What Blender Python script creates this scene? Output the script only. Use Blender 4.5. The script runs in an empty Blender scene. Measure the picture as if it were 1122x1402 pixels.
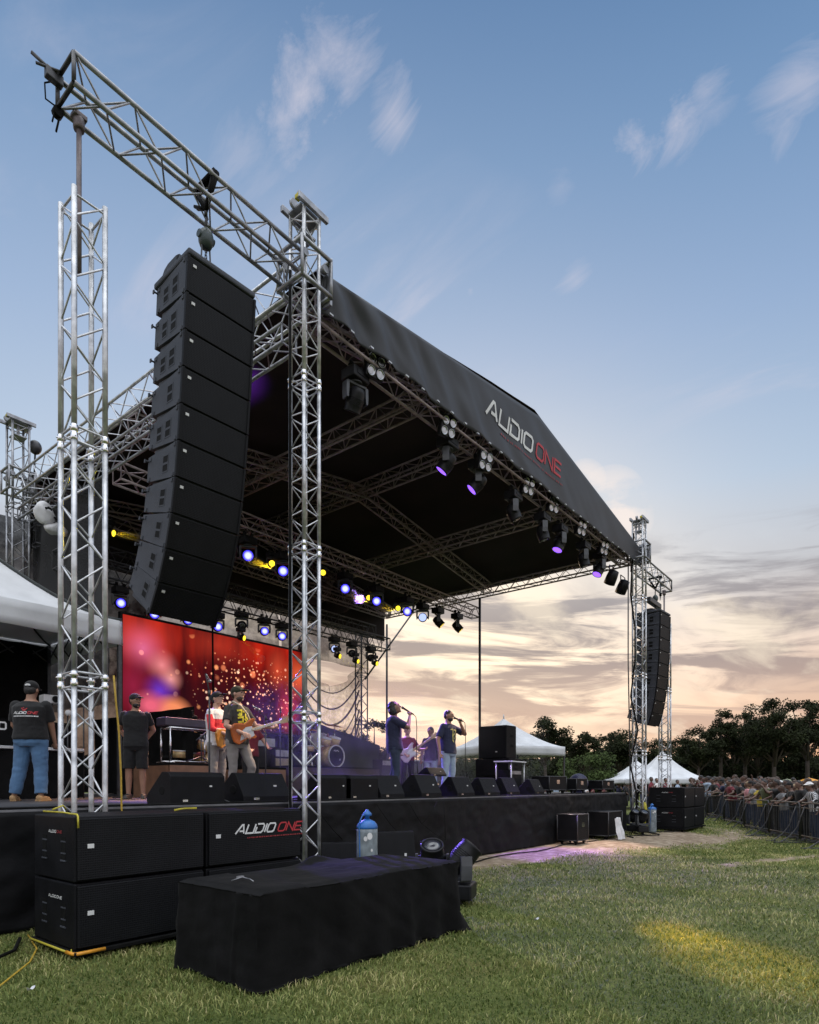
import bpy, bmesh, math, random
import numpy as np
from mathutils import Vector, Matrix, Euler, noise
from mathutils.bvhtree import BVHTree
random.seed(7)
SC = bpy.context.scene
COL = SC.collection
PI = math.pi
# ---------------------------------------------------------------- frame of reference
# x runs along the stage front, y runs upstage, z is up; the camera stands at the origin, 1.4 m high
CAMH = 1.4
FOC = 860.0
FW = (0.7809, 0.6247)
RT = (0.6247, -0.7809)
def ray(px):
    r = (px-561)/FOC
    return FW[0]+r*RT[0], FW[1]+r*RT[1]
def on_b(px, py, b):
    d = ray(px); Y = b/d[1]
    return Vector((d[0]*Y, b, CAMH+(1074-py)*Y/FOC))
def on_z(px, py, z):
    d = ray(px); Y = FOC*(CAMH-z)/(py-1074)
    return Vector((d[0]*Y, d[1]*Y, z))
def at_y(px, py, Y):
    d = ray(px)
    return Vector((d[0]*Y, d[1]*Y, CAMH+(1074-py)*Y/FOC))
def sstep(t):
    t = max(0.0, min(1.0, t)); return t*t*(3-2*t)
def gz(a, b):
    return -0.2*sstep((a-9)/10.0)*(sstep((6.0-b)/2.5) if b < 12 else sstep((b-20)/8.0) if a < 22 else 1.0)
DECK = 1.16
# ---------------------------------------------------------------- materials
MATS = {}
def nodes_of(m):
    m.use_nodes = True
    nt = m.node_tree
    return nt, nt.nodes, nt.links
def mat(name, col, rough=0.6, metal=0.0, var=0.25, vscale=6.0, bump=0.0, bscale=40.0, spec=0.5, sheen=0.0, stretch=None):
    if name in MATS: return MATS[name]
    m = bpy.data.materials.new(name); nt, N, L = nodes_of(m)
    p = N['Principled BSDF']
    tc = N.new('ShaderNodeTexCoord')
    src = tc.outputs['Object']
    if stretch:
        mp = N.new('ShaderNodeMapping'); mp.inputs['Scale'].default_value = stretch
        L.new(src, mp.inputs['Vector']); src = mp.outputs['Vector']
    n = N.new('ShaderNodeTexNoise'); n.inputs['Scale'].default_value = vscale; n.inputs['Detail'].default_value = 6
    L.new(src, n.inputs['Vector'])
    r = N.new('ShaderNodeValToRGB')
    r.color_ramp.elements[0].position = 0.3; r.color_ramp.elements[1].position = 0.7
    r.color_ramp.elements[0].color = (*[c*(1-var) for c in col], 1)
    r.color_ramp.elements[1].color = (*[min(1, c*(1+var)) for c in col], 1)
    L.new(n.outputs['Fac'], r.inputs['Fac']); L.new(r.outputs['Color'], p.inputs['Base Color'])
    mr = N.new('ShaderNodeMapRange'); mr.inputs['To Min'].default_value = max(0.05, rough-0.12); mr.inputs['To Max'].default_value = min(1, rough+0.12)
    L.new(n.outputs['Fac'], mr.inputs['Value']); L.new(mr.outputs['Result'], p.inputs['Roughness'])
    p.inputs['Metallic'].default_value = metal
    p.inputs['Specular IOR Level'].default_value = spec
    if sheen: p.inputs['Sheen Weight'].default_value = sheen
    if bump:
        n2 = N.new('ShaderNodeTexNoise'); n2.inputs['Scale'].default_value = bscale; n2.inputs['Detail'].default_value = 4
        L.new(src, n2.inputs['Vector'])
        b = N.new('ShaderNodeBump'); b.inputs['Strength'].default_value = bump; b.inputs['Distance'].default_value = 0.02
        L.new(n2.outputs['Fac'], b.inputs['Height']); L.new(b.outputs['Normal'], p.inputs['Normal'])
    MATS[name] = m
    return m
def emis(name, col, strength):
    if name in MATS: return MATS[name]
    m = bpy.data.materials.new(name); nt, N, L = nodes_of(m)
    p = N['Principled BSDF']; p.inputs['Base Color'].default_value = (0.02, 0.02, 0.02, 1)
    p.inputs['Emission Color'].default_value = (*col, 1); p.inputs['Emission Strength'].default_value = strength
    p.inputs['Roughness'].default_value = 0.2
    MATS[name] = m
    return m
def grille_mat():
    m = bpy.data.materials.new('speaker_grille'); nt, N, L = nodes_of(m)
    p = N['Principled BSDF']; p.inputs['Roughness'].default_value = 0.55; p.inputs['Specular IOR Level'].default_value = 0.14
    tc = N.new('ShaderNodeTexCoord')
    mp = N.new('ShaderNodeMapping'); mp.inputs['Scale'].default_value = (55, 55, 55); L.new(tc.outputs['Object'], mp.inputs['Vector'])
    v = N.new('ShaderNodeTexVoronoi'); v.inputs['Randomness'].default_value = 0.1; v.inputs['Scale'].default_value = 1.0
    L.new(mp.outputs['Vector'], v.inputs['Vector'])
    r = N.new('ShaderNodeValToRGB')
    r.color_ramp.elements[0].position = 0.25; r.color_ramp.elements[0].color = (0.002, 0.002, 0.003, 1)
    r.color_ramp.elements[1].position = 0.5; r.color_ramp.elements[1].color = (0.013, 0.0135, 0.016, 1)
    L.new(v.outputs['Distance'], r.inputs['Fac'])
    n = N.new('ShaderNodeTexNoise'); n.inputs['Scale'].default_value = 3; L.new(tc.outputs['Object'], n.inputs['Vector'])
    mx = N.new('ShaderNodeMix'); mx.data_type = 'RGBA'; mx.blend_type = 'MULTIPLY'; mx.inputs['Factor'].default_value = 0.6
    L.new(r.outputs['Color'], mx.inputs['A']); L.new(n.outputs['Fac'], mx.inputs['B']); L.new(mx.outputs['Result'], p.inputs['Base Color'])
    b = N.new('ShaderNodeBump'); b.inputs['Strength'].default_value = 0.4; b.inputs['Distance'].default_value = 0.01
    L.new(v.outputs['Distance'], b.inputs['Height']); L.new(b.outputs['Normal'], p.inputs['Normal'])
    MATS['grille'] = m
    return m
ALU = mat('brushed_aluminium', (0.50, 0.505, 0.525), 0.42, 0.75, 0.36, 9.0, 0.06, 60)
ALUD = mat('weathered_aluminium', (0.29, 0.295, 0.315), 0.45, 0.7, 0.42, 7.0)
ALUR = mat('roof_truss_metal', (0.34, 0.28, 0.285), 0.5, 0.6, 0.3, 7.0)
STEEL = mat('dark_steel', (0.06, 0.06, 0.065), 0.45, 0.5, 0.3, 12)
CABI = mat('black_cabinet_paint', (0.007, 0.007, 0.0085), 0.55, 0, 0.3, 5, 0.25, 180, 0.13)
CABG = mat('skylit_cabinet_paint', (0.055, 0.059, 0.072), 0.6, 0, 0.25, 4, 0.25, 160, 0.2)  # cabinet black lightened in colour for the skylight on the array's sides
PLAST = mat('black_plastic', (0.010, 0.010, 0.012), 0.4, 0, 0.3, 10, spec=0.22)
RUB = mat('black_rubber', (0.007, 0.007, 0.007), 0.75, 0, 0.3, 10, spec=0.12)
CLOTH = mat('black_cloth', (0.0055, 0.0053, 0.0056), 0.85, 0, 0.5, 3.5, 0.3, 14, 0.10, 0.015)
SKIRT = mat('stage_skirt_cloth', (0.0042, 0.0042, 0.0052), 0.65, 0, 0.5, 2.0, 0.45, 7, 0.16, 0.01)
FASC = mat('grey_fascia_vinyl', (0.036, 0.038, 0.046), 0.55, 0, 0.18, 1.2, 0.25, 2.2, 0.4)
ROOFM = mat('black_roof_sheet', (0.019, 0.0135, 0.012), 0.8, 0, 0.5, 0.7, 0.3, 1.5, 0.2)
DECKM = mat('black_deck_board', (0.03, 0.03, 0.034), 0.5, 0, 0.5, 1.3, 0.15, 30)
BROWN = mat('brown_riser_board', (0.20, 0.105, 0.06), 0.6, 0, 0.3, 5)
DBROWN = mat('dark_brown_board', (0.05, 0.03, 0.028), 0.6, 0, 0.3, 5)
CANV = mat('white_tent_canvas', (0.52, 0.53, 0.55), 0.7, 0, 0.14, 1.6, 0.25, 4)
LOGOW = mat('white_lettering', (0.62, 0.62, 0.62), 0.6, 0, 0.08, 20)
LOGOR = mat('red_lettering', (0.42, 0.025, 0.035), 0.6, 0, 0.08, 20)
LOGORD = mat('dark_red_lettering', (0.24, 0.02, 0.025), 0.6, 0, 0.08, 20)
YEL = mat('yellow_webbing', (0.42, 0.36, 0.03), 0.6, 0, 0.2, 20)
YCAB = mat('yellow_cable', (0.45, 0.29, 0.03), 0.55, 0, 0.2, 20)
ORANGE = mat('orange_bumper', (0.62, 0.27, 0.02), 0.5, 0, 0.2, 20)
CHROME = mat('chrome', (0.7, 0.7, 0.72), 0.2, 1.0, 0.1, 10)
BLUE = mat('blue_cylinder_paint', (0.02, 0.12, 0.38), 0.45, 0, 0.3, 10)
GREYC = mat('grey_cylinder_paint', (0.17, 0.20, 0.22), 0.6, 0, 0.45, 14)
WHITEP = mat('white_plastic', (0.6, 0.6, 0.62), 0.5, 0, 0.12, 8)
GRILLE = grille_mat()
SCREENM = None
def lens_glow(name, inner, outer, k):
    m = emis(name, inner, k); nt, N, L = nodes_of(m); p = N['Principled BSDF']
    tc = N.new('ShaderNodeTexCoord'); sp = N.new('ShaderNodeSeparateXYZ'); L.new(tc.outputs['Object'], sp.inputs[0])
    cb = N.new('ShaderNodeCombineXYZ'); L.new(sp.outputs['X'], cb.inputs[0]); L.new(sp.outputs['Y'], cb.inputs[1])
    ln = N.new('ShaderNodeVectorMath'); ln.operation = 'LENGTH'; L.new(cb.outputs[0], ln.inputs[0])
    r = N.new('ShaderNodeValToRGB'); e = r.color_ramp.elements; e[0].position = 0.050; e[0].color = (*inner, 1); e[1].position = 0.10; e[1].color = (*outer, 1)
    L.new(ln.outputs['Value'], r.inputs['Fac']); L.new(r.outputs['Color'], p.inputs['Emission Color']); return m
LBLUE = lens_glow('blue_lens_glow', (0.42, 0.46, 1.0), (0.04, 0.03, 0.75), 2.2)  # deep blue outer ring painted in as the halo of the lit centre
LPURP = emis('purple_lens_glow', (0.24, 0.09, 1.0), 2.2)
LYEL = emis('yellow_lens_glow', (1.0, 0.70, 0.03), 2.2)
LWHITE = emis('pale_blue_lens_glow', (0.45, 0.55, 1.0), 1.3)
LENS = mat('dark_glass_lens', (0.03, 0.03, 0.04), 0.08, 0, 0.2, 8, spec=0.9)
BULB = mat('silver_reflector', (0.33, 0.34, 0.36), 0.18, 0.9, 0.2, 20)
# ---------------------------------------------------------------- mesh builder
class MB:
    def __init__(s): s.v = []; s.f = []; s.m = []; s.sm = []; s.mi = 0; s.smooth = False
    def face(s, ids, sm=None):
        s.f.append(ids); s.m.append(s.mi); s.sm.append(s.smooth if sm is None else sm)
    def add(s, vs, fs, sm=None, M=None):
        o = len(s.v)
        for p in vs:
            p = Vector(p)
            s.v.append(M @ p if M is not None else p)
        for q in fs: s.face([i+o for i in q], sm)
        return s
    def box(s, c, d, M=None, R=None, bev=0.0):
        c = Vector(c); hx, hy, hz = d[0]/2, d[1]/2, d[2]/2
        if bev > 0:
            bm = bmesh.new(); bmesh.ops.create_cube(bm, size=1.0)
            for v in bm.verts: v.co = Vector((v.co.x*d[0], v.co.y*d[1], v.co.z*d[2]))
            bmesh.ops.bevel(bm, geom=bm.edges[:], offset=min(bev, min(d)*0.45), segments=2, affect='EDGES', profile=0.5)
            bm.verts.index_update()
            vs = [v.co.copy() for v in bm.verts]; fs = [[v.index for v in f.verts] for f in bm.faces]; bm.free()
        else:
            vs = [Vector((x, y, z)) for x in (-hx, hx) for y in (-hy, hy) for z in (-hz, hz)]
            fs = [(0, 1, 3, 2), (4, 6, 7, 5), (0, 4, 5, 1), (2, 3, 7, 6), (0, 2, 6, 4), (1, 5, 7, 3)]
        if R is not None: vs = [R @ v for v in vs]
        return s.add([v+c for v in vs], fs, False, M)
    def hexa(s, p, M=None):
        # p: 8 corners, bottom 4 (ccw seen from above) then top 4
        return s.add(p, [(3, 2, 1, 0), (4, 5, 6, 7), (0, 1, 5, 4), (1, 2, 6, 5), (2, 3, 7, 6), (3, 0, 4, 7)], False, M)
    def tube(s, p, q, r, n=8, r2=None, caps=True, M=None):
        p = Vector(p); q = Vector(q); d = q-p
        if d.length < 1e-6: return s
        z = d.normalized(); x = z.orthogonal().normalized(); y = z.cross(x)
        r2 = r if r2 is None else r2
        vs = []
        for (c, rr) in ((p, r), (q, r2)):
            for i in range(n):
                a = 2*PI*i/n; vs.append(c+x*(math.cos(a)*rr)+y*(math.sin(a)*rr))
        o = len(s.v)
        s.add(vs, [(i, (i+1) % n, n+(i+1) % n, n+i) for i in range(n)], n > 5, M)
        if caps:
            s.face([o+i for i in range(n-1, -1, -1)], False); s.face([o+n+i for i in range(n)], False)
        return s
    def path(s, pts, r, n=6, M=None, rs=None):
        pts = [Vector(p) for p in pts]; rings = []; prev = None
        for i, p in enumerate(pts):
            t = (pts[min(i+1, len(pts)-1)]-pts[max(i-1, 0)])
            t = t.normalized() if t.length > 1e-9 else Vector((0, 0, 1))
            x = (prev - t*prev.dot(t)) if prev is not None else t.orthogonal()
            x = x.normalized() if x.length > 1e-6 else t.orthogonal().normalized()
            prev = x; y = t.cross(x); rr = rs[i] if rs else r
            rings.append([p+x*(math.cos(2*PI*k/n)*rr)+y*(math.sin(2*PI*k/n)*rr) for k in range(n)])
        vs = [v for rg in rings for v in rg]; fs = []
        for i in range(len(pts)-1):
            for k in range(n): fs.append((i*n+k, i*n+(k+1) % n, (i+1)*n+(k+1) % n, (i+1)*n+k))
        o = len(s.v); s.add(vs, fs, True, M)
        s.face([o+k for k in range(n-1, -1, -1)], False); e = o+(len(pts)-1)*n; s.face([e+k for k in range(n)], False)
        return s
    def lathe(s, prof, n=20, M=None, smooth=True):
        vs = []; fs = []
        for (r, z) in prof:
            for i in range(n):
                a = 2*PI*i/n; vs.append(Vector((r*math.cos(a), r*math.sin(a), z)))
        for j in range(len(prof)-1):
            for i in range(n): fs.append((j*n+i, j*n+(i+1) % n, (j+1)*n+(i+1) % n, (j+1)*n+i))
        o = len(s.v); s.add(vs, fs, smooth, M)
        s.face([o+k for k in range(n-1, -1, -1)], False); e = o+(len(prof)-1)*n; s.face([e+k for k in range(n)], False)
        return s
    def ell(s, c, r, n=14, k=9, M=None, R=None):
        c = Vector(c); vs = []; fs = []
        for j in range(k+1):
            th = PI*j/k
            for i in range(n):
                a = 2*PI*i/n
                v = Vector((r[0]*math.sin(th)*math.cos(a), r[1]*math.sin(th)*math.sin(a), r[2]*math.cos(th)))
                vs.append((R @ v if R is not None else v)+c)
        for j in range(k):
            for i in range(n): fs.append((j*n+i, (j+1)*n+i, (j+1)*n+(i+1) % n, j*n+(i+1) % n))
        return s.add(vs, fs, True, M)
    def capsule(s, p, q, r1, r2, n=12):
        s.tube(p, q, r1, n, r2); s.ell(p, (r1,)*3, n, 8); s.ell(q, (r2,)*3, n, 8); return s
    def loft(s, secs, n=20):
        # secs: (centre, rx, ry) stacked; closed ends
        vs = []; fs = []
        for (c, rx, ry) in secs:
            for i in range(n):
                a = 2*PI*i/n
                ca, sa = math.cos(a), math.sin(a)
                e = 0.85
                vs.append(Vector(c)+Vector((rx*math.copysign(abs(ca)**e, ca), ry*math.copysign(abs(sa)**e, sa), 0)))
        for j in range(len(secs)-1):
            for i in range(n): fs.append((j*n+i, j*n+(i+1) % n, (j+1)*n+(i+1) % n, (j+1)*n+i))
        o = len(s.v); s.add(vs, fs, True)
        s.face([o+k for k in range(n-1, -1, -1)]); e = o+(len(secs)-1)*n; s.face([e+k for k in range(n)])
        return s
    def prism(s, poly, depth, M=None):
        # poly in the x,z plane, extruded along y from 0 to depth
        n = len(poly)
        vs = [Vector((x, 0, z)) for x, z in poly]+[Vector((x, depth, z)) for x, z in poly]
        fs = [list(range(n)), list(range(2*n-1, n-1, -1))]+[(i, n+i, n+(i+1) % n, (i+1) % n) for i in range(n)]
        return s.add(vs, fs, False, M)
    def sheet(s, fn, nu, nv, smooth=True, M=None, th=0.0):
        vs = [Vector(fn(i/nu, j/nv)) for j in range(nv+1) for i in range(nu+1)]
        W = nu+1
        fs = [(j*W+i, j*W+i+1, (j+1)*W+i+1, (j+1)*W+i) for j in range(nv) for i in range(nu)]
        return s.add(vs, fs, smooth, M)
    def mesh(s, name, mats):
        me = bpy.data.meshes.new(name)
        me.from_pydata([tuple(v) for v in s.v], [], s.f)
        for m in (mats if isinstance(mats, (list, tuple)) else [mats]): me.materials.append(m)
        me.polygons.foreach_set('material_index', s.m)
        me.polygons.foreach_set('use_smooth', s.sm)
        me.update()
        return me
    def build(s, name, mats, parent=None, loc=None, fix=False):
        me = s.mesh(name, mats)
        if fix:
            bm = bmesh.new(); bm.from_mesh(me); bmesh.ops.recalc_face_normals(bm, faces=bm.faces[:]); bm.to_mesh(me); bm.free()
        return link(name, me, parent, loc)
def link(name, me, parent=None, loc=None):
    o = bpy.data.objects.new(name, me); COL.objects.link(o)
    if parent is not None: o.parent = parent
    if loc is not None: o.location = loc
    return o
def tag(o, label, cat, group=None, kind=None):
    if label: o['label'] = label
    if cat: o['category'] = cat
    if group: o['group'] = group
    if kind: o['kind'] = kind
    return o
def thing(name, label, cat, loc=(0, 0, 0), rz=0.0, group=None, rot=None):
    o = bpy.data.objects.new(name, None); COL.objects.link(o)
    o.location = loc; o.rotation_euler = rot if rot is not None else (0, 0, rz); o.empty_display_size = 0.1
    return tag(o, label, cat, group)
def dup(root, loc, rz=0.0, label=None, group=None, rot=None):
    r = root.copy(); COL.objects.link(r); r.location = loc; r.rotation_euler = rot if rot is not None else (0, 0, rz)
    if label: r['label'] = label
    if group: r['group'] = group
    for ch in list(root.children):
        c = ch.copy(); COL.objects.link(c); c.parent = r
        for g in list(ch.children):
            d = g.copy(); COL.objects.link(d); d.parent = c
    return r
def kids(o, name):
    return [c for c in o.children if c.name.split('.')[0] == name]
def solid(o, t):
    m = o.modifiers.new('thickness', 'SOLIDIFY'); m.thickness = t; m.offset = 0
    return o
ORD = ['first', 'second', 'third', 'fourth', 'fifth', 'sixth', 'seventh', 'eighth', 'ninth', 'tenth', 'eleventh', 'twelfth']
# ---------------------------------------------------------------- lettering
GLY = {
 'A': (1.05, [([(0, 0), (0.47, 1), (0.62, 1), (1.0, 0)], False), ([(0.40, 0.28), (0.82, 0.28)], False)]),
 'U': (0.95, [([(0, 1), (0, 0), (0.9, 0), (0.9, 1)], False)]),
 'D': (0.95, [([(0, 0.66), (0, 0), (0.72, 0), (0.9, 0.2), (0.9, 0.8), (0.72, 1), (0, 1)], False)]),
 'I': (0.12, [([(0.05, 0), (0.05, 1)], False)]),
 'O': (0.95, [([(0.15, 0), (0, 0.17), (0, 0.83), (0.15, 1), (0.75, 1), (0.9, 0.83), (0.9, 0.17), (0.75, 0)], True)]),
 'N': (0.95, [([(0, 0), (0, 1), (0.9, 0), (0.9, 1)], False)]),
 'E': (0.85, [([(0.85, 1), (0, 1), (0, 0), (0.85, 0)], False), ([(0.09, 0.5), (0.8, 0.5)], False)]),
}
def stroke(mb, pts, t, closed, f):
    n = len(pts); P = [Vector((p[0], p[1])) for p in pts]; Ls = []; Rs = []
    for i in range(n):
        a = P[(i-1) % n] if (closed or i > 0) else None
        b = P[(i+1) % n] if (closed or i < n-1) else None
        d1 = (P[i]-a).normalized() if a is not None else (b-P[i]).normalized()
        d2 = (b-P[i]).normalized() if b is not None else d1
        n1 = Vector((-d1.y, d1.x)); n2 = Vector((-d2.y, d2.x)); m = n1+n2
        m = m.normalized() if m.length > 1e-5 else n1
        k = min(2.2, 1/max(0.3, m.dot(n1)))
        Ls.append(P[i]+m*(t/2*k)); Rs.append(P[i]-m*(t/2*k))
    vs = []
    segs = n if closed else n-1
    for i in range(segs):
        j = (i+1) % n
        o = len(mb.v)
        for q in (Ls[i], Rs[i], Rs[j], Ls[j]): mb.v.append(Vector(f(q.x, q.y)))
        mb.face([o, o+1, o+2, o+3], False)
def word(text, f, cap, width=1.5, gap=0.30, t=0.17, shear=0.0, x0=0.0, mb=None):
    """f maps flat letter coordinates (metres) to space. Returns the builder and the end x."""
    mb = mb or MB(); x = x0
    for ch in text:
        if ch == ' ': x += cap*0.5*width; continue
        w, strokes = GLY[ch]
        for pts, closed in strokes:
            q = [((p[0]*width)*cap+x+shear*p[1]*cap, p[1]*cap) for p in pts]
            stroke(mb, q, t*cap, closed, f)
        x += (w*width+gap)*cap
    return mb, x
# ---------------------------------------------------------------- truss
def add_truss(C, Lm, p0, p1, side, up, w, h, rc=0.025, rb=0.011, step=0.3, n=8, ends=True, nb=5, phase=0, faces=(0, 1, 2, 3)):
    p0 = Vector(p0); p1 = Vector(p1); side = Vector(side).normalized(); up = Vector(up).normalized()
    off = [side*(-w/2)+up*(-h/2), side*(w/2)+up*(-h/2), side*(w/2)+up*(h/2), side*(-w/2)+up*(h/2)]
    for i in range(4):
        (C[i] if isinstance(C, list) else C).tube(p0+off[i], p1+off[i], rc, n)
    d = p1-p0; L = d.length; k = max(2, int(round(L/step)))
    for fi in faces:
        a, b = off[fi], off[(fi+1) % 4]
        for s in range(k):
            t0, t1 = (s+0.06)/k, (s+0.94)/k
            if (s+fi+phase) % 2: Lm.tube(p0+d*t0+a, p0+d*t1+b, rb, nb, caps=False)
            else: Lm.tube(p0+d*t0+b, p0+d*t1+a, rb, nb, caps=False)
        if ends:
            for t in (0.0, 1.0): Lm.tube(p0+d*t+a, p0+d*t+b, rb*1.3, nb, caps=False)
# ================================================================ people
SKIN1 = mat('light_skin', (0.46, 0.26, 0.19), 0.55, 0, 0.12, 8)
SKIN2 = mat('tan_skin', (0.30, 0.16, 0.105), 0.55, 0, 0.12, 8)
SKIN3 = mat('brown_skin', (0.22, 0.115, 0.08), 0.5, 0, 0.12, 8)
HAIRB = mat('black_hair', (0.012, 0.010, 0.010), 0.55, 0, 0.3, 30, 0.6, 60)
HAIRBR = mat('brown_hair', (0.05, 0.03, 0.02), 0.6, 0, 0.3, 30, 0.6, 60)
HAIRG = mat('fair_hair', (0.28, 0.19, 0.10), 0.6, 0, 0.3, 30, 0.6, 60)
def cl(name, col): return mat('fabric_'+name, col, 0.85, 0, 0.16, 5, 0.2, 60, 0.25, 0.1)
F_BLACK = cl('black', (0.013, 0.013, 0.014)); F_CHAR = cl('charcoal', (0.04, 0.036, 0.034)); F_NAVY = cl('navy', (0.020, 0.022, 0.050)); F_BLUEJ = cl('blue_denim', (0.075, 0.15, 0.27)); F_PALEJ = cl('pale_denim', (0.27, 0.33, 0.42))
F_GREYP = cl('grey_trousers', (0.20, 0.18, 0.17)); F_WHITE = cl('white', (0.62, 0.60, 0.60)); F_RED = cl('red', (0.55, 0.03, 0.04)); F_DJ = cl('dark_denim', (0.03, 0.04, 0.07)); F_YEL = cl('yellow', (0.60, 0.45, 0.06)); F_GREY = cl('grey', (0.20, 0.20, 0.21)); F_BURG = cl('burgundy', (0.14, 0.02, 0.03)); F_GREEN = cl('olive', (0.08, 0.09, 0.04)); F_PINK = cl('pink', (0.5, 0.22, 0.24))
SHOE = mat('dark_shoe', (0.03, 0.028, 0.027), 0.6); SHOEB = mat('brown_shoe', (0.30, 0.18, 0.08), 0.6); SHOEP = mat('grey_canvas_shoe', (0.25, 0.22, 0.24), 0.7)
TMPS = bpy.data.scenes.new('workbench')
def remesh(mb, voxel, name, mats, smooth=4, wrinkle=0.0, wsc=9.0):
    me = mb.mesh('tmp', mats); o = bpy.data.objects.new('tmp', me); TMPS.collection.objects.link(o)
    r = o.modifiers.new('r', 'REMESH'); r.mode = 'VOXEL'; r.voxel_size = voxel; r.use_smooth_shade = True
    s = o.modifiers.new('s', 'SMOOTH'); s.iterations = smooth; s.factor = 0.5
    
    with bpy.context.temp_override(scene=TMPS, view_layer=TMPS.view_layers[0]):
        dg = bpy.context.evaluated_depsgraph_get(); dg.update()
    res = bpy.data.meshes.new_from_object(o.evaluated_get(dg)); res.name = name
    bpy.data.objects.remove(o); bpy.data.meshes.remove(me)
    if wrinkle:
        nr = np.zeros(len(res.vertices)*3, dtype=np.float32); res.vertices.foreach_get('co', nr); co_ = nr.reshape(-1, 3).copy()
        n2_ = np.zeros(len(res.vertices)*3, dtype=np.float32); res.vertex_normals.foreach_get('vector', n2_); n2_ = n2_.reshape(-1, 3)
        for i_, c in enumerate(co_):
            c = Vector(c); f = noise.noise(Vector((c.x*wsc, c.y*wsc, c.z*wsc*1.2)))+0.6*noise.noise(Vector((c.x*wsc*2.1, c.y*wsc*2.1, c.z*wsc*2.7+5)))
            co_[i_] += n2_[i_]*(f*wrinkle)
        res.vertices.foreach_set('co', co_.reshape(-1)); res.update()
    for p in res.polygons: p.use_smooth = True
    res.materials.clear()
    for m in (mats if isinstance(mats, (list, tuple)) else [mats]): res.materials.append(m)
    return res
def rotx(p, piv, ang):
    c, s = math.cos(ang), math.sin(ang); q = Vector(p)-Vector(piv)
    return Vector((q.x, q.y*c-q.z*s, q.y*s+q.z*c))+Vector(piv)
def arm_ik(sh, wr_, l1, l2, hint):
    sh, wr_ = Vector(sh), Vector(wr_); d = wr_-sh; L = min(d.length, (l1+l2)*0.999)
    d = d.normalized(); wr_ = sh+d*L
    x = (l1*l1-l2*l2+L*L)/(2*L); h = math.sqrt(max(0, l1*l1-x*x))
    hv = Vector(hint); hv = hv-d*hv.dot(d); hv = hv.normalized() if hv.length > 1e-5 else Vector((0, 0, -1))
    return sh+d*x+hv*h, wr_
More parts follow.
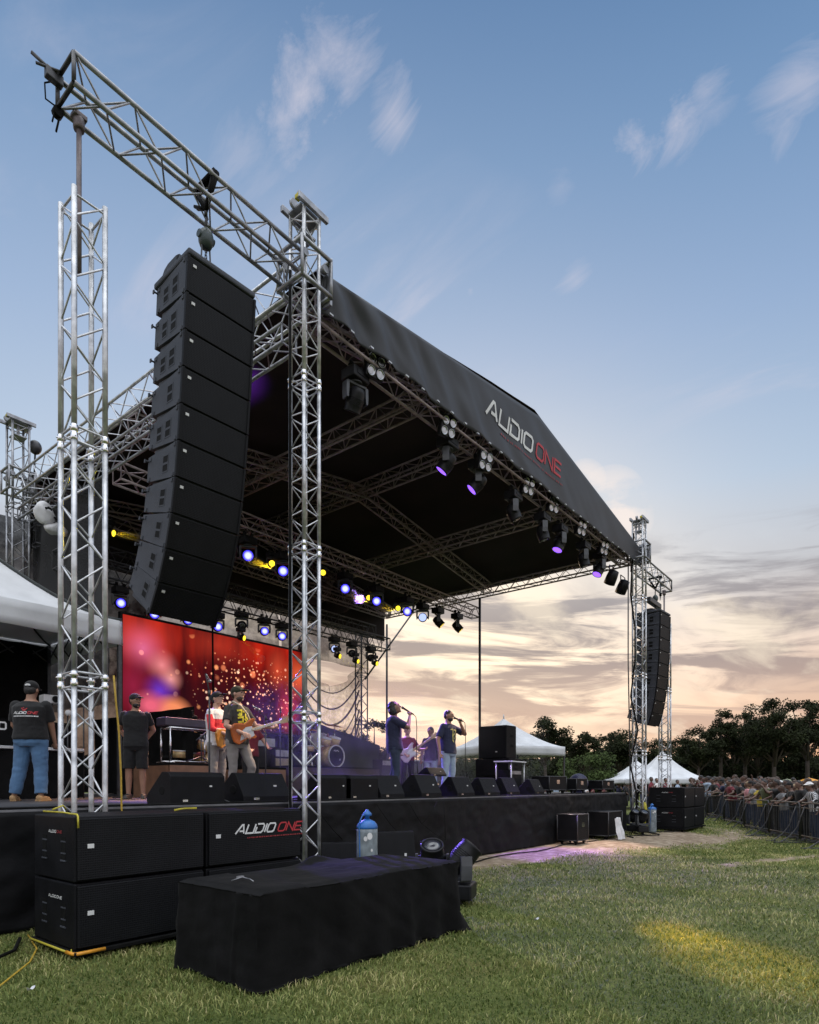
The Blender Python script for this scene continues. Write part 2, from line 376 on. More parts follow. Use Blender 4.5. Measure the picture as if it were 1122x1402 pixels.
def make_person(loc, face, h, label, pose, look, cat='person', group=None, voxel=0.010, base_z=None):
    """person faces local -y; right hand is on -x.  pose: RW/LW wrist targets, RE/LE elbow hints, legs, lean, head"""
    k = h/1.75; fat = look.get('fat', 1.0)
    yaw = math.atan2(face[0], -face[1])
    t = thing('person', label, cat, loc, yaw, group)
    lean = math.radians(pose.get('lean', 0)); piv = (0, 0, 0.93)
    R = lambda p: rotx(p, piv, -lean) if False else rotx(p, piv, lean)
    S = lambda p: Vector(p)*k
    hx, hy, hz = pose.get('hip', (0, 0, 0)); off = Vector((hx, hy, hz))
    def T(p): return S(R(Vector(p))+off)
    tor = [(0.80, .120, .085), (0.86, .160, .112), (0.94, .168, .118), (1.02, .150, .106), (1.10, .142, .100), (1.20, .152, .108), (1.30, .170, .114), (1.38, .178, .105), (1.44, .135, .080), (1.475, .075, .066), (1.50, .055, .057), (1.56, .051, .056)]
    def fr(z): return fat if z < 1.4 else (1+(fat-1)*0.5)
    body = MB()
    body.loft([(T((0, 0.012*math.sin((z-0.9)*5), z)), rx*k*fr(z), ry*k*fr(z)*(1.12 if fat > 1.1 and z < 1.3 else 1)) for z, rx, ry in tor], 20)
    # head
    hp, hyaw = pose.get('head', (0, 0)); HR = Matrix.Rotation(math.radians(hyaw), 3, 'Z') @ Matrix.Rotation(math.radians(-hp), 3, 'X')
    hc = T((0, -0.018, 1.640)); kk = k*(1+(fat-1)*0.3)
    def Hd(p): return hc+HR @ (Vector(p)*kk)
    body.ell(hc, (0.076*kk, 0.095*kk, 0.098*kk), 18, 12, R=HR)
    body.ell(Hd((0, -0.018, -0.055)), (0.058*kk, 0.070*kk, 0.065*kk), 16, 10, R=HR)      # jaw
    body.ell(Hd((0, -0.070, -0.095)), (0.026*kk, 0.022*kk, 0.020*kk), 10, 8, R=HR)       # chin
    body.capsule(Hd((0, -0.090, 0.012)), Hd((0, -0.108, -0.026)), 0.009*kk, 0.015*kk, 8)   # nose
    body.ell(Hd((0, -0.084, 0.030)), (0.05*kk, 0.016*kk, 0.010*kk), 10, 8, R=HR)          # brow
    body.ell(Hd((0, -0.086, -0.058)), (0.024*kk, 0.014*kk, 0.010*kk), 10, 6, R=HR)         # lips
    for s in (-1, 1): body.ell(Hd((s*0.078, 0.008, -0.010)), (0.011*kk, 0.020*kk, 0.032*kk), 8, 8, R=HR)
    body.capsule(T((0, 0.005, 1.47)), Hd((0, 0.010, -0.05)), 0.056*kk, 0.052*kk, 14)
    # arms
    joints = {}
    for s, nm in ((-1, 'R'), (1, 'L')):
        sh = T((s*0.166*fr(1.3)*(0.97), 0.005, 1.40))
        wr_ = pose.get(nm+'W', (s*0.26, -0.06, 0.86)); wr_ = S(wr_) if not pose.get('local') else S(wr_)
        el, wr2 = arm_ik(sh, wr_, 0.29*k, 0.265*k, pose.get(nm+'E', (s*0.5, 0.6, -0.3)))
        body.capsule(sh, el, 0.054*k*fr(1.2), 0.040*k*fr(1.2), 12); body.capsule(el, wr2, 0.041*k*(1+(fat-1)*0.6), 0.027*k, 12)
        # hand
        fd = (wr2-el).normalized(); hd = Vector(pose.get(nm+'H', fd)).normalized(); hd = (hd*0.7+fd*0.3).normalized()
        pn = Vector(pose.get(nm+'P', (0, -1, 0.2))); pn = (pn-hd*pn.dot(hd)); pn = pn.normalized() if pn.length > 1e-4 else hd.orthogonal()
        sd = hd.cross(pn).normalized(); curl = pose.get(nm+'C', 0.5)
        pc = wr2+hd*0.05*k
        body.ell(pc, (0.038*k, 0.020*k, 0.046*k), 10, 8, R=Matrix((sd, pn, hd)).transposed())
        for fi, (o_, ln) in enumerate(((-0.030, 0.070), (-0.010, 0.080), (0.010, 0.075), (0.029, 0.058))):
            b0 = pc+hd*0.036*k+sd*o_*k; d1 = (hd*math.cos(curl)+pn*math.sin(curl)).normalized(); d2 = (hd*math.cos(curl*2.4)+pn*math.sin(curl*2.4)).normalized()
            m1 = b0+d1*ln*0.5*k; m2 = m1+d2*ln*0.5*k
            body.capsule(b0, m1, 0.0105*k, 0.0098*k, 6); body.capsule(m1, m2, 0.0098*k, 0.0085*k, 6)
        tb = pc-sd*0.034*k; tt = tb+(hd*0.7-sd*0.55+pn*0.5).normalized()*0.05*k
        body.capsule(tb, tt, 0.013*k, 0.010*k, 6)
        joints[nm] = (sh, el, wr2, pc)
    # legs
    legs = {}
    for s, nm in ((-1, 'R'), (1, 'L')):
        hpj = S(Vector((s*0.092*(1+(fat-1)*0.6), 0.0, 0.90))+off)
        kn, an = pose.get(nm+'leg', ((s*0.105, -0.015, 0.50), (s*0.115, 0.02, 0.085))); kn, an = S(kn), S(an)
        body.capsule(hpj, kn, 0.088*k*fat, 0.056*k*(1+(fat-1)*.6), 14); body.capsule(kn, kn.lerp(an, 0.35)+Vector((0, 0.012*k, 0)), 0.054*k, 0.055*k*(1+(fat-1)*.5), 12); body.capsule(kn.lerp(an, 0.35)+Vector((0, 0.012*k, 0)), an, 0.055*k, 0.036*k, 12)
        ty = math.radians(pose.get(nm+'toe', s*8)); td = Vector((math.sin(ty), -math.cos(ty), 0))
        body.capsule(an+Vector((0, 0, -0.03*k)), an+td*0.13*k+Vector((0, 0, -0.055*k)), 0.038*k, 0.026*k, 10)
        legs[nm] = (hpj, kn, an, td)
    link('body', remesh(body, voxel*0.8, 'body', look.get('skin', SKIN1), 2), t)
    # clothes
    sl = look.get('sleeve', 0.62); g = 0.014*k
    sh_ = MB(); low = look.get('hem', 0.86)
    secs = [(T((0, 0.012*math.sin((z-0.9)*5), z)), (rx+0.016)*k*fr(z)+g*0.4, (ry+0.016)*k*fr(z)*(1.12 if fat > 1.1 and z < 1.3 else 1)+g*0.4) for z, rx, ry in [(low, .162, .115), (0.93, .166, .118), (1.02, .156, .110), (1.10, .150, .106), (1.20, .158, .112), (1.30, .172, .117), (1.375, .178, .108), (1.43, .142, .084), (1.462, .085, .068)]]
    sh_.loft(secs, 22)
    for nm in ('R', 'L'):
        a, b, w, _ = joints[nm]
        if sl <= 1: e = a.lerp(b, sl); sh_.capsule(a, a.lerp(b, 0.5*sl), 0.064*k*fr(1.2), 0.063*k*fr(1.2), 14); sh_.tube(a.lerp(b, 0.4*sl), e, 0.063*k*fr(1.2), 14, 0.066*k*fr(1.2))
        else:
            sh_.capsule(a, b, 0.062*k*fr(1.2), 0.052*k, 14); sh_.tube(b, b.lerp(w, sl-1), 0.052*k, 14, 0.040*k)
    sm = remesh(sh_, voxel, 'shirt', look.get('shirt', F_BLACK), 2, 0.006*k, 8.0); link('shirt', sm, t)
    tr = MB(); wz = 0.99
    tr.loft([(S(Vector((0, 0, z))+off), (rx+0.012)*k*fat, (ry+0.012)*k*fat*(1.08 if fat > 1.1 else 1)) for z, rx, ry in [(0.80, .12, .095), (0.85, .160, .115), (0.92, .166, .118), (wz-0.03, .156, .110)]], 22)
    tl = look.get('leg', 0.97)
    for nm in ('R', 'L'):
        hpj, kn, an, td = legs[nm]; w = look.get('legw', 1.0)
        if tl > 0.5:
            tr.capsule(hpj, kn, 0.100*k*fat, 0.072*k*w*(1+(fat-1)*.7), 14); e = kn.lerp(an, min(1.0, (tl-0.5)*2)); tr.tube(kn, e, 0.072*k*w*(1+(fat-1)*.7), 14, 0.060*k*w*(1+(fat-1)*.8)); tr.ell(kn, (0.072*k*w*(1+(fat-1)*.7),)*3, 12, 8)
        else: tr.tube(hpj, hpj.lerp(kn, tl*2), 0.100*k*fat, 14, 0.088*k*fat); tr.ell(hpj, (0.1*k*fat,)*3, 12, 8)
    link('trousers', remesh(tr, voxel, 'trousers', look.get('pants', F_DJ), 2, 0.009*k, 7.0), t)
    for nm in ('R', 'L'):
        hpj, kn, an, td = legs[nm]
        s = MB(); s.capsule(an+Vector((0, 0.03*k, -0.035*k))-td*0.01*k, an+td*0.15*k+Vector((0, 0, -0.05*k)), 0.048*k, 0.036*k, 12)
        s.box(an+td*0.06*k+Vector((0, 0, -0.078*k)), (0.085*k, 0.27*k, 0.022*k), R=Matrix.Rotation(math.atan2(td.x, -td.y), 3, 'Z'))
        link('shoe', remesh(s, 0.012, 'shoe', look.get('shoes', SHOE), 2), t)
    # hair / hat
    hs = look.get('hair', 'short')
    if hs:
        hm = MB()
        if hs == 'bob':
            hm.ell(Hd((0, 0.022, 0.022)), (0.096*kk, 0.100*kk, 0.100*kk), 18, 12, R=HR)
            hm.ell(Hd((0, 0.06, -0.045)), (0.098*kk, 0.072*kk, 0.095*kk), 16, 10, R=HR); hm.ell(Hd((0.07, 0.03, -0.05)), (0.035*kk, 0.06*kk, 0.085*kk), 12, 8, R=HR); hm.ell(Hd((-0.07, 0.03, -0.05)), (0.035*kk, 0.06*kk, 0.085*kk), 12, 8, R=HR)
        elif hs == 'long':
            hm.ell(Hd((0, 0.016, 0.024)), (0.086*kk, 0.096*kk, 0.090*kk), 16, 10, R=HR); hm.ell(Hd((0, 0.07, -0.10)), (0.085*kk, 0.045*kk, 0.15*kk), 14, 10, R=HR)
        else:
            hm.ell(Hd((0, 0.014, 0.026)), (0.083*kk, 0.094*kk, 0.084*kk), 16, 10, R=HR); hm.ell(Hd((0, 0.045, -0.010)), (0.078*kk, 0.062*kk, 0.075*kk), 14, 10, R=HR)
        # cut the face free
        cut = Hd((0, -0.055, -0.03)); fwd = HR @ Vector((0, -1, 0)); upv = HR @ Vector((0, 0, 1))
        hme = remesh(hm, voxel*0.8, 'hair', look.get('hairmat', HAIRB), 1, 0.004*k, 26)
        hv = [v.co.copy() for v in hme.vertices]
        for hi, hvc in enumerate(hv):
            q = hvc-hc; f_ = q.dot(fwd); u_ = q.dot(upv)
            lim = (0.050+0.55*max(0, u_/kk-0.05))*kk if u_ > 0.03*kk else 0.012*kk
            if f_ > lim and u_ < 0.075*kk: hv[hi] = hvc-fwd*(f_-lim)
        hme.vertices.foreach_set('co', [x for q in hv for x in q]); hme.update(); link('hair', hme, t)
    if look.get('beard'):
        bm_ = MB(); bm_.ell(Hd((0, -0.030, -0.076)), (0.060*kk, 0.064*kk, 0.052*kk), 14, 9, R=HR)
        bme = remesh(bm_, voxel*0.8, 'beard', look.get('hairmat', HAIRB), 1, 0.003*k, 30); link('beard', bme, t)
    for s in (-1, 1):
        m = MB(); m.ell(Hd((s*0.030, -0.0875, 0.010)), (0.013*kk, 0.007*kk, 0.007*kk), 8, 6, R=HR); m.build('eye', HAIRB, t)
    cap = look.get('cap')
    if cap:
        m = MB(); m.ell(Hd((0, 0.010, 0.040)), (0.089*kk, 0.101*kk, 0.084*kk), 18, 10, R=HR)
        bd = -1 if cap != 'backwards' else 1
        m.ell(Hd((0, bd*0.120, 0.042)), (0.072*kk, 0.075*kk, 0.010*kk), 14, 6, R=HR)
        if cap == 'brim': m.ell(Hd((0, 0.0, 0.045)), (0.16*kk, 0.17*kk, 0.012*kk), 20, 6, R=HR)
        link('cap', remesh(m, voxel, 'cap', look.get('capmat', F_BLACK), 1), t)
    if look.get('glasses'):
        m = MB(); m.path([Hd((-0.08, 0.0, 0.012)), Hd((-0.072, -0.075, 0.012)), Hd((0, -0.103, 0.012)), Hd((0.072, -0.075, 0.012)), Hd((0.08, 0.0, 0.012))], 0.006*kk, 5); m.build('glasses', HAIRB, t)
    t['_k'] = k
    return t, joints, Hd, sm
def decal(owner, shirt_me, mb, d, M, push=0.006, name='print', t=None):
    """press flat lettering on to the cloth: vertices in mb are moved along d on to the shirt"""
    bvt = BVHTree.FromPolygons([tuple(v.co) for v in shirt_me.vertices], [tuple(p.vertices) for p in shirt_me.polygons])
    for i, v in enumerate(mb.v):
        hit = bvt.ray_cast(v, d)
        if hit[0] is not None: mb.v[i] = hit[0]-Vector(d)*push
    return mb.build(name, M, t)
def subdiv_strip(mb, n=6):
    """split every quad so that it can follow a curved surface"""
    v, f, mm_, sm = [], [], [], []
    for q, mi in zip(mb.f, mb.m):
        a, b, c, d = [mb.v[i] for i in q]; L1 = (d-a).length; k = max(1, int(L1/0.02)); 
        for i in range(k):
            o = len(v); s0_, s1_ = i/k, (i+1)/k
            v += [a.lerp(d, s0_), b.lerp(c, s0_), b.lerp(c, s1_), a.lerp(d, s1_)]; f.append([o, o+1, o+2, o+3]); mm_.append(mi); sm.append(False)
    mb.v, mb.f, mb.m, mb.sm = v, f, mm_, sm; return mb
def w2d(px, py):  # direction on the ground: x to the right of the picture, y into it
    v = Vector((FW[0]*py+RT[0]*px, FW[1]*py+RT[1]*px)); return v.normalized()
def foot(px, py): 
    p = on_z(px, py, DECK); return (p.x, p.y, DECK)
# technician at the left, seen from behind
pos = foot(43, 1097)
t, J, Hd, sm = make_person(pos, w2d(-0.05, 1), 1.70, 'stocky man in black T-shirt, black cap and blue jeans, back to the camera', dict(RW=(-0.24, -0.20, 0.88), LW=(0.24, -0.20, 0.90), LE=(0.7, 0.4, -0.1), RE=(-0.7, 0.4, -0.1), head=(-8, 0), Rleg=((-0.13, -0.02, 0.50), (-0.15, 0.02, 0.085)), Lleg=((0.16, -0.02, 0.50), (0.23, 0.02, 0.085)), Ltoe=14, RH=(0.2, -0.4, -1), LH=(-0.2, -0.4, -1)),
    dict(skin=SKIN2, shirt=F_BLACK, pants=F_BLUEJ, fat=1.30, cap='front', shoes=SHOEB, hair='short', sleeve=0.8, legw=1.12, hem=0.90))
k = 1.70/1.75
mbw, x = word('AUDIO', lambda u, v: Vector((0.15-u, 0.5, 1.265*k+v)), 0.032, 1.15, 0.25, 0.24, 0.3)
decal(t, sm, subdiv_strip(mbw), Vector((0, -1, 0)), LOGOW, t=t, name='back_print')
mbw, x2 = word('ONE', lambda u, v: Vector((0.15-u, 0.5, 1.265*k+v)), 0.032, 1.15, 0.25, 0.24, 0.3, x+0.012); decal(t, sm, subdiv_strip(mbw), Vector((0, -1, 0)), LOGOR, t=t, name='back_print')
mbw = MB(); q = 0.0; rs = random.Random(4)
for row, (zc, th) in enumerate(((1.232, 0.014),)):
    q = 0.0
    while q < x2-0.005:
        L_ = rs.choice((0.010, 0.016, 0.022)); stroke(mbw, [(q, 0), (q+L_, 0)], th, False, lambda u, v, zc=zc: Vector((0.15-u, 0.5, zc*k+v))); q += L_+0.005
decal(t, sm, subdiv_strip(mbw), Vector((0, -1, 0)), LOGOW, t=t, name='back_print')
mbw = MB()
for pts in ([(-0.04, 0.012), (-0.015, -0.008), (0.015, -0.008), (0.04, 0.016)], [(-0.02, -0.022), (0.02, -0.022)], [(0.0, 0.012), (0.02, 0.022)]): stroke(mbw, pts, 0.010, False, lambda u, v: Vector((u, 0.5, 1.335*k+v)))
decal(t, sm, subdiv_strip(mbw), Vector((0, -1, 0)), LOGOR, t=t, name='back_print')
m = MB()
for i in range(7): m.ell(Hd((-0.030+0.010*i, 0.112-0.00045*(i-3)**2*8/8, 0.036+0.004*math.sin(i*0.5))), (0.007, 0.004, 0.016 if 0 < i < 6 else 0.010), 8, 6)
m.build('cap_badge', LOGOW, t)
# stage hand in black
pos = foot(186, 1093.5)
make_person(pos, w2d(0.25, -1), 1.76, 'stage hand in black cap, black shirt and black shorts, hands behind his back', dict(RW=(-0.12, 0.16, 0.95), LW=(0.10, 0.17, 0.95), RE=(-1, 0.5, 0), LE=(1, 0.5, 0), head=(0, 42)), dict(skin=SKIN2, shirt=F_BLACK, pants=F_BLACK, cap='front', fat=1.08, leg=0.5, beard=True))
# guitar player
pos = foot(325, 1096)
GF = w2d(0.80, -0.60)
t, J, Hd, sm = make_person(pos, GF, 1.70, 'guitarist in charcoal T-shirt with yellow print and grey jeans', dict(RW=(-0.10, -0.25, 1.02), LW=(0.38, -0.33, 1.13), RE=(-0.8, 0.55, -0.3), LE=(0.4, 0.1, -1), LP=(-0.3, 0.3, 1), LC=0.9, RP=(0.3, 1, -0.2), head=(2, 20), lean=0, Rleg=((-0.09, -0.02, 0.50), (-0.10, 0.03, 0.085)), Lleg=((0.15, -0.16, 0.52), (0.20, -0.02, 0.085))),
    dict(skin=SKIN1, shirt=F_CHAR, pants=F_GREYP, hair='short', hairmat=HAIRBR, cap='front', capmat=cl('dark_olive', (0.03, 0.03, 0.018)), beard=True, shoes=SHOEP, sleeve=0.72, legw=0.92), voxel=0.008)
mbw = MB()
for pts in ([(-0.10, 0.06), (-0.02, 0.07), (-0.03, 0.0), (-0.09, -0.01)], [(0.0, 0.05), (0.06, 0.06), (0.05, -0.02), (0.10, -0.06)], [(-0.09, -0.05), (0.0, -0.03), (0.0, -0.10), (-0.08, -0.11)], [(0.03, -0.05), (0.09, -0.10), (0.02, -0.13)], [(-0.06, 0.03), (-0.05, -0.04)]): stroke(mbw, pts, 0.028, False, lambda u, v: Vector((u+0.01, -0.5, 1.27+v)))
decal(t, sm, subdiv_strip(mbw), Vector((0, 1, 0)), cl('yellow_print', (0.62, 0.55, 0.05)), t=t, name='shirt_print')
def guitar(label, owner_loc, face, c, neck, body_mat, guard_mat, kind='electric_guitar', k=1.0):
    """c: body centre, neck: direction of the neck, both in the player's own frame"""
    yaw = math.atan2(face[0], -face[1]); nx = Vector(neck).normalized(); ny = Vector((0, 1, 0)); ny = (ny-nx*ny.dot(nx)).normalized(); nz = nx.cross(ny)
    M3 = Matrix.Rotation(yaw, 3, 'Z') @ Matrix((nx, ny, nz)).transposed()
    t = thing(kind, label, 'guitar'); t.location = Vector(owner_loc)+Matrix.Rotation(yaw, 3, 'Z') @ Vector(c); t.rotation_euler = M3.to_euler()
    pts = [(-0.22, 0.0), (-0.21, 0.10), (-0.14, 0.155), (-0.05, 0.135), (0.02, 0.11), (0.09, 0.14), (0.17, 0.16), (0.20, 0.13), (0.15, 0.09), (0.12, 0.05), (0.12, -0.05), (0.14, -0.09), (0.16, -0.12), (0.12, -0.145), (0.06, -0.125), (0.0, -0.11), (-0.07, -0.14), (-0.15, -0.165), (-0.21, -0.11)]
    m = MB(); m.prism([(x*k, z*k) for x, z in pts], 0.045*k, Matrix.Translation((0, -0.022*k, 0))); o = m.build('body', body_mat, t, fix=True); b = o.modifiers.new('bevel', 'BEVEL'); b.width = 0.012*k; b.segments = 2
    m = MB(); m.prism([(x*k, z*k) for x, z in ((-0.08, -0.02), (-0.12, -0.11), (-0.03, -0.095), (0.06, -0.105), (0.12, -0.09), (0.11, 0.05), (0.02, 0.06), (-0.04, 0.03))], 0.004, Matrix.Translation((0, -0.027*k, 0))); m.build('pickguard', guard_mat, t, fix=True)
    m = MB(); m.box((0.34*k, -0.02*k, 0.0), (0.50*k, 0.022*k, 0.048*k), bev=0.006); m.build('neck', mat('maple_neck', (0.42, 0.30, 0.17), 0.45), t)
    m = MB(); m.prism([(x*k, z*k) for x, z in ((0.58, -0.022), (0.60, -0.03), (0.74, -0.045), (0.77, -0.02), (0.75, 0.04), (0.62, 0.035), (0.58, 0.022))], 0.016, Matrix.Translation((0, -0.02*k, 0)));
    for i in range(6): m.tube(((0.62+0.022*i)*k, -0.012, 0.03*k), ((0.62+0.022*i)*k, -0.012, 0.065*k), 0.007*k, 5)
    m.build('headstock', mat('maple_neck', (0.42, 0.30, 0.17), 0.45), t, fix=True)
    m = MB()
    for i in range(6): m.tube((-0.13*k, -0.034*k, (-0.018+0.007*i)*k), (0.60*k, -0.034*k, (-0.015+0.006*i)*k), 0.0012, 3)
    m.build('strings', CHROME, t)
    return t
guitar('orange sunburst electric guitar with white pickguard played by the man in front', pos, GF, (-0.02, -0.21, 1.02), (0.86, -0.22, 0.28), mat('sunburst', (0.42, 0.10, 0.02), 0.25, 0, 0.5, 3), WHITEP)
m = MB(); yaw = math.atan2(GF[0], -GF[1]); MM = Matrix.Translation(pos) @ Matrix.Rotation(yaw, 4, 'Z')
m.path([MM @ Vector(p) for p in ((0.12, -0.20, 1.12), (0.06, -0.165, 1.28), (-0.03, -0.13, 1.40), (-0.09, -0.02, 1.47), (-0.12, 0.10, 1.38), (-0.15, 0.15, 1.15))], 0.014, 4); tag(m.build('guitar_strap', mat('pale_strap', (0.5, 0.42, 0.32), 0.7)), 'pale guitar strap over the shoulder of the front guitarist', 'strap')
# second guitarist
pos = foot(297, 1094)
t, J, Hd, sm = make_person(pos, w2d(0.92, -0.35), 1.76, 'second guitarist in white shirt with red sleeves and black cap', dict(RW=(-0.08, -0.27, 1.04), LW=(0.34, -0.32, 1.12), RE=(-0.8, 0.5, -0.3), LE=(0.4, 0.1, -1), head=(10, 0)), dict(skin=SKIN1, shirt=F_WHITE, pants=F_GREYP, cap='front', sleeve=1.3, glasses=True), voxel=0.009)
me = sm; me.materials.append(F_RED)
for p in me.polygons:
    c = p.center
    if (abs(c.x) > 0.19 and c.z < 1.37) or (1.16 < c.z < 1.30 and c.y < 0.0) : p.material_index = 1
guitar('amber coloured guitar held by the man in the white and red shirt', pos, w2d(0.92, -0.35), (-0.03, -0.22, 1.02), (0.85, -0.2, 0.25), mat('amber_wood', (0.50, 0.20, 0.03), 0.3, 0, 0.4, 4), BROWN)
# partly hidden player behind
p = at_y(343, 1050, 12.6)
make_person((p.x, p.y, DECK), w2d(0.5, -0.8), 1.62, 'musician in dark red standing behind the front guitarist', dict(RW=(-0.1, -0.28, 1.0), LW=(0.3, -0.3, 1.05), head=(-5, 10)), dict(skin=SKIN1, shirt=F_BURG, pants=F_BLACK, hair=None), voxel=0.012)
# singers
SK = dict(RC=1.1, LC=0.5)
WB = 7.55; p = on_b(541, 1085, WB); pos = (p.x, WB, DECK); wf = w2d(1.0, 0.02)
tW, J, Hd, sm = make_person(pos, wf, 1.79, 'woman with bobbed black hair in navy shirt singing into a raised microphone', dict(RW=(-0.03, -0.27, 1.475), RE=(-0.6, -0.3, -1), LW=(0.24, -0.05, 0.88), head=(20, -4), lean=-2, RP=(0.6, 0.3, 0.6), RC=1.2, RH=(0.2, 0.0, 1), Rleg=((-0.08, -0.03, 0.5), (-0.09, 0.02, 0.085)), Lleg=((0.07, 0.0, 0.5), (0.08, 0.10, 0.085))),
    dict(skin=SKIN3, shirt=F_NAVY, pants=F_DJ, hair='bob', fat=1.10, sleeve=0.85, legw=0.9), voxel=0.008)
def mic(label, pos, face, wrist, mouth):
    yaw = math.atan2(face[0], -face[1]); MM = Matrix.Translation(pos) @ Matrix.Rotation(yaw, 4, 'Z'); a = MM @ Vector(wrist); b = MM @ Vector(mouth); d = (a-b).normalized()
    t = thing('microphone', label, 'microphone', b); m = MB(); m.ell((0, 0, 0), (0.027,)*3, 12, 8); m.build('head', STEEL, t)
    m = MB(); m.tube(d*0.02, d*0.24, 0.018, 10, 0.013); m.build('handle', PLAST, t)
    m = MB(); e = d*0.24; m.path([e, e+d*0.05+Vector((0, 0, -0.02)), e+d*0.07+Vector((0, 0, -0.2)), e+d*0.06+Vector((0, 0, -0.7)), e+d*0.1+Vector((0, 0, -1.15)), Vector((0.2, 0.2, DECK+0.02-b.z)), Vector((0.9, 0.5, DECK+0.015-b.z))], 0.007, 5); m.build('cable', RUB, t)
    return t
mouth = Hd((0, -0.135, -0.055)); mic('microphone held up by the woman singer, cable hanging down', pos, wf, J['R'][3]+Vector((0.02, -0.01, 0.03)), mouth)
MBb = 7.6; p = on_b(614, 1085, MBb); pos = (p.x, MBb, DECK); mf = w2d(0.75, -0.65)
tM, J, Hd, sm = make_person(pos, mf, 1.80, 'man in navy T-shirt with yellow print and pale jeans singing into a microphone', dict(LW=(0.06, -0.27, 1.455), LE=(0.9, -0.2, -1), RW=(-0.30, -0.02, 0.88), RE=(-0.5, 0.6, 0), head=(-2, 12), LP=(0, 0.5, 0.6), LC=1.2, LH=(-0.3, 0, 1)), dict(skin=SKIN2, shirt=F_NAVY, pants=F_PALEJ, hair='short', beard=True, sleeve=0.8, fat=1.04), voxel=0.008)
mouth = Hd((0, -0.13, -0.055)); mic('microphone held by the man singing in pale jeans', pos, mf, J['L'][3]+Vector((-0.02, -0.01, 0.03)), mouth)
mbw = MB()
for pts in ([(-0.10, 0.10), (-0.03, 0.11), (-0.03, 0.02), (-0.02, -0.12), (0.02, -0.16)], [(0.01, 0.10), (0.08, 0.09), (0.05, 0.03), (0.07, -0.03), (0.03, -0.09)], [(-0.02, -0.02), (0.03, 0.02)]): stroke(mbw, pts, 0.022, False, lambda u, v: Vector((u+0.01, -0.5, 1.28+v)))
decal(tM, sm, subdiv_strip(mbw), Vector((0, 1, 0)), cl('pale_yellow_print', (0.58, 0.50, 0.16)), t=tM, name='shirt_print')
p = on_b(590, 1080, 9.8)
make_person((p.x, 9.8, DECK), w2d(-0.3, -0.9), 1.74, 'man in black T-shirt and pale trousers standing farther back between the singers', dict(RW=(-0.22, -0.12, 0.88), LW=(0.24, -0.06, 0.86), head=(-14, -15)), dict(skin=SKIN3, shirt=F_BLACK, pants=F_PALEJ, sleeve=0.8), voxel=0.011)
p = on_b(558, 1080, 9.6); pos = (p.x, 9.6, DECK)
make_person(pos, w2d(0.3, -0.9), 1.66, 'bass player in dark shirt half hidden behind the woman singer', dict(RW=(-0.12, -0.24, 1.0), LW=(0.36, -0.32, 1.15), RE=(-0.8, 0.5, -0.3), LE=(0.4, 0.1, -1)), dict(skin=SKIN1, shirt=F_BURG, pants=F_BLACK), voxel=0.012)
guitar('bass guitar with a pale body seen behind the woman singer', pos, w2d(0.3, -0.9), (-0.02, -0.21, 1.0), (0.8, -0.15, 0.55), mat('pale_lilac', (0.5, 0.40, 0.48), 0.3), WHITEP, 'bass_guitar', 1.1)
# drummer
RZD = DECK+0.70
p = on_b(436, 1040, 13.2)
make_person((p.x, 13.2, RZD-0.05), w2d(0.2, -1), 1.70, 'drummer seated behind the drum kit', dict(RW=(-0.25, -0.38, 0.98), LW=(0.25, -0.38, 0.98), hip=(0, 0.1, -0.36), Rleg=((-0.2, -0.32, 0.52), (-0.2, -0.34, 0.13)), Lleg=((0.2, -0.32, 0.52), (0.2, -0.34, 0.13))), dict(skin=SKIN1, shirt=F_WHITE, pants=F_DJ, hair='short'), voxel=0.012)
# ================================================================ spectators
BT = Vector((0.881, 0.473, 0)); BN = Vector((0.473, -0.881, 0)); BP = Vector((20.28, 2.43, 0))
CF = (-0.473, 0.881)
CG = 'spectators crowded behind the barrier'
SKIND = mat('deep_shaded_skin', (0.085, 0.046, 0.034), 0.6, 0, 0.12, 8); SKINE = mat('shaded_skin', (0.14, 0.078, 0.058), 0.6, 0, 0.12, 8)  # skin tones darkened to stand for dimmer light on the crowd
protos = []
def proto(pose, look, h=1.72):
    t, *_ = make_person((0, 0, 0), (0, -1), h, 'spectator', pose, look, group=CG, voxel=0.02)
    for c in list(t.children):
        if c.name.split('.')[0] == 'eye': bpy.data.objects.remove(c)
    protos.append(t); return t
LEANP = dict(RW=(-0.20, -0.42, 1.10), LW=(0.12, -0.44, 1.10), RE=(-1, 0.2, -0.5), LE=(1, 0.2, -0.5), RH=(1, -0.3, 0), LH=(-1, -0.3, 0), lean=9)
LEAN2 = dict(RW=(-0.34, -0.38, 1.10), LW=(0.34, -0.38, 1.10), RE=(-1, 0.3, -0.5), LE=(1, 0.3, -0.5), lean=12, head=(-6, 15))
UP = dict(RW=(-0.30, -0.20, 1.78), LW=(0.22, -0.10, 0.90), RE=(-1, -0.3, 0), head=(10, 0))
PHONE = dict(RW=(-0.06, -0.36, 1.50), LW=(0.08, -0.36, 1.48), RE=(-1, 0, -0.8), LE=(1, 0, -0.8))
STAND = dict(RW=(-0.24, -0.08, 0.88), LW=(0.24, -0.08, 0.88), head=(3, -20))
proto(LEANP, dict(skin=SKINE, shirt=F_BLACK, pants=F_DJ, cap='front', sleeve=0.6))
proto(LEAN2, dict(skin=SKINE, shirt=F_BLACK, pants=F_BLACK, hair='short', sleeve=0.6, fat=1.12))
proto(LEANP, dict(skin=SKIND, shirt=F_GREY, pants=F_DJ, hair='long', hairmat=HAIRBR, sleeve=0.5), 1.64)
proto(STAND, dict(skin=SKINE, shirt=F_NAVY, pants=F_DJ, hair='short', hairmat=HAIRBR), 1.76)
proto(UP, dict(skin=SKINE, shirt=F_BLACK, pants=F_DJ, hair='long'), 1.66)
proto(PHONE, dict(skin=SKIND, shirt=F_BURG, pants=F_BLACK, hair='short'), 1.74)
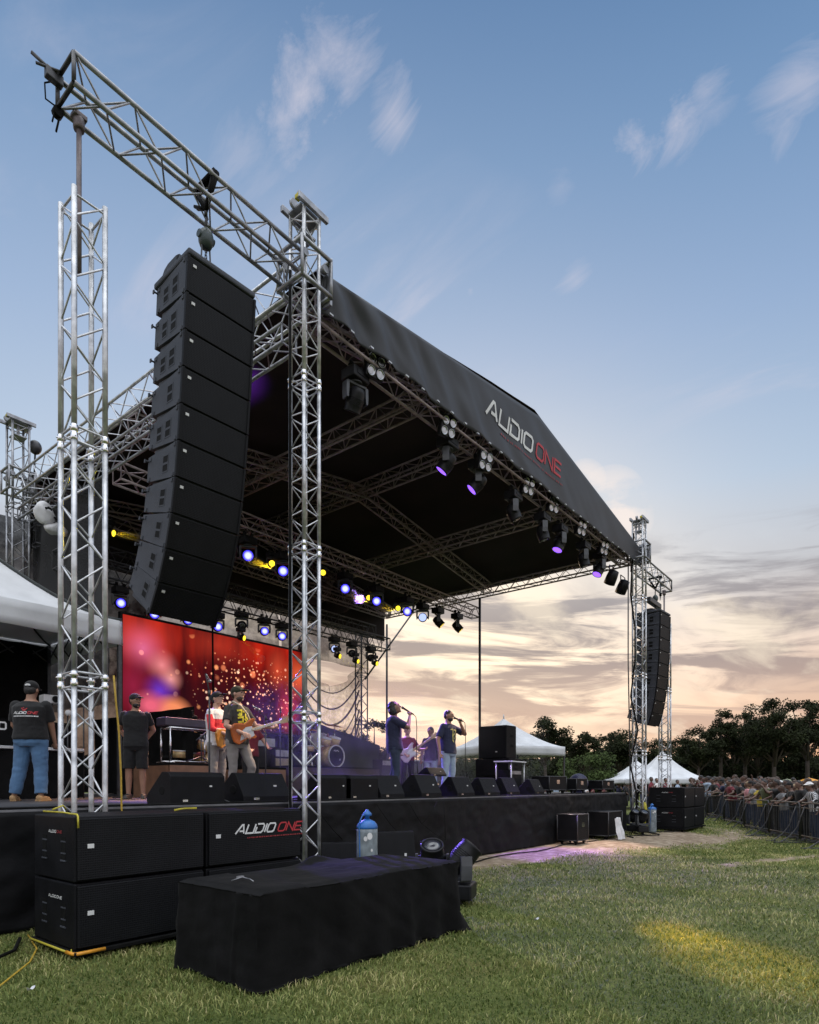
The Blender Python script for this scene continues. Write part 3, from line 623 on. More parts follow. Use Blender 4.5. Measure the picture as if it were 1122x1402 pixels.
proto(LEAN2, dict(skin=SKINE, shirt=F_WHITE, pants=F_DJ, hair='short', cap='brim', capmat=F_WHITE, sleeve=1.4), 1.72)
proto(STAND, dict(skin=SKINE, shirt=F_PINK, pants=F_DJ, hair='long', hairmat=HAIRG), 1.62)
used = [False]*len(protos)
def spectator(i, s, n, label, jit=0.0, shirt=None, hgt=1.0, turn=0.0):
    p = BP+BT*s+BN*n; z = gz(p.x, p.y)
    yaw = math.atan2(CF[0], -CF[1])+turn
    loc = (p.x, p.y, z)
    if not used[i]:
        used[i] = True; o = protos[i]; o.location = loc; o.rotation_euler = (0, 0, yaw); o['label'] = label
    else: o = dup(protos[i], loc, yaw, label)
    o.scale = (hgt, hgt, hgt)
    if shirt is not None:
        for c in o.children:
            if c.name.split('.')[0] == 'shirt': c.material_slots[0].link = 'OBJECT'; c.material_slots[0].material = shirt
    return o
rs = random.Random(11)
front = [(-1.9, 1, 'man in black at the very right edge leaning on the barrier', F_BURG), (-1.25, 4, 'woman raising one arm at the right end of the barrier', F_PINK), (-0.6, 3, 'man in navy beside the striped white hatted spectator', F_NAVY), (0.05, 6, 'spectator in a white brimmed hat and striped shirt leaning on the barrier', None),
         (0.75, 1, 'broad man in black T-shirt left of the white hatted spectator', F_BLACK), (1.45, 0, 'man in black cap and black T-shirt with forearms on the barrier', F_BLACK), (2.1, 2, 'long haired spectator in grey leaning beside the man in black cap', F_GREY), (2.75, 5, 'man holding up a phone at the barrier', F_BLACK),
         (3.4, 1, 'man in dark green shirt leaning on the middle of the barrier', F_GREEN), (4.05, 2, 'spectator in a yellow shirt leaning on the barrier', F_YEL), (4.7, 0, 'man in cap and grey shirt left of the yellow shirt', F_GREY), (5.4, 7, 'fair haired woman in pink at the barrier', None)]
for s, i, lab, sh in front: spectator(i, s, 0.42, lab, 0, sh, 0.97+0.06*rs.random(), rs.uniform(-0.25, 0.25))
cols = [(F_BLACK, 'black')]*5+[(F_NAVY, 'navy')]*2+[(F_CHAR, 'charcoal')]*2+[(F_GREY, 'grey'), (F_BURG, 'burgundy'), (F_WHITE, 'white'), (F_PALEJ, 'pale blue')]
k_ = 0
for row in range(5):
    n = 0.42+0.62*row; s = 6.1 if row == 0 else -2.2+0.3*row
    while s < 13.5:
        i = rs.choice((0, 1, 2, 5, 3)) if row == 0 else rs.choice((3, 3, 5, 7, 4, 0, 1, 2)); c, cn = rs.choice(cols)
        where = 'leaning on the far part of the barrier' if row == 0 else ('standing close behind the front row' if row < 3 else 'deep in the crowd behind the barrier')
        spectator(i, s+rs.uniform(-0.12, 0.12), n+rs.uniform(-0.12, 0.12), f'spectator in a {cn} shirt {where}', 0, c, rs.uniform(0.94, 1.05), rs.uniform(-0.4, 0.4))
        s += rs.uniform(0.55, 0.85)
# striped shirt of the man in the white hat
sm_ = mat('striped_fabric', (0.5, 0.5, 0.5), 0.85); nt, N, L = nodes_of(sm_); p = N['Principled BSDF']
tc = N.new('ShaderNodeTexCoord'); wv = N.new('ShaderNodeTexWave'); wv.bands_direction = 'X'; wv.inputs['Scale'].default_value = 6; L.new(tc.outputs['Object'], wv.inputs['Vector'])
rp = N.new('ShaderNodeValToRGB'); rp.color_ramp.interpolation = 'CONSTANT'; rp.color_ramp.elements[0].color = (0.02, 0.02, 0.025, 1); rp.color_ramp.elements[1].color = (0.6, 0.6, 0.62, 1); rp.color_ramp.elements[1].position = 0.5
L.new(wv.outputs['Fac'], rp.inputs['Fac']); L.new(rp.outputs['Color'], p.inputs['Base Color'])
for c in protos[6].children:
    if c.name.split('.')[0] == 'shirt': c.material_slots[0].link = 'OBJECT'; c.material_slots[0].material = sm_
# the far crowd that reads as one mass
m = MB(); mats_ = [F_BLACK, F_NAVY, F_CHAR, F_BURG, F_WHITE, F_RED, F_PALEJ, SKINE, SKIND, HAIRB, HAIRBR, F_PINK]
def far_person(x, y, z, h):
    c = rs.choice((0, 0, 0, 0, 0, 1, 1, 2, 2, 3, 4, 6)); a = rs.uniform(0, 6.28); R = Matrix.Rotation(a, 3, 'Z')
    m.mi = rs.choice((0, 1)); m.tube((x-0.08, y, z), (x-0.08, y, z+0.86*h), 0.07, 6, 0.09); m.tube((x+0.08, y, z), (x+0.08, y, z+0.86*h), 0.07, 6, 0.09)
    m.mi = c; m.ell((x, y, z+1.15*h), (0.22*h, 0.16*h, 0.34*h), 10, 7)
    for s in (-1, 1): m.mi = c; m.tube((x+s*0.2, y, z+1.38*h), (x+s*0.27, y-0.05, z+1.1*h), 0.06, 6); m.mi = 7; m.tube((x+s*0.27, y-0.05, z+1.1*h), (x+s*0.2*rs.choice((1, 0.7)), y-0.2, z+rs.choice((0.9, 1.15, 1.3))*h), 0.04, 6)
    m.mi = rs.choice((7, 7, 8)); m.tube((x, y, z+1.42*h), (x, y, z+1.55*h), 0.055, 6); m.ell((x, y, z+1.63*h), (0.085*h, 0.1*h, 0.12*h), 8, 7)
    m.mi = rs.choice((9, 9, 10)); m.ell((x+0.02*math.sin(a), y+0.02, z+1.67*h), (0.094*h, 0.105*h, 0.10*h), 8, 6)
for _ in range(190):
    s = rs.uniform(-3, 26); n = 3.7+rs.random()**1.3*14; p = BP+BT*s+BN*n; far_person(p.x, p.y, gz(p.x, p.y), rs.uniform(0.94, 1.06))
for _ in range(70):
    q = at_y(rs.uniform(728, 962), 1074, rs.uniform(34, 62)); far_person(q.x, q.y, gz(q.x, q.y), rs.uniform(0.94, 1.04))
tag(m.build('crowd', mats_), None, None, None, 'stuff')
# ================================================================ camera
cam = bpy.data.cameras.new('camera'); camo = bpy.data.objects.new('camera', cam); COL.objects.link(camo)
cam.sensor_fit = 'VERTICAL'; cam.sensor_height = 36.0; cam.sensor_width = 28.8
cam.lens = FOC/1402*36; cam.shift_y = (1074-701)/1402.0; cam.clip_start = 0.05; cam.clip_end = 4000
camo.location = (0, 0, CAMH); camo.rotation_euler = (PI/2, 0, -math.atan2(FW[0], FW[1]))
SC.camera = camo
SC.view_settings.view_transform = 'Standard'; SC.view_settings.look = 'None'; SC.view_settings.exposure = 0.0; SC.view_settings.gamma = 1
SC.cycles.max_bounces = 6; SC.cycles.transparent_max_bounces = 24; SC.cycles.use_denoising = True
SC.cycles.sample_clamp_indirect = 4.0
# ================================================================ sky
SUNV = Vector((0.664, 0.745, 0.06)).normalized()
def make_world():
    w = bpy.data.worlds.new('World'); SC.world = w; w.use_nodes = True
    nt = w.node_tree; N = nt.nodes; L = nt.links; N.clear()
    out = N.new('ShaderNodeOutputWorld'); bg = N.new('ShaderNodeBackground'); L.new(bg.outputs[0], out.inputs[0])
    tc = N.new('ShaderNodeTexCoord'); D = tc.outputs['Generated']
    def vm(op, a, b=None, out='Vector'):
        n = N.new('ShaderNodeVectorMath'); n.operation = op
        for i, x in enumerate((a, b)):
            if x is None: continue
            if isinstance(x, (tuple, list, Vector)): n.inputs[i].default_value = x
            else: L.new(x, n.inputs[i])
        return n.outputs[out]
    def mm(op, a, b=None, c=None, clamp=False):
        n = N.new('ShaderNodeMath'); n.operation = op; n.use_clamp = clamp
        for i, x in enumerate((a, b, c)):
            if x is None: continue
            if isinstance(x, (int, float)): n.inputs[i].default_value = x
            else: L.new(x, n.inputs[i])
        return n.outputs[0]
    def ramp(fac, stops, interp='LINEAR'):
        r = N.new('ShaderNodeValToRGB'); r.color_ramp.interpolation = interp
        e = r.color_ramp.elements
        while len(e) < len(stops): e.new(0.5)
        for i, (p, c) in enumerate(stops):
            e[i].position = p; e[i].color = (*(c if isinstance(c, tuple) else (c, c, c)), 1)
        L.new(fac, r.inputs['Fac']); return r.outputs['Color']
    def mix(f, a, b, mode='MIX'):
        n = N.new('ShaderNodeMix'); n.data_type = 'RGBA'; n.blend_type = mode
        for nm, x in (('Factor', f), ('A', a), ('B', b)):
            if isinstance(x, (int, float)): n.inputs[nm].default_value = x
            elif isinstance(x, tuple): n.inputs[nm].default_value = (*x, 1)
            else: L.new(x, n.inputs[nm])
        return n.outputs['Result']
    def noi(vec, sc, det=8, rough=0.55, dist=0.0):
        n = N.new('ShaderNodeTexNoise'); n.inputs['Scale'].default_value = sc; n.inputs['Detail'].default_value = det
        n.inputs['Roughness'].default_value = rough; n.inputs['Distortion'].default_value = dist
        L.new(vec, n.inputs['Vector']); return n.outputs['Fac']
    sp = N.new('ShaderNodeSeparateXYZ'); L.new(D, sp.inputs[0]); z = sp.outputs['Z']
    # sunset-side sky gradient; top stops raised out of view to light the ground
    base = ramp(z, [(0.0, (0.90, 0.40, 0.16)), (0.05, (0.96, 0.47, 0.22)), (0.11, (0.96, 0.60, 0.38)), (0.20, (0.90, 0.71, 0.58)),
                    (0.29, (0.66, 0.68, 0.72)), (0.40, (0.41, 0.53, 0.69)), (0.56, (0.265, 0.395, 0.615)), (0.70, (0.155, 0.285, 0.50)),
                    (0.79, (0.095, 0.205, 0.405)), (0.82, (0.3, 0.45, 0.7)), (0.88, (2.6, 2.75, 2.9))])
    away = ramp(z, [(0.0, (1.0, 0.95, 0.95)), (0.2, (1.4, 1.36, 1.4)), (0.5, (1.15, 1.22, 1.38)), (0.82, (1.6, 1.7, 1.8)), (0.88, (2.9, 3.0, 3.1))])  # unseen sky behind the camera, brightened with its zenith to fill the foreground
    facing = vm('DOT_PRODUCT', D, tuple(SUNV), 'Value')
    f1 = mm('MULTIPLY_ADD', facing, 1.1, 0.45, True)
    col = mix(f1, away, base)
    # brighter towards the hidden sun
    g = mm('POWER', mm('MAXIMUM', facing, 0.0), 5.0)
    col = mix(mm('MULTIPLY', g, 0.42), col, (0.88, 0.92, 1.0))
    GL = Vector((0.845, 0.544, 0.155)).normalized(); g2 = mm('POWER', mm('MAXIMUM', vm('DOT_PRODUCT', D, tuple(GL), 'Value'), 0.0), 26.0)
    col = mix(mm('MULTIPLY', g2, 0.80), col, (1.45, 1.16, 0.82))
    # streaky layer cloud low over the horizon
    zz = mm('ADD', mm('MAXIMUM', z, 0.0), 0.10)
    div = N.new('ShaderNodeCombineXYZ')
    L.new(mm('DIVIDE', sp.outputs['X'], zz), div.inputs[0]); L.new(mm('DIVIDE', sp.outputs['Y'], zz), div.inputs[1])
    pl = div.outputs[0]
    rot = N.new('ShaderNodeMapping'); rot.inputs['Rotation'].default_value = (0, 0, 0.9); rot.inputs['Scale'].default_value = (0.42, 1.1, 1); rot.inputs['Location'].default_value = (3.1, 1.7, 0)
    L.new(pl, rot.inputs['Vector'])
    n1 = noi(rot.outputs[0], 0.95, 9, 0.56, 0.35)
    band = ramp(z, [(0.0, 0.35), (0.06, 0.8), (0.14, 1.0), (0.27, 1.0), (0.33, 0.45), (0.40, 0.0)])
    c1 = mm('MULTIPLY', ramp(n1, [(0.42, 0.0), (0.56, 1.0)], 'EASE'), band, None, True)
    ccol = ramp(z, [(0.0, (0.62, 0.34, 0.24)), (0.10, (0.58, 0.40, 0.33)), (0.2, (0.33, 0.275, 0.275)), (0.32, (0.33, 0.325, 0.355))])
    ccol = mix(mm('MULTIPLY', f1, 1.0), (0.30, 0.31, 0.36), ccol)
    col = mix(mm('MULTIPLY', c1, 0.45), col, ccol)
    az = mm('ARCTAN2', sp.outputs['X'], sp.outputs['Y'])
    cb = N.new('ShaderNodeCombineXYZ'); L.new(mm('MULTIPLY', az, 2.3), cb.inputs[0]); L.new(mm('ADD', mm('MULTIPLY', z, 15.0), mm('MULTIPLY', az, 0.9)), cb.inputs[1])
    n1c = noi(cb.outputs[0], 1.5, 10, 0.6, 0.7)
    bnd2 = ramp(z, [(0.03, 0.3), (0.10, 0.9), (0.24, 1.0), (0.31, 0.75), (0.36, 0.0)])
    c1c = mm('MULTIPLY', mm('MULTIPLY', ramp(n1c, [(0.43, 0.0), (0.57, 1.0)], 'EASE'), bnd2), f1, True)
    col = mix(mm('MULTIPLY', c1c, 0.95), col, ccol)
    n1b = noi(rot.outputs[0], 2.1, 8, 0.55, 0.3)
    edge = mm('MULTIPLY', ramp(n1b, [(0.52, 0.0), (0.68, 1.0)], 'EASE'), band, None, True)
    col = mix(mm('MULTIPLY', mm('MULTIPLY', edge, f1), 0.55), col, (1.05, 0.90, 0.70))
    # thin high wisps
    rot2 = N.new('ShaderNodeMapping'); rot2.inputs['Rotation'].default_value = (0, 0, -0.35); rot2.inputs['Scale'].default_value = (2.6, 0.8, 1); rot2.inputs['Location'].default_value = (0.3, 5.2, 0)
    L.new(pl, rot2.inputs['Vector'])
    n2 = noi(rot2.outputs[0], 1.5, 10, 0.62, 0.8)
    n3 = noi(pl, 1.1, 3, 0.5, 0.0)
    up = ramp(z, [(0.38, 0.0), (0.50, 1.0)])
    c2 = mm('MULTIPLY', mm('MULTIPLY', ramp(n2, [(0.50, 0.0), (0.78, 1.0)], 'EASE'), ramp(n3, [(0.46, 0.0), (0.62, 1.0)])), up, None, True)
    wsp = N.new('ShaderNodeMapping'); wsp.inputs['Rotation'].default_value = (0, 0, -0.35); wsp.inputs['Scale'].default_value = (1.7, 0.8, 1); L.new(pl, wsp.inputs['Vector'])
    tot = c2
    for (px, py, rad, k) in ((455, 70, 0.075, 0.8), (410, 125, 0.085, 1.0), (385, 165, 0.06, 0.8), (545, 168, 0.065, 0.95), (875, 190, 0.06, 0.9), (920, 160, 0.075, 0.95), (965, 130, 0.05, 0.6), (1105, 130, 0.08, 0.85), (1075, 185, 0.07, 0.7), (770, 255, 0.05, 0.35), (790, 385, 0.045, 0.5), (645, 398, 0.015, 0.7), (330, 210, 0.09, 0.35)):
        r = (px-561)/FOC; t = (1074-py)/FOC
        d = Vector((FW[0]+r*RT[0], FW[1]+r*RT[1], t)).normalized()
        ds = vm('DISTANCE', D, tuple(d), 'Value')
        blob = mm('SUBTRACT', 1.0, mm('DIVIDE', ds, rad), None, True)
        nv = mm('MULTIPLY_ADD', blob, 0.40, noi(wsp.outputs[0], 5.2, 12, 0.66, 0.9))
        nn = ramp(nv, [(0.75, 0.0), (1.02, 1.0)])
        tot = mm('MAXIMUM', tot, mm('MULTIPLY', mm('MULTIPLY', nn, mm('MULTIPLY', blob, 3.0, None, True)), k))
    col = mix(mm('MULTIPLY', tot, 0.60), col, (0.70, 0.66, 0.74))
    # cumulus edge lit by the low sun, right of the roof
    for (px, py, rad) in ((835, 690, 0.05), (860, 712, 0.035), (800, 660, 0.03)):
        r = (px-561)/FOC; t = (1074-py)/FOC
        d = Vector((FW[0]+r*RT[0], FW[1]+r*RT[1], t)).normalized()
        ds = vm('DISTANCE', D, tuple(d), 'Value')
        blob = mm('SUBTRACT', 1.0, mm('DIVIDE', ds, rad), None, True)
        nn = ramp(noi(pl, 4.5, 8, 0.6, 0.3), [(0.40, 0.0), (0.58, 1.0)])
        col = mix(mm('MULTIPLY', mm('MULTIPLY', mm('SQRT', blob), nn), 0.85), col, (0.95, 0.84, 0.78))
    sky = N.new('ShaderNodeTexSky'); sky.sky_type = 'NISHITA'; sky.sun_disc = False
    sky.sun_elevation = math.radians(4); sky.sun_rotation = math.atan2(SUNV.x, SUNV.y)
    sk = N.new('ShaderNodeVectorMath'); sk.operation = 'SCALE'; sk.inputs['Scale'].default_value = 0.008; L.new(sky.outputs[0], sk.inputs[0])
    col = mix(1.0, col, sk.outputs[0], 'ADD')
    below = mm('GREATER_THAN', z, -0.02)
    col = mix(below, (0.10, 0.10, 0.08), col)
    L.new(col, bg.inputs['Color']); bg.inputs['Strength'].default_value = 1.0
make_world()
sun = bpy.data.lights.new('sun', 'SUN'); sun.energy = 0.5; sun.angle = math.radians(12); sun.color = (1.0, 0.72, 0.5)
so = bpy.data.objects.new('sun', sun); COL.objects.link(so); so.rotation_euler = (-SUNV).to_track_quat('-Z', 'Y').to_euler()
def spot(name, loc, target, energy, col, angle, blend=0.4, size=0.06):
    l = bpy.data.lights.new(name, 'SPOT'); l.energy = energy; l.color = col; l.spot_size = math.radians(angle); l.spot_blend = blend; l.shadow_soft_size = size
    o = bpy.data.objects.new(name, l); COL.objects.link(o); o.location = loc
    o.rotation_euler = (Vector(target)-Vector(loc)).to_track_quat('-Z', 'Y').to_euler()
    return o
# ================================================================ ground
def worn(a, b):
    """how far the turf is trodden away (0 grass, 1 bare earth) along the stage front"""
    n = noise.noise(Vector((a*0.45, b*0.9, 3.1)))*0.6+noise.noise(Vector((a*1.7, b*2.3, 7.7)))*0.35
    w = 0.0
    if 6.5 < a < 30:
        mid = 6.25-0.02*(a-7)-0.16*max(0, a-12)
        wid = 0.7+0.17*min(6, max(0, a-7.5))
        w = max(w, 1.15-abs(b-mid)/wid)*sstep((a-6.5)/1.5)*(1-sstep((a-17)/5)*0.55)
    # a thinner streak farther along the audience side
    d = abs((b+0.25*(a-14))-2.2)
    if a > 11: w = max(w, (0.62-d/0.7)*sstep((a-11)/2))
    return max(0.0, min(1.0, w+n*0.75 if w > 0 else 0))
def make_ground():
    xs = list(np.concatenate([-np.geomspace(1500, 6, 26), np.arange(-5, 31, 0.3), np.geomspace(32, 1800, 34)]))
    ys = list(np.concatenate([-np.geomspace(1500, 9, 26), np.arange(-8.5, 12, 0.3), np.geomspace(13, 1800, 36)]))
    vs = [(x, y, gz(x, y)) for y in ys for x in xs]; W = len(xs)
    fs = [(j*W+i, j*W+i+1, (j+1)*W+i+1, (j+1)*W+i) for j in range(len(ys)-1) for i in range(W-1)]
    me = bpy.data.meshes.new('ground'); me.from_pydata(vs, [], fs)
    at = me.attributes.new('wear', 'FLOAT', 'POINT')
    at.data.foreach_set('value', [worn(v[0], v[1]) for v in vs])
    m = bpy.data.materials.new('turf_ground'); nt, N, L = nodes_of(m); p = N['Principled BSDF']; p.inputs['Roughness'].default_value = 0.95; p.inputs['Specular IOR Level'].default_value = 0.2
    tc = N.new('ShaderNodeTexCoord')
    def noi(s, d=6, r=0.6):
        n = N.new('ShaderNodeTexNoise'); n.inputs['Scale'].default_value = s; n.inputs['Detail'].default_value = d; n.inputs['Roughness'].default_value = r
        L.new(tc.outputs['Object'], n.inputs['Vector']); return n.outputs['Fac']
    def ramp(f, st):
        r = N.new('ShaderNodeValToRGB'); e = r.color_ramp.elements
        while len(e) < len(st): e.new(0.5)
        for i, (q, c) in enumerate(st): e[i].position = q; e[i].color = (*c, 1)
        L.new(f, r.inputs['Fac']); return r.outputs['Color']
    g1 = ramp(noi(0.55), [(0.3, (0.075, 0.100, 0.024)), (0.5, (0.13, 0.15, 0.045)), (0.7, (0.15, 0.145, 0.05))])
    g2 = ramp(noi(38, 8, 0.7), [(0.3, (0.25, 0.25, 0.25)), (0.7, (1.25, 1.25, 1.15))])
    mx = N.new('ShaderNodeMix'); mx.data_type = 'RGBA'; mx.blend_type = 'MULTIPLY'; mx.inputs['Factor'].default_value = 1
    L.new(g1, mx.inputs['A']); L.new(g2, mx.inputs['B'])
    d1 = ramp(noi(5, 8, 0.65), [(0.3, (0.17, 0.12, 0.08)), (0.5, (0.26, 0.20, 0.14)), (0.7, (0.48, 0.40, 0.31))])
    wa = N.new('ShaderNodeAttribute'); wa.attribute_name = 'wear'
    ad = N.new('ShaderNodeMath'); ad.operation = 'MULTIPLY_ADD'; L.new(noi(9, 6), ad.inputs[0]); ad.inputs[1].default_value = 0.9; ad.inputs[2].default_value = -0.45
    s2 = N.new('ShaderNodeMath'); s2.operation = 'ADD'; L.new(wa.outputs['Fac'], s2.inputs[0]); L.new(ad.outputs[0], s2.inputs[1])
    mr = N.new('ShaderNodeMapRange'); mr.interpolation_type = 'SMOOTHSTEP'; mr.inputs['From Min'].default_value = 0.25; mr.inputs['From Max'].default_value = 0.6; L.new(s2.outputs[0], mr.inputs['Value'])
    wm = N.new('ShaderNodeMath'); wm.operation = 'MULTIPLY'; L.new(mr.outputs[0], wm.inputs[0]); 
    gt = N.new('ShaderNodeMath'); gt.operation = 'MULTIPLY'; gt.use_clamp = True; gt.inputs[1].default_value = 12; L.new(wa.outputs['Fac'], gt.inputs[0]); L.new(gt.outputs[0], wm.inputs[1])
    m2 = N.new('ShaderNodeMix'); m2.data_type = 'RGBA'; L.new(wm.outputs[0], m2.inputs['Factor']); L.new(mx.outputs['Result'], m2.inputs['A']); L.new(d1, m2.inputs['B'])
    L.new(m2.outputs['Result'], p.inputs['Base Color'])
    b = N.new('ShaderNodeBump'); b.inputs['Strength'].default_value = 0.8; b.inputs['Distance'].default_value = 0.03; L.new(noi(30, 8, 0.7), b.inputs['Height']); L.new(b.outputs[0], p.inputs['Normal'])
    me.materials.append(m)
    for q in me.polygons: q.use_smooth = True
    o = link('ground', me); tag(o, None, None, None, 'structure')
make_ground()
def make_grass():
    rng = np.random.default_rng(3)
    NB = 270000
    u = rng.random(NB); d = (math.sqrt(3.0)+u*(math.sqrt(30)-math.sqrt(3.0)))**2
    r = (rng.random(NB)-0.5)*1.75
    X = d*(FW[0]+r*RT[0]); Y = d*(FW[1]+r*RT[1])
    cl = np.sin(X*2.9+np.sin(Y*3.7)*1.4)+np.sin(Y*4.3+np.sin(X*2.3)*1.7)+0.9*np.sin(X*9.1+Y*5.3+np.sin(Y*7.9))
    keep = (Y < 6.55) | (X > 20)
    inside = (X > 2.7) & (X < 4.9) & (Y > 3.5) & (Y < 4.4)
    inside |= (X > 2.3) & (X < 4.5) & (Y > 5.2) & (Y < 5.9)
    keep &= ~inside
    W = np.array([worn(a, b) if 6.3 < a < 31 else 0 for a, b in zip(X, Y)])
    keep &= rng.random(NB) > W*1.5
    X, Y, d, cl, W = X[keep], Y[keep], d[keep], cl[keep], W[keep]; n = len(X)
    Z = np.array([gz(a, b) for a, b in zip(X, Y)])
    hgt = (0.026+0.018*rng.random(n)+0.006*cl)*(0.9+0.022*d); wid = 0.0018+0.00055*d
    hgt = np.clip(hgt, 0.015, 0.11)
    az = rng.random(n)*2*PI; lean = hgt*(0.35+0.9*rng.random(n)); la = az+PI/2+rng.normal(0, 0.6, n)+0.6*np.sin(X*1.3)
    cx, cy = np.cos(az)*wid, np.sin(az)*wid; lx, ly = np.cos(la)*lean, np.sin(la)*lean
    V = np.zeros((n, 5, 3))
    V[:, 0] = np.stack([X-cx, Y-cy, Z-0.004], 1); V[:, 1] = np.stack([X+cx, Y+cy, Z-0.004], 1)
    V[:, 2] = np.stack([X-cx*.75+lx*.35, Y-cy*.75+ly*.35, Z+hgt*.6], 1); V[:, 3] = np.stack([X+cx*.75+lx*.35, Y+cy*.75+ly*.35, Z+hgt*.6], 1)
    V[:, 4] = np.stack([X+lx, Y+ly, Z+hgt*(0.95-0.25*rng.random(n))], 1)
    me = bpy.data.meshes.new('grass')
    me.vertices.add(n*5); me.vertices.foreach_set('co', V.reshape(-1))
    base = np.arange(n)[:, None]*5
    quads = base+np.array([[0, 1, 3, 2]]); tris = base+np.array([[2, 3, 4]])
    li = np.concatenate([quads.reshape(-1), tris.reshape(-1)])
    me.loops.add(len(li)); me.loops.foreach_set('vertex_index', li)
    me.polygons.add(2*n)
    me.polygons.foreach_set('loop_start', np.concatenate([np.arange(n)*4, n*4+np.arange(n)*3]))
    me.update(calc_edges=True)
    at = me.attributes.new('tint', 'FLOAT', 'POINT')
    big = np.sin(X*0.9+1.2*np.sin(Y*0.8))*np.sin(Y*1.1+np.sin(X*0.7)); tint = np.clip(0.36+0.20*cl/2+0.13*big+rng.normal(0, 0.22, n)+0.5*W, 0, 1)
    at.data.foreach_set('value', np.repeat(tint, 5))
    m = bpy.data.materials.new('grass_blade'); nt, N, L = nodes_of(m); p = N['Principled BSDF']; p.inputs['Roughness'].default_value = 0.6; p.inputs['Specular IOR Level'].default_value = 0.3
    a = N.new('ShaderNodeAttribute'); a.attribute_name = 'tint'
    rp = N.new('ShaderNodeValToRGB'); e = rp.color_ramp.elements
    for _ in range(2): e.new(0.5)
    for i, (q, c) in enumerate([(0.0, (0.060, 0.095, 0.018)), (0.4, (0.165, 0.205, 0.052)), (0.7, (0.35, 0.345, 0.125)), (1.0, (0.52, 0.45, 0.23))]): e[i].position = q; e[i].color = (*c, 1)
    L.new(a.outputs['Fac'], rp.inputs['Fac']); L.new(rp.outputs['Color'], p.inputs['Base Color'])
    tr = N.new('ShaderNodeBsdfTranslucent'); L.new(rp.outputs['Color'], tr.inputs['Color'])
    ms = N.new('ShaderNodeMixShader'); ms.inputs[0].default_value = 0.3; L.new(p.outputs[0], ms.inputs[1]); L.new(tr.outputs[0], ms.inputs[2]); L.new(ms.outputs[0], N['Material Output'].inputs['Surface'])
    me.materials.append(m)
    tag(link('grass', me), None, None, None, 'stuff')
make_grass()
# ================================================================ stage deck
def wr(x, y, s=1.0, seed=0.0):
    return noise.noise(Vector((x*s, y*s, seed)))
A0, A1, B0, B1 = -3.0, 18.5, 6.65, 17.2
stage = thing('stage', 'long black stage with a cloth skirt along its front edge', 'stage', (8, 6.65, 0))
T = Matrix.Translation((-8, -6.65, 0))
m = MB(); m.box(((A0+A1)/2, (B0+B1)/2+0.02, DECK-0.05), (A1-A0, B1-B0, 0.1), T); m.build('deck', DECKM, stage)
m = MB(); m.box(((A0+A1)/2, B0-0.012, DECK-0.012), (A1-A0, 0.03, 0.02), T)
m.build('edge_strip', mat('edge_strip', (0.16, 0.16, 0.17), 0.5, 0.4), stage)
def skirt_fn(u, v):
    a = A0+u*(A1-A0); t = v
    k = (a % 1.25)/1.25
    sag = 0.07*math.sin(PI*k)*max(0, t-0.62)/0.38
    fold = 0.020*math.sin(a*5.0+wr(a, t, 1.3)*5)*(1-t)+0.045*wr(a, t*2.2, 1.5, 2)+0.02*wr(a*3, t*6-a*0.9, 1.5, 8)
    y = B0-0.03-0.03*(1-t)-abs(fold)-0.02*math.sin(PI*k)*t
    z = gz(a, 6)+0.01+t*(DECK-0.03-gz(a, 6))-sag*0.15
    return Vector((a, y, z))
m = MB(); m.sheet(skirt_fn, 420, 26, True, T); solid(m.build('skirt', SKIRT, stage), 0.004)
m = MB(); m.sheet(lambda u, v: Vector((A1+0.02+0.03*wr(u*10, v*3, 1, 4), B0+u*(B1-B0), -0.18+v*(DECK+0.14))), 80, 12, True, T); solid(m.build('side_skirt', SKIRT, stage), 0.004)
# crossed tie cords on the skirt
for (pa, pb) in (((515, 1100), (545, 1140)), ((560, 1098), (578, 1128)), ((600, 1096), (578, 1128)), ((578, 1128), (612, 1150)), ((608, 1096), (610, 1150)), ((440, 1115), (470, 1150))):
    p = on_b(pa[0], pa[1], B0-0.14); q = on_b(pb[0], pb[1], B0-0.14)
    mid = (p+q)/2+Vector((0, -0.01, -0.03))
    m = MB(); m.path([T @ p, T @ mid, T @ q], 0.006, 5); m.build('tie_cord', RUB, stage)
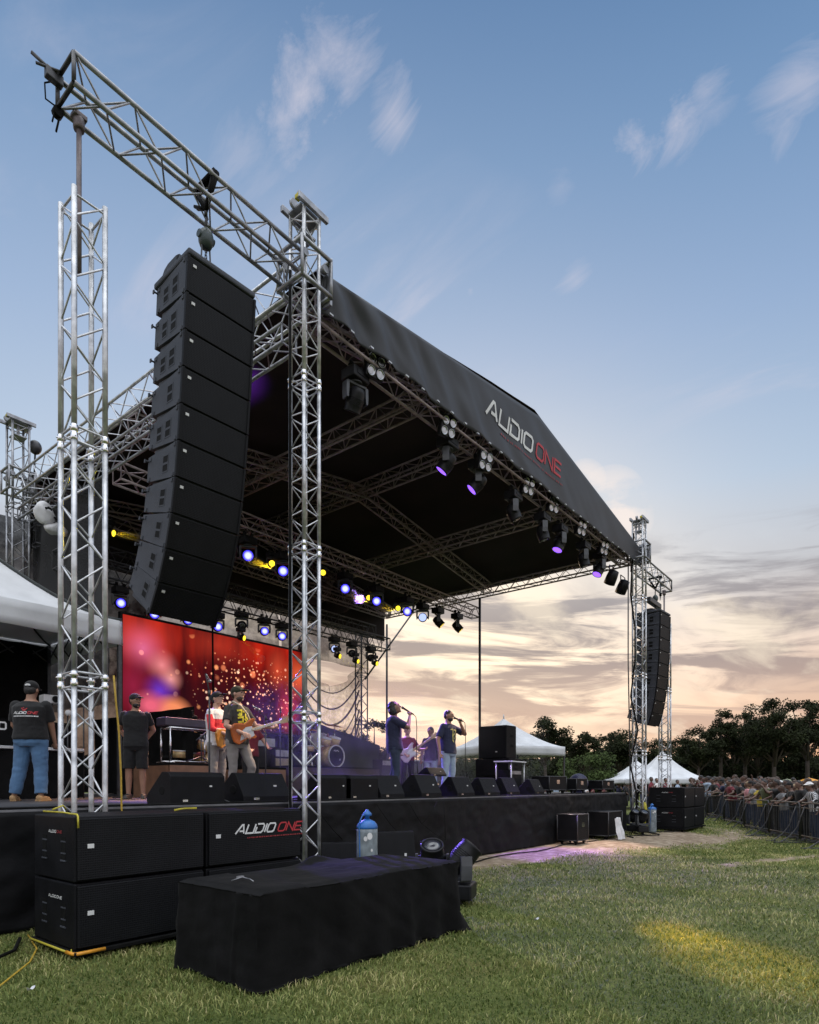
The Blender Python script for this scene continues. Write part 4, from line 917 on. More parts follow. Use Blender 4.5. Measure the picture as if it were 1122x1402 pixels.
# ================================================================ towers
def tower(name, label, a, b, H, s=0.29, sec=2.44, step=0.3, group=None, z0=None, rc=0.026, M=ALU, head=False, cap_=True):
    z0 = gz(a, b) if z0 is None else z0
    t = thing(name, label, 'truss tower', (a, b, z0), 0, group)
    C = [MB() for _ in range(4)]; Lt = MB()
    ns = max(1, int(round(H/sec))); hs = H/ns
    for k in range(ns):
        z1, z2 = 0.05+k*(H-0.05)/ns, 0.05+(k+1)*(H-0.05)/ns
        add_truss(C, Lt, (0, 0, z1), (0, 0, z2), (1, 0, 0), (0, 1, 0), s, s, rc, 0.0095, step, 10, False, 6, 0)
        for zz in (z1+0.07, z2-0.07):
            o = [(-s/2, -s/2), (s/2, -s/2), (s/2, s/2), (-s/2, s/2)]
            for i in range(4):
                p, q = o[i], o[(i+1) % 4]; Lt.tube((*p, zz), (*q, zz), 0.012, 6, caps=False)
    CH = [c.build('chord', M, t) for c in C]
    Lt.build('lattice', M, t)
    for k in range(1, ns):
        z = 0.05+k*(H-0.05)/ns
        for ci, (x, y) in enumerate(((-s/2, -s/2), (s/2, -s/2), (s/2, s/2), (-s/2, s/2))):
            cm = MB()
            cm.lathe([(rc+0.002, -0.075), (rc+0.008, -0.07), (rc+0.008, -0.015), (rc+0.003, -0.012), (rc+0.003, 0.012), (rc+0.008, 0.015), (rc+0.008, 0.07), (rc+0.002, 0.075)], 10, Matrix.Translation((x, y, z)))
            cm.tube((x-0.045, y, z+0.04), (x+0.045, y, z+0.04), 0.008, 6); cm.tube((x, y-0.045, z-0.04), (x, y+0.045, z-0.04), 0.008, 6)
            cm.build('coupler', CHROME if M is ALU else M, CH[ci])
    m = MB(); m.box((0, 0, 0.02), (s+0.28, s+0.28, 0.03), bev=0.006); m.box((0, 0, 0.045), (s+0.08, s+0.08, 0.02)); m.build('base_plate', ALUD, t)
    if head:
        m = MB(); zt = H
        for y in (-s/2-0.03, s/2+0.03): m.box((0.0, y, zt+0.05), (s+0.26, 0.05, 0.08), bev=0.005)
        m.box((0, 0, zt+0.015), (s+0.1, s-0.02, 0.025)); m.box((0, 0, zt-0.13), (0.05, 0.05, 0.28)); m.box((0, 0, zt-0.28), (s-0.06, s-0.06, 0.025))
        for x in (-s/2-0.06, s/2+0.06): m.lathe([(0.06, -0.02), (0.06, 0.02)], 16, Matrix.Translation((x, 0, zt+0.06)) @ Matrix.Rotation(PI/2, 4, 'X'))
        m.build('head_block', ALUD, t)
        m = MB(); m.box((-s/2-0.10, -s/2, zt+0.04), (0.07, 0.07, 0.06), bev=0.01); m.build('strap_buckle', YEL, t)
        sv = MB(); zs = 8.28
        for dz in (-0.24, 0.24):
            for (p, q) in (((-0.26, -0.24), (0.26, -0.24)), ((0.26, -0.24), (0.26, 0.24)), ((0.26, 0.24), (-0.26, 0.24)), ((-0.26, 0.24), (-0.26, -0.24))):
                sv.tube((*p, zs+dz), (*q, zs+dz), 0.028, 8)
        for x in (-0.26, 0.26):
            for y in (-0.24, 0.24): sv.tube((x, y, zs-0.27), (x, y, zs+0.27), 0.024, 8)
        sv.box((0.30, -0.05, zs), (0.05, 0.30, 0.62), bev=0.006)
        for x, y in ((-0.2, -0.24), (0.2, -0.24), (0.2, 0.24), (-0.2, 0.24)): sv.lathe([(0.05, -0.03), (0.05, 0.03)], 12, Matrix.Translation((x*0.9, y*0.82, zs+0.1)) @ Matrix.Rotation(PI/2, 4, 'X'))
        sv.build('sleeve_block', ALUD, t)
    return t
TA, TB, TCX, TF = 2.842, 5.755, 18.75, 21.62
TYB = 6.42
tower('truss_tower', 'bright aluminium truss tower rising behind the stacked black subwoofers', TA, TYB, 7.14, 0.295, 2.44, 0.305)
tower('roof_tower', 'tall aluminium roof tower beside the front of the hanging speaker array', TB, TYB, 9.06, 0.27, 2.1, 0.235, head=True)
tower('roof_tower', 'roof tower at the far right end of the stage front', TCX, 6.3, 9.15, 0.29, 2.1, 0.24, head=True)
tower('truss_tower', 'outermost right truss tower standing behind the right speaker array', TF, 6.42, 6.75, 0.29, 2.44, 0.26)
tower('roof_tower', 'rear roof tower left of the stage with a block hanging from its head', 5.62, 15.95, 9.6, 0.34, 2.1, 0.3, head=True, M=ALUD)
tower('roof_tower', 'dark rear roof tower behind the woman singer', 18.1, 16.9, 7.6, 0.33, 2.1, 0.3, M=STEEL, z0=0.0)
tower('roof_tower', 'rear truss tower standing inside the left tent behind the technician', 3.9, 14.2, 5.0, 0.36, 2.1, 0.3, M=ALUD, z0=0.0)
# ================================================================ outrigger trusses that carry the speaker arrays
def outrigger(label, a0, a1, b, z, w, h, free, tow):
    t = thing('outrigger_truss', label, 'truss', ((a0+a1)/2, b, z), 0)
    hl = (a1-a0)/2
    C = [MB() for _ in range(4)]; Lt = MB()
    add_truss(C, Lt, (-hl, 0, 0), (hl, 0, 0), (0, 1, 0), (0, 0, 1), w, h, 0.026, 0.011, 0.30, 10, True, 6)
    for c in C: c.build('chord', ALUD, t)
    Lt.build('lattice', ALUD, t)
    e = free*hl
    m = MB()
    for y in (-w/2, w/2): m.tube((e, y, -h/2), (e, y, h/2), 0.022, 8)
    for zz in (-h/2, h/2): m.tube((e, -w/2, zz), (e, w/2, zz), 0.022, 8)
    m.box((e+free*0.05, w/2-0.04, h/2-0.06), (0.16, 0.07, 0.10), bev=0.01); m.tube((e+free*0.02, w/2-0.02, h/2), (e+free*0.22, w/2+0.05, h/2+0.10), 0.018, 6)
    m.tube((e+free*0.02, w/2-0.1, h/2-0.02), (e+free*0.2, w/2-0.0, h/2-0.02), 0.014, 6)
    m.build('end_bracket', STEEL, t)
    m = MB(); m.path([(e+free*0.03, w/2, h/2-0.05), (e+free*0.10, w/2+0.05, 0.05), (e+free*0.10, w/2+0.03, -0.12), (e, w/2, -h/2)], 0.008, 5)
    m.path([(e, w/2, -h/2-0.02), (e+0.01, w/2, -h/2-0.12), (e-0.01, w/2+0.01, -h/2-0.24)], 0.010, 5); m.path([(e-0.02, w/2, -h/2-0.02), (e-0.05, w/2, -h/2-0.18)], 0.008, 5)
    m.lathe([(0.05, -0.03), (0.05, 0.03)], 10, Matrix.Translation((e, w/2, -h/2-0.05)) @ Matrix.Rotation(PI/2, 4, 'X'))
    m.build('guy_rope', RUB, t)
    x = tow[0]-(a0+a1)/2; y = tow[1]-b
    m = MB(); m.tube((x, y, tow[2]-z), (x, y, -h/2+0.03), 0.025, 12); m.lathe([(0.05, 0), (0.055, 0.03), (0.055, 0.10), (0.04, 0.14)], 12, Matrix.Translation((x, y, -h/2-0.14)))
    m.box((x, y, -h/2-0.01), (0.13, 0.10, 0.05), bev=0.008); m.build('support_pipe', mat('dull_pipe', (0.17, 0.14, 0.145), 0.5, 0.4, 0.3, 8), t)
    return t
OZ = 8.27
outrigger('long truss arm reaching left from the roof tower above the large speaker array', 2.69, 5.62, 6.45, OZ, 0.36, 0.29, -1, (2.86, 6.55, 6.55))
outrigger('short truss arm reaching right from the far roof tower', 18.9, 21.75, 6.42, 8.0, 0.36, 0.36, 1, (21.55, 6.42, 6.0))
# ================================================================ roof
EZ, RZ, MIDA = 7.92, 9.42, 12.25
RB0, RB1 = 6.28, 16.4
RL, RR = 5.98, 18.92
def prof(a):
    t = min(1.0, abs(a-MIDA-0.07)/6.45); return 9.34-(9.34-8.38)*t
roof = thing('stage_roof', 'gabled black stage roof on aluminium trusses', 'roof', (MIDA, 11, EZ))
RT_ = Matrix.Translation((-MIDA, -11, -EZ))
def fasc(u, v):
    a = RL+u*(RR-RL); top = prof(a); z = 7.93+v*(top-7.93)
    k = math.exp(-(u*4)**2)
    w = 0.012*wr(a*1.2, z*1.6, 1, 1)+0.035*k*math.sin(a*7+z*6)+0.028*k*wr(a*2.2+z*2, z, 2, 5)+0.02*wr(a*0.9+z*1.2, z*0.6, 2.2, 9)*(1-u)
    w = w*1.7+0.010*abs(math.sin(a*1.55+z*2.0))*(1-v)+0.022*math.exp(-((a-6.9)/0.9)**2)*math.sin((a*5.0+z*9.0))+0.014*math.exp(-((a-8.6)/0.8)**2)*math.sin((a*6.0+z*5.0))
    w *= (1-v**3)
    return Vector((a, RB0+0.05*(1-v)+w, z+0.02*math.sin(a*2.6)*(1-v)))
m = MB(); m.sheet(fasc, 260, 18, True, RT_); banner = m.build('fascia_banner', FASC, roof); solid(banner, 0.006)
bv = BVHTree.FromPolygons([tuple(v) for v in m.v], m.f)
def on_fascia(x, z):
    hit = bv.ray_cast(RT_ @ Vector((x, 3.0, z)), Vector((0, 1, 0)))
    y = hit[0].y if hit[0] is not None else RB0-11
    q = RT_ @ Vector((x, 0, z)); return Vector((q.x, y-0.016, q.z))
def fl(x0, z0):
    return lambda u, v: on_fascia(x0+u, z0+v)
wm, xe = word('AUDIO', fl(10.2, 8.44), 0.30, 1.28, 0.24, 0.20, 0.12); wm.build('lettering', LOGOW, banner)
wm, xe2 = word('ONE', fl(10.2, 8.44), 0.30, 1.28, 0.24, 0.17, 0.12, xe+0.10); wm.build('lettering', LOGOR, banner)
rs = random.Random(5); m = MB(); x = 10.2+0.55
while x < 10.2+xe2:
    L_ = rs.choice((0.025, 0.035, 0.05)); stroke(m, [(0, 0), (L_, 0)], 0.034, False, lambda u, v, x=x: on_fascia(x+u, 8.29+v)); x += L_+rs.choice((0.03, 0.03, 0.07))
m.build('tagline', LOGORD, banner)
m = MB()
for a in np.arange(RL+0.15, RR, 0.42):
    m.box((a, RB0+0.02, 7.92), (0.07, 0.03, 0.022), RT_)
m.build('banner_clip', mat('clip_metal', (0.45, 0.45, 0.45), 0.4, 0.6), roof)
def roofz(a): return RZ+0.06-(RZ-8.32)*abs(a-MIDA)/6.5
m = MB()
def sheet_fn(u, v):
    a = RL-0.1+u*(RR-RL+0.2); b = RB0+0.06+v*(RB1-RB0)
    return Vector((a, b, roofz(a)-0.05*abs(math.sin(b*1.4))*abs(math.sin(a*0.9))+0.01*wr(a, b, 1.5)))
m.sheet(sheet_fn, 60, 60, True, RT_); solid(m.build('roof_sheet', ROOFM, roof), 0.01)
m = MB(); m.sheet(lambda u, v: Vector((RL+u*(RR-RL), 16.38+0.04*math.sin(u*40), 7.1+v*(roofz(RL+u*(RR-RL))-0.03-7.1))), 90, 8, True, RT_); solid(m.build('rear_fascia', ROOFM, roof), 0.006)
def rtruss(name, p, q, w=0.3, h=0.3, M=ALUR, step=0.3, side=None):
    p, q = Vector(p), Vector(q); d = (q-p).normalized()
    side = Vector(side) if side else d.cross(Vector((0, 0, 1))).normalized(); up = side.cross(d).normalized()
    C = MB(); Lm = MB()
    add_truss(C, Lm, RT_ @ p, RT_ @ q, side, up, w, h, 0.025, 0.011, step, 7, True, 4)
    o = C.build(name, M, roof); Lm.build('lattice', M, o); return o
zt = EZ+0.10
rtruss('eave_truss', (5.755, 6.6, zt+0.12), (5.72, 15.9, zt+0.12), 0.42, 0.42, ALU, 0.34)
rtruss('eave_truss', (18.75, 6.6, zt+0.12), (18.75, 16.3, zt+0.12))
rtruss('front_truss', (6.0, 6.62, zt), (18.5, 6.62, zt), 0.30, 0.30)
rtruss('rear_truss', (6.0, 15.9, zt), (18.5, 15.9, zt))
for b in (6.75, 11.4, 15.9):
    rtruss('rafter_truss', (5.95, b, 8.15), (MIDA-0.02, b, 9.12), 0.3, 0.28); rtruss('rafter_truss', (MIDA+0.02, b, 9.12), (18.55, b, 8.15), 0.3, 0.28)
rtruss('ridge_truss', (MIDA, 6.9, 9.22), (MIDA, 15.8, 9.22))
rtruss('purlin_truss', (15.25, 6.9, 8.55), (15.25, 15.8, 8.55)); rtruss('purlin_truss', (9.25, 6.9, 8.55), (9.25, 15.8, 8.55))
rtruss('purlin_truss', (5.72, 6.7, 7.55), (5.72, 15.9, 7.55), 0.25, 0.25, ALUD)
# suspended lighting trusses
def flown(label, a0, a1, b, z, M=ALUR, w=0.32):
    t = thing('lighting_truss', label, 'truss', ((a0+a1)/2, b, z)); h = (a1-a0)/2
    C = [MB() for _ in range(4)]; Lm = MB()
    add_truss(C, Lm, (-h, 0, 0), (h, 0, 0), (0, 1, 0), (0, 0, 1), w, w, 0.024, 0.011, 0.27, 7, True, 4)
    for c in C: c.build('chord', M, t)
    Lm.build('lattice', M, t); return t
flown('lighting truss hung across mid stage with its cut end showing at right', 5.95, 18.75, 12.0, 7.42, ALUR)
flown('black lighting truss directly above the glowing screen', 5.9, 16.9, 14.6, 6.35, STEEL, 0.40)
flown('upper black truss in front of the grey mesh backdrop', 5.9, 17.6, 15.9, 7.15, STEEL, 0.40)
# ================================================================ hanging speaker arrays
def cabinet_meshes():
    w, wr_, d, h, hr = 0.44, 0.405, 0.76, 0.392, 0.29   # half widths front/rear, depth, heights
    zf0, zr0 = -h+0.003, -h+(h-hr)/2+0.003; zf1, zr1 = -0.003, -(h-hr)/2-0.003
    body = MB(); body.hexa([(-w, 0.03, zf0), (w, 0.03, zf0), (wr_, d, zr0), (-wr_, d, zr0), (-w, 0.03, zf1), (w, 0.03, zf1), (wr_, d, zr1), (-wr_, d, zr1)])
    for s in (-1, 1):
        for (y, z) in ((0.07, zf1-0.03), (0.07, zf0+0.03), (0.69, zr1-0.03), (0.69, zr0+0.02)):
            x = s*(w-(w-wr_)*(y-0.03)/(d-0.03)); body.box((x, y, z), (0.022, 0.035, 0.045), bev=0.004)
        body.tube((s*(wr_-0.01), d-0.02, zr1-0.05), (s*(wr_+0.05), d-0.02, zr1-0.05), 0.011, 6); body.box((s*(wr_+0.05), d-0.02, zr1-0.055), (0.012, 0.03, 0.04))
    body.box((0, 0.36, -h), (2*w-0.10, 0.56, 0.05))
    me_body = body.mesh('speaker_cabinet', CABG)
    g = MB()
    g.box((0, 0.014, (zf0+zf1)/2), (2*w-0.006, 0.03, zf1-zf0-0.008), bev=0.008); me_g = g.mesh('grille', GRILLE)
    me_e = []
    for s in (-1, 1): e = MB(); e.box((s*(w-0.012), 0.010, (zf0+zf1)/2), (0.03, 0.045, zf1-zf0), bev=0.006); me_e.append(e.mesh('edge_rail', CABI))
    b = MB(); b.box((-w+0.085, -0.004, zf1-0.085), (0.040, 0.008, 0.028)); me_b = b.mesh('badge', LOGOW)
    hs = []
    def recess(s, y0, y1, z0, z1):
        # a dark handle slot with a rim, set 2 mm proud on the angled side
        mb = MB(); n = Vector((s*(d-0.03), (w-wr_)*1.0, 0)).normalized()
        P = lambda y, z, o=0.003: Vector((s*(w-(w-wr_)*(y-0.03)/(d-0.03)), y, z))+n*o
        r = 0.014
        mb.mi = 0
        for (a, b_, c, d_) in ((y0-r, y1+r, z1, z1+r), (y0-r, y1+r, z0-r, z0), (y0-r, y0, z0, z1), (y1, y1+r, z0, z1), (y0, y1, (z0+z1)/2-0.012, (z0+z1)/2+0.012)):
            mb.hexa([P(a, c, -.01), P(b_, c, -.01), P(b_, c), P(a, c), P(a, d_, -.01), P(b_, d_, -.01), P(b_, d_), P(a, d_)])
        mb.mi = 1
        o = len(mb.v); mb.v += [P(y0, z0, 0.0015), P(y1, z0, 0.0015), P(y1, z1, 0.0015), P(y0, z1, 0.0015)]; mb.face([o, o+1, o+2, o+3])
        return mb.mesh('handle_slot', [CABG, RUB])
    for s in (-1, 1):
        hs.append((recess(s, 0.22, 0.34, -0.29, -0.12), None))
        hs.append((recess(s, 0.45, 0.56, -0.29, -0.14), 'second'))
    return me_body, me_g, me_e, me_b, hs
CABM = cabinet_meshes()
def line_array(label, loc, rz, tilts, two_slots, group=None):
    t = thing('line_array', label, 'speaker array', loc, rz, group)
    m = MB()
    m.box((0, 0.39, 0.05), (0.87, 0.80, 0.07), bev=0.02)
    for s in (-1, 1):
        m.prism([(-0.26, 0.0), (0.26, 0.0), (0.17, 0.085), (0.09, 0.11), (-0.09, 0.11), (-0.17, 0.085)], 0.10, Matrix.Translation((s*0.37+0.05, 0.39, 0.05)) @ Matrix.Rotation(PI/2, 4, 'Z'))
    m.tube((-0.42, 0.26, 0.12), (0.42, 0.26, 0.12), 0.03, 8)
    for x in (-0.05, 0.06): m.path([(x, 0.2, 0.1), (x, 0.21, 0.16), (x, 0.26, 0.19), (x, 0.31, 0.16), (x, 0.32, 0.1)], 0.014, 6)
    m.build('fly_frame', CABG, t)
    p = Vector((0, 0, 0)); th = 0
    me_body, me_g, me_e, me_b, hs = CABM
    for i, td in enumerate(tilts):
        th = math.radians(td)
        c = link('speaker_cabinet', me_body, t, p); c.rotation_euler = (th, 0, 0)
        link('grille', me_g, c); [link('edge_rail', q_, c) for q_ in me_e]; link('badge', me_b, c)
        for k, (me, q) in enumerate(hs):
            if q and i not in two_slots: continue
            link('handle_slot', me, c)
        p = p+Vector((0, math.sin(th), -math.cos(th)))*0.395
    return t
AH = Vector((4.30, 6.18, 7.22))
la = line_array('large curved array of ten black speaker cabinets hanging from the left truss arm', AH, math.radians(-2.5), [5, 5.5, 6, 6.5, 7.5, 9, 13, 19, 26, 34], (0, 1, 2, 4))
line_array('farther curved speaker array hanging beside the far right roof tower', (20.62, 6.1, 6.80), math.radians(-3), [1, 1.5, 2, 3, 4, 6, 8, 12, 17], (0, 1, 2, 4))
def hoist(label, x, y, ztop, zbot, bar=False):
    t = thing('chain_hoist', label, 'hoist', (x, y, ztop))
    m = MB(); m.lathe([(0.03, -0.13), (0.065, -0.105), (0.085, -0.05), (0.088, 0.0), (0.075, 0.06), (0.04, 0.095), (0.03, 0.11)], 16, Matrix.Translation((0, 0, -0.42)))
    m.tube((-0.10, 0, -0.42), (0.10, 0, -0.42), 0.042, 12); m.build('motor_body', mat('hoist_paint', (0.035, 0.05, 0.05), 0.4, 0.2), t)
    m = MB(); m.path([(0, 0, -0.30), (0, 0, -0.22), (0.02, 0, -0.18), (0.0, 0, -0.14)], 0.016, 6); m.tube((0, 0, -0.16), (0, 0, -0.08), 0.02, 8); m.build('hook', STEEL, t)
    m = MB(); n = int((ztop-zbot-0.56)/0.035)
    for k in range(n):
        zc = -0.57-k*0.035; a = PI/2*(k % 2)
        m.path([(0.012*math.cos(a), 0.012*math.sin(a), zc-0.02), (0.012*math.cos(a), 0.012*math.sin(a), zc+0.02), (-0.012*math.cos(a), -0.012*math.sin(a), zc+0.02), (-0.012*math.cos(a), -0.012*math.sin(a), zc-0.02), (0.012*math.cos(a), 0.012*math.sin(a), zc-0.02)], 0.0055, 4)
    for s in (-1, 1): m.tube((s*0.05, 0, -0.50), (s*0.07, 0, -(ztop-zbot)), 0.010, 5)
    m.build('load_chain', STEEL, t)
    m = MB()
    for s in (-1, 1):
        m.path([(s*0.02, -0.20, 0.24), (s*0.02, 0.20, 0.24)], 0.03, 5); m.path([(s*0.02, -0.20, 0.24), (0, 0, -0.10)], 0.028, 5); m.path([(s*0.02, 0.20, 0.24), (0, 0, -0.10)], 0.028, 5); m.path([(s*0.02, 0.20, 0.05), (0, 0, -0.08)], 0.02, 5)
    m.build('sling', RUB, t)
    if bar:
        m = MB(); m.box((-0.15, 0, -(ztop-zbot)+0.22), (1.1, 0.16, 0.16), bev=0.02); m.build('spreader_bar', STEEL, t)
    return t
hoist('dark round chain hoist between the left truss arm and the large array', 4.25, 6.45, OZ-0.06, 7.36)
hoist('small chain hoist above the right speaker array', 20.62, 6.42, 7.78, 6.95, True)
t = thing('pulley_block', 'round pulley block hanging on a rope from the rear left roof tower', 'pulley', (5.98, 15.95, 9.35))
m = MB(); m.ell((0, 0, -0.1), (0.14, 0.14, 0.16)); m.build('pulley', STEEL, t)
m = MB(); m.path([(0, 0, -0.2), (-0.04, 0, -1.4), (-0.1, 0, -2.6)], 0.02, 5); m.build('rope', RUB, t)
# ================================================================ subwoofers
SW, SD, SH = 1.15, 0.80, 0.53
def sub_proto():
    t = thing('subwoofer', 'sub', 'subwoofer')
    m = MB(); m.box((SW/2, SD/2+0.01, SH/2), (SW, SD-0.02, SH-0.008), bev=0.012)
    m.build('cabinet', CABI, t)
    m = MB(); m.box((SW/2, 0.003, SH/2), (SW-0.03, 0.03, SH-0.04), bev=0.008); m.build('grille', GRILLE, t)
    for y0 in (0.22, 0.58):
        m = MB(); m.mi = 0
        for z0 in (0.19, 0.285):
            m.box((-0.001, y0, z0+0.035), (0.006, 0.085, 0.012)); 
        m.box((-0.001, y0, 0.165), (0.012, 0.095, 0.012)); m.mi = 1; m.box((0.0, y0, 0.26), (0.004, 0.08, 0.20)); m.build('handle_slot', [CABG, RUB], t)
    m = MB(); m.box((0.11, -0.014, 0.29), (0.05, 0.006, 0.035)); m.build('badge', LOGOW, t)
    return t
def side_logo(t, two):
    f = lambda u, v: Vector((-0.0025, 0.50-u, 0.385+v))
    wm, x = word('AUDIO', f, 0.020, 1.5, 0.3, 0.24, 0.2); wm.build('lettering', LOGOW, t)
    wm, x = word('ONE', f, 0.020, 1.5, 0.3, 0.24, 0.2, x+0.006); wm.build('lettering', LOGORD if two else LOGOW, t)
SX, SY, SZ = 2.215, 5.13, 0.085
s0 = sub_proto(); s0.location = (SX, SY, SZ+SH+0.004); s0['label'] = 'upper black subwoofer of the left stack, its lettered side towards the tent'
SG = 'black subwoofers stacked in front of the stage'
s1 = dup(s0, (SX, SY, SZ), 0, 'lower black subwoofer of the left stack, sitting on the low dolly')
s2 = dup(s0, (SX+SW+0.03, SY, SZ+SH+0.004), 0, 'black subwoofer with large white and red lettering across its front grille')
s3 = dup(s0, (SX+SW+0.03, SY, SZ), 0, 'lower black subwoofer mostly hidden behind the cloth covered case')
for s in (s0, s1, s2, s3): s['group'] = SG
side_logo(s0, True); side_logo(s1, False)
f = lambda u, v: Vector((0.30+u, -0.0155, 0.30+v))
wm, x = word('AUDIO', f, 0.085, 1.15, 0.22, 0.19, 0.45); wm.build('lettering', LOGOW, s2)
wm, x = word('ONE', f, 0.085, 1.15, 0.22, 0.17, 0.45, x+0.03); wm.build('lettering', LOGOR, s2)
m = MB(); q = 0.14; rs = random.Random(2)
while q < x:
    L_ = rs.choice((0.012, 0.018, 0.026)); stroke(m, [(q, -0.045), (q+L_, -0.045)], 0.012, False, f); q += L_+0.008
m.build('tagline', LOGORD, s2)
# dolly under the stack
t = thing('dolly', 'low black dolly with yellow and orange edging under the left subwoofers', 'dolly', (SX, SY, 0))
m = MB(); m.box((SW/2+0.01, SD/2, 0.065), (SW+0.06, SD+0.06, 0.035), bev=0.006); m.box((SW*1.5+0.05, SD/2, 0.065), (SW+0.02, SD+0.02, 0.035)); m.build('platform', RUB, t)
m = MB(); m.tube((-0.022, SD+0.02, 0.07), (-0.022, 0.05, 0.07), 0.010, 6); m.path([(0.1, 0.3, 0.083), (0.02, 0.12, 0.086), (-0.02, 0.03, 0.082)], 0.006, 5); m.build('webbing', YEL, t)
m = MB(); m.path([(-0.024, 0.11, 0.07), (-0.022, 0.0, 0.07), (0.0, -0.024, 0.07), (0.22, -0.024, 0.07)], 0.015, 8); m.build('bumper', ORANGE, t)
for (x, y) in ((0.10, 0.07), (0.10, 0.7), (2.1, 0.07), (2.1, 0.7)):
    m = MB(); m.lathe([(0.035, -0.02), (0.04, -0.012), (0.04, 0.012), (0.035, 0.02)], 14, Matrix.Translation((x, y, 0.04)) @ Matrix.Rotation(PI/2, 4, 'X')); m.box((x, y, 0.045), (0.09, 0.09, 0.02)); m.build('wheel', RUB, t)
t = MB(); zz = SZ+2*SH+0.012
t.path([(SX+0.01, SY-0.022, zz-0.10), (SX+0.008, SY-0.02, zz-0.01), (SX+0.02, SY+0.02, zz+0.006), (SX+0.05, SY+0.2, zz+0.004), (SX+0.10, SY+0.45, zz+0.006), (SX+0.02, SY+0.66, zz+0.015)], 0.008, 4); t.path([(SX+0.05, SY+0.55, zz+0.03), (SX+0.16, SY+0.62, zz+0.06), (SX+0.22, SY+0.70, zz+0.02)], 0.008, 4)
tag(t.build('ratchet_strap', YEL), 'yellow ratchet strap lying on top of the upper left subwoofer', 'strap')
t = MB(); t.path([(SX+1.0, SY+0.25, zz+0.004), (SX+1.1, SY+0.30, zz+0.01), (SX+1.2, SY+0.40, zz+0.008), (SX+1.3, SY+0.36, zz+0.01)], 0.012, 4)
tag(t.build('ratchet_strap', YEL), 'short crumpled yellow strap on the subwoofers below the wedge monitor', 'strap')
# right-hand subwoofers: two columns, two high
for k, (dx, dz, lab) in enumerate(((0, 0, 'lower'), (0, 1, 'upper'))):
    for j in range(2):
        zz0 = gz(20, 5.5)+0.10
        dup(s0, (19.80+j*0.01, 5.33+j*0.0, zz0+dz*(0.62)) if j == 0 else (19.80+1.19, 5.33, zz0+dz*0.62), 0, f'{lab} subwoofer in the {"nearer" if j == 0 else "farther"} column of the right stack beside the crowd barrier', SG)
for o in [o for o in COL.objects if o.name.startswith('subwoofer') and o.parent is None and o.location.x > 15]: o.scale = (1.0, 1.28, 1.16)
t = thing('dolly', 'black wheeled dolly under the right subwoofer stack', 'dolly', (19.8, 5.33, gz(20, 5.5)))
m = MB(); m.box((1.15, 0.52, 0.08), (2.5, 1.14, 0.035)); m.build('platform', RUB, t)
for (x, y) in ((0.0, 0.05), (0.0, 0.95), (2.3, 0.05)):
    m = MB(); m.lathe([(0.035, -0.02), (0.045, -0.012), (0.045, 0.012), (0.035, 0.02)], 12, Matrix.Translation((x, y, 0.045)) @ Matrix.Rotation(PI/2, 4, 'X')); m.build('wheel', RUB, t)
# ================================================================ cloth-covered case in front
CX0, CX1, CY0, CY1, CH = 2.62, 4.98, 3.36, 4.34, 0.68
def cover():
    bm = bmesh.new(); bmesh.ops.create_cube(bm, size=1)
    bmesh.ops.subdivide_edges(bm, edges=bm.edges[:], cuts=46, use_grid_fill=True)
    W, D = CX1-CX0, CY1-CY0
    for v in bm.verts:
        x, y, z = v.co.x+0.5, v.co.y+0.5, v.co.z+0.5
        p = Vector((x*W, y*D, z*CH))
        fl_ = (1-z)
        cxd = min(x, 1-x)*W; cyd = min(y, 1-y)*D
        edge = math.exp(-((min(cxd, 1)**2+min(cyd, 1)**2)/0.02)) # near a vertical corner
        out = Vector((x-0.5, y-0.5, 0)); on_side = (x < 0.001 or x > 0.999 or y < 0.001 or y > 0.999)
        n3 = wr(p.x*1.3, p.y*1.3+p.z*0.5, 1.4, 2)
        if on_side:
            nx = -1 if x < .001 else (1 if x > .999 else 0); ny = -1 if y < .001 else (1 if y > .999 else 0)
            amp = 0.018*fl_*math.sin((p.x+p.y)*6+3*n3)+0.016*wr(p.x*2+p.z, p.y*2-p.z, 1.3, 5)+0.008*wr(p.x*5+p.z*7, p.y*5, 1.5, 8)
            amp += edge*fl_*0.012+(0.02*math.sin(p.x*17+p.y*13)*fl_*math.exp(-(min(cxd, cyd)/0.25)**2))
            if x > .999: amp += -0.05*math.sin(PI*z)*1.0+0.03*fl_**4
            p += Vector((nx, ny, 0))*amp
            if ny == -1: p.y += 0.02*math.sin(PI*z)*math.exp(-((x-0.0)*9)**2)
            if z < .03: p.z += 0.012+0.02*abs(wr(p.x*3, p.y*3, 1, 4))
        if on_side and z < 0.97:
            for (cx_, sl_, am_) in ((0.35, 0.25, 0.020), (0.9, -0.3, 0.014), (1.5, 0.18, 0.018), (2.05, -0.22, 0.02), (0.15, -0.5, 0.014)):
                dd = (p.x if ny else p.y*1.6)-cx_-sl_*(CH-p.z); p += Vector((nx, ny, 0))*(am_*math.exp(-(dd/0.022)**2)*(1-z)**0.6)
        if z > 0.999:
            e = min(cxd, cyd)
            p.z += -0.02*math.exp(-(e/0.04)**2)+0.022*wr(p.x*2.2, p.y*4.0, 1, 3)*(1-math.exp(-(e/0.12)**2))+0.012*abs(wr(p.x*6+p.y*3, p.y*7, 1, 6))*(1-math.exp(-(e/0.1)**2))
            p.z += 0.06*math.exp(-((p.x-1.35)**2/0.03+(p.y-0.93)**2/0.004))
            # seam steps across the top flaps
            p.z += 0.012*(1 if math.sin(p.x*5.2+0.4) > 0.55 else 0)
        v.co = p
    me = bpy.data.meshes.new('cover'); bm.to_mesh(me); bm.free()
    for q in me.polygons: q.use_smooth = True
    me.materials.append(CLOTH); return me
t = thing('covered_case', 'long equipment case under a fitted black cloth cover on the grass', 'covered case', (CX0, CY0, 0))
link('cover', cover(), t)
m = MB()

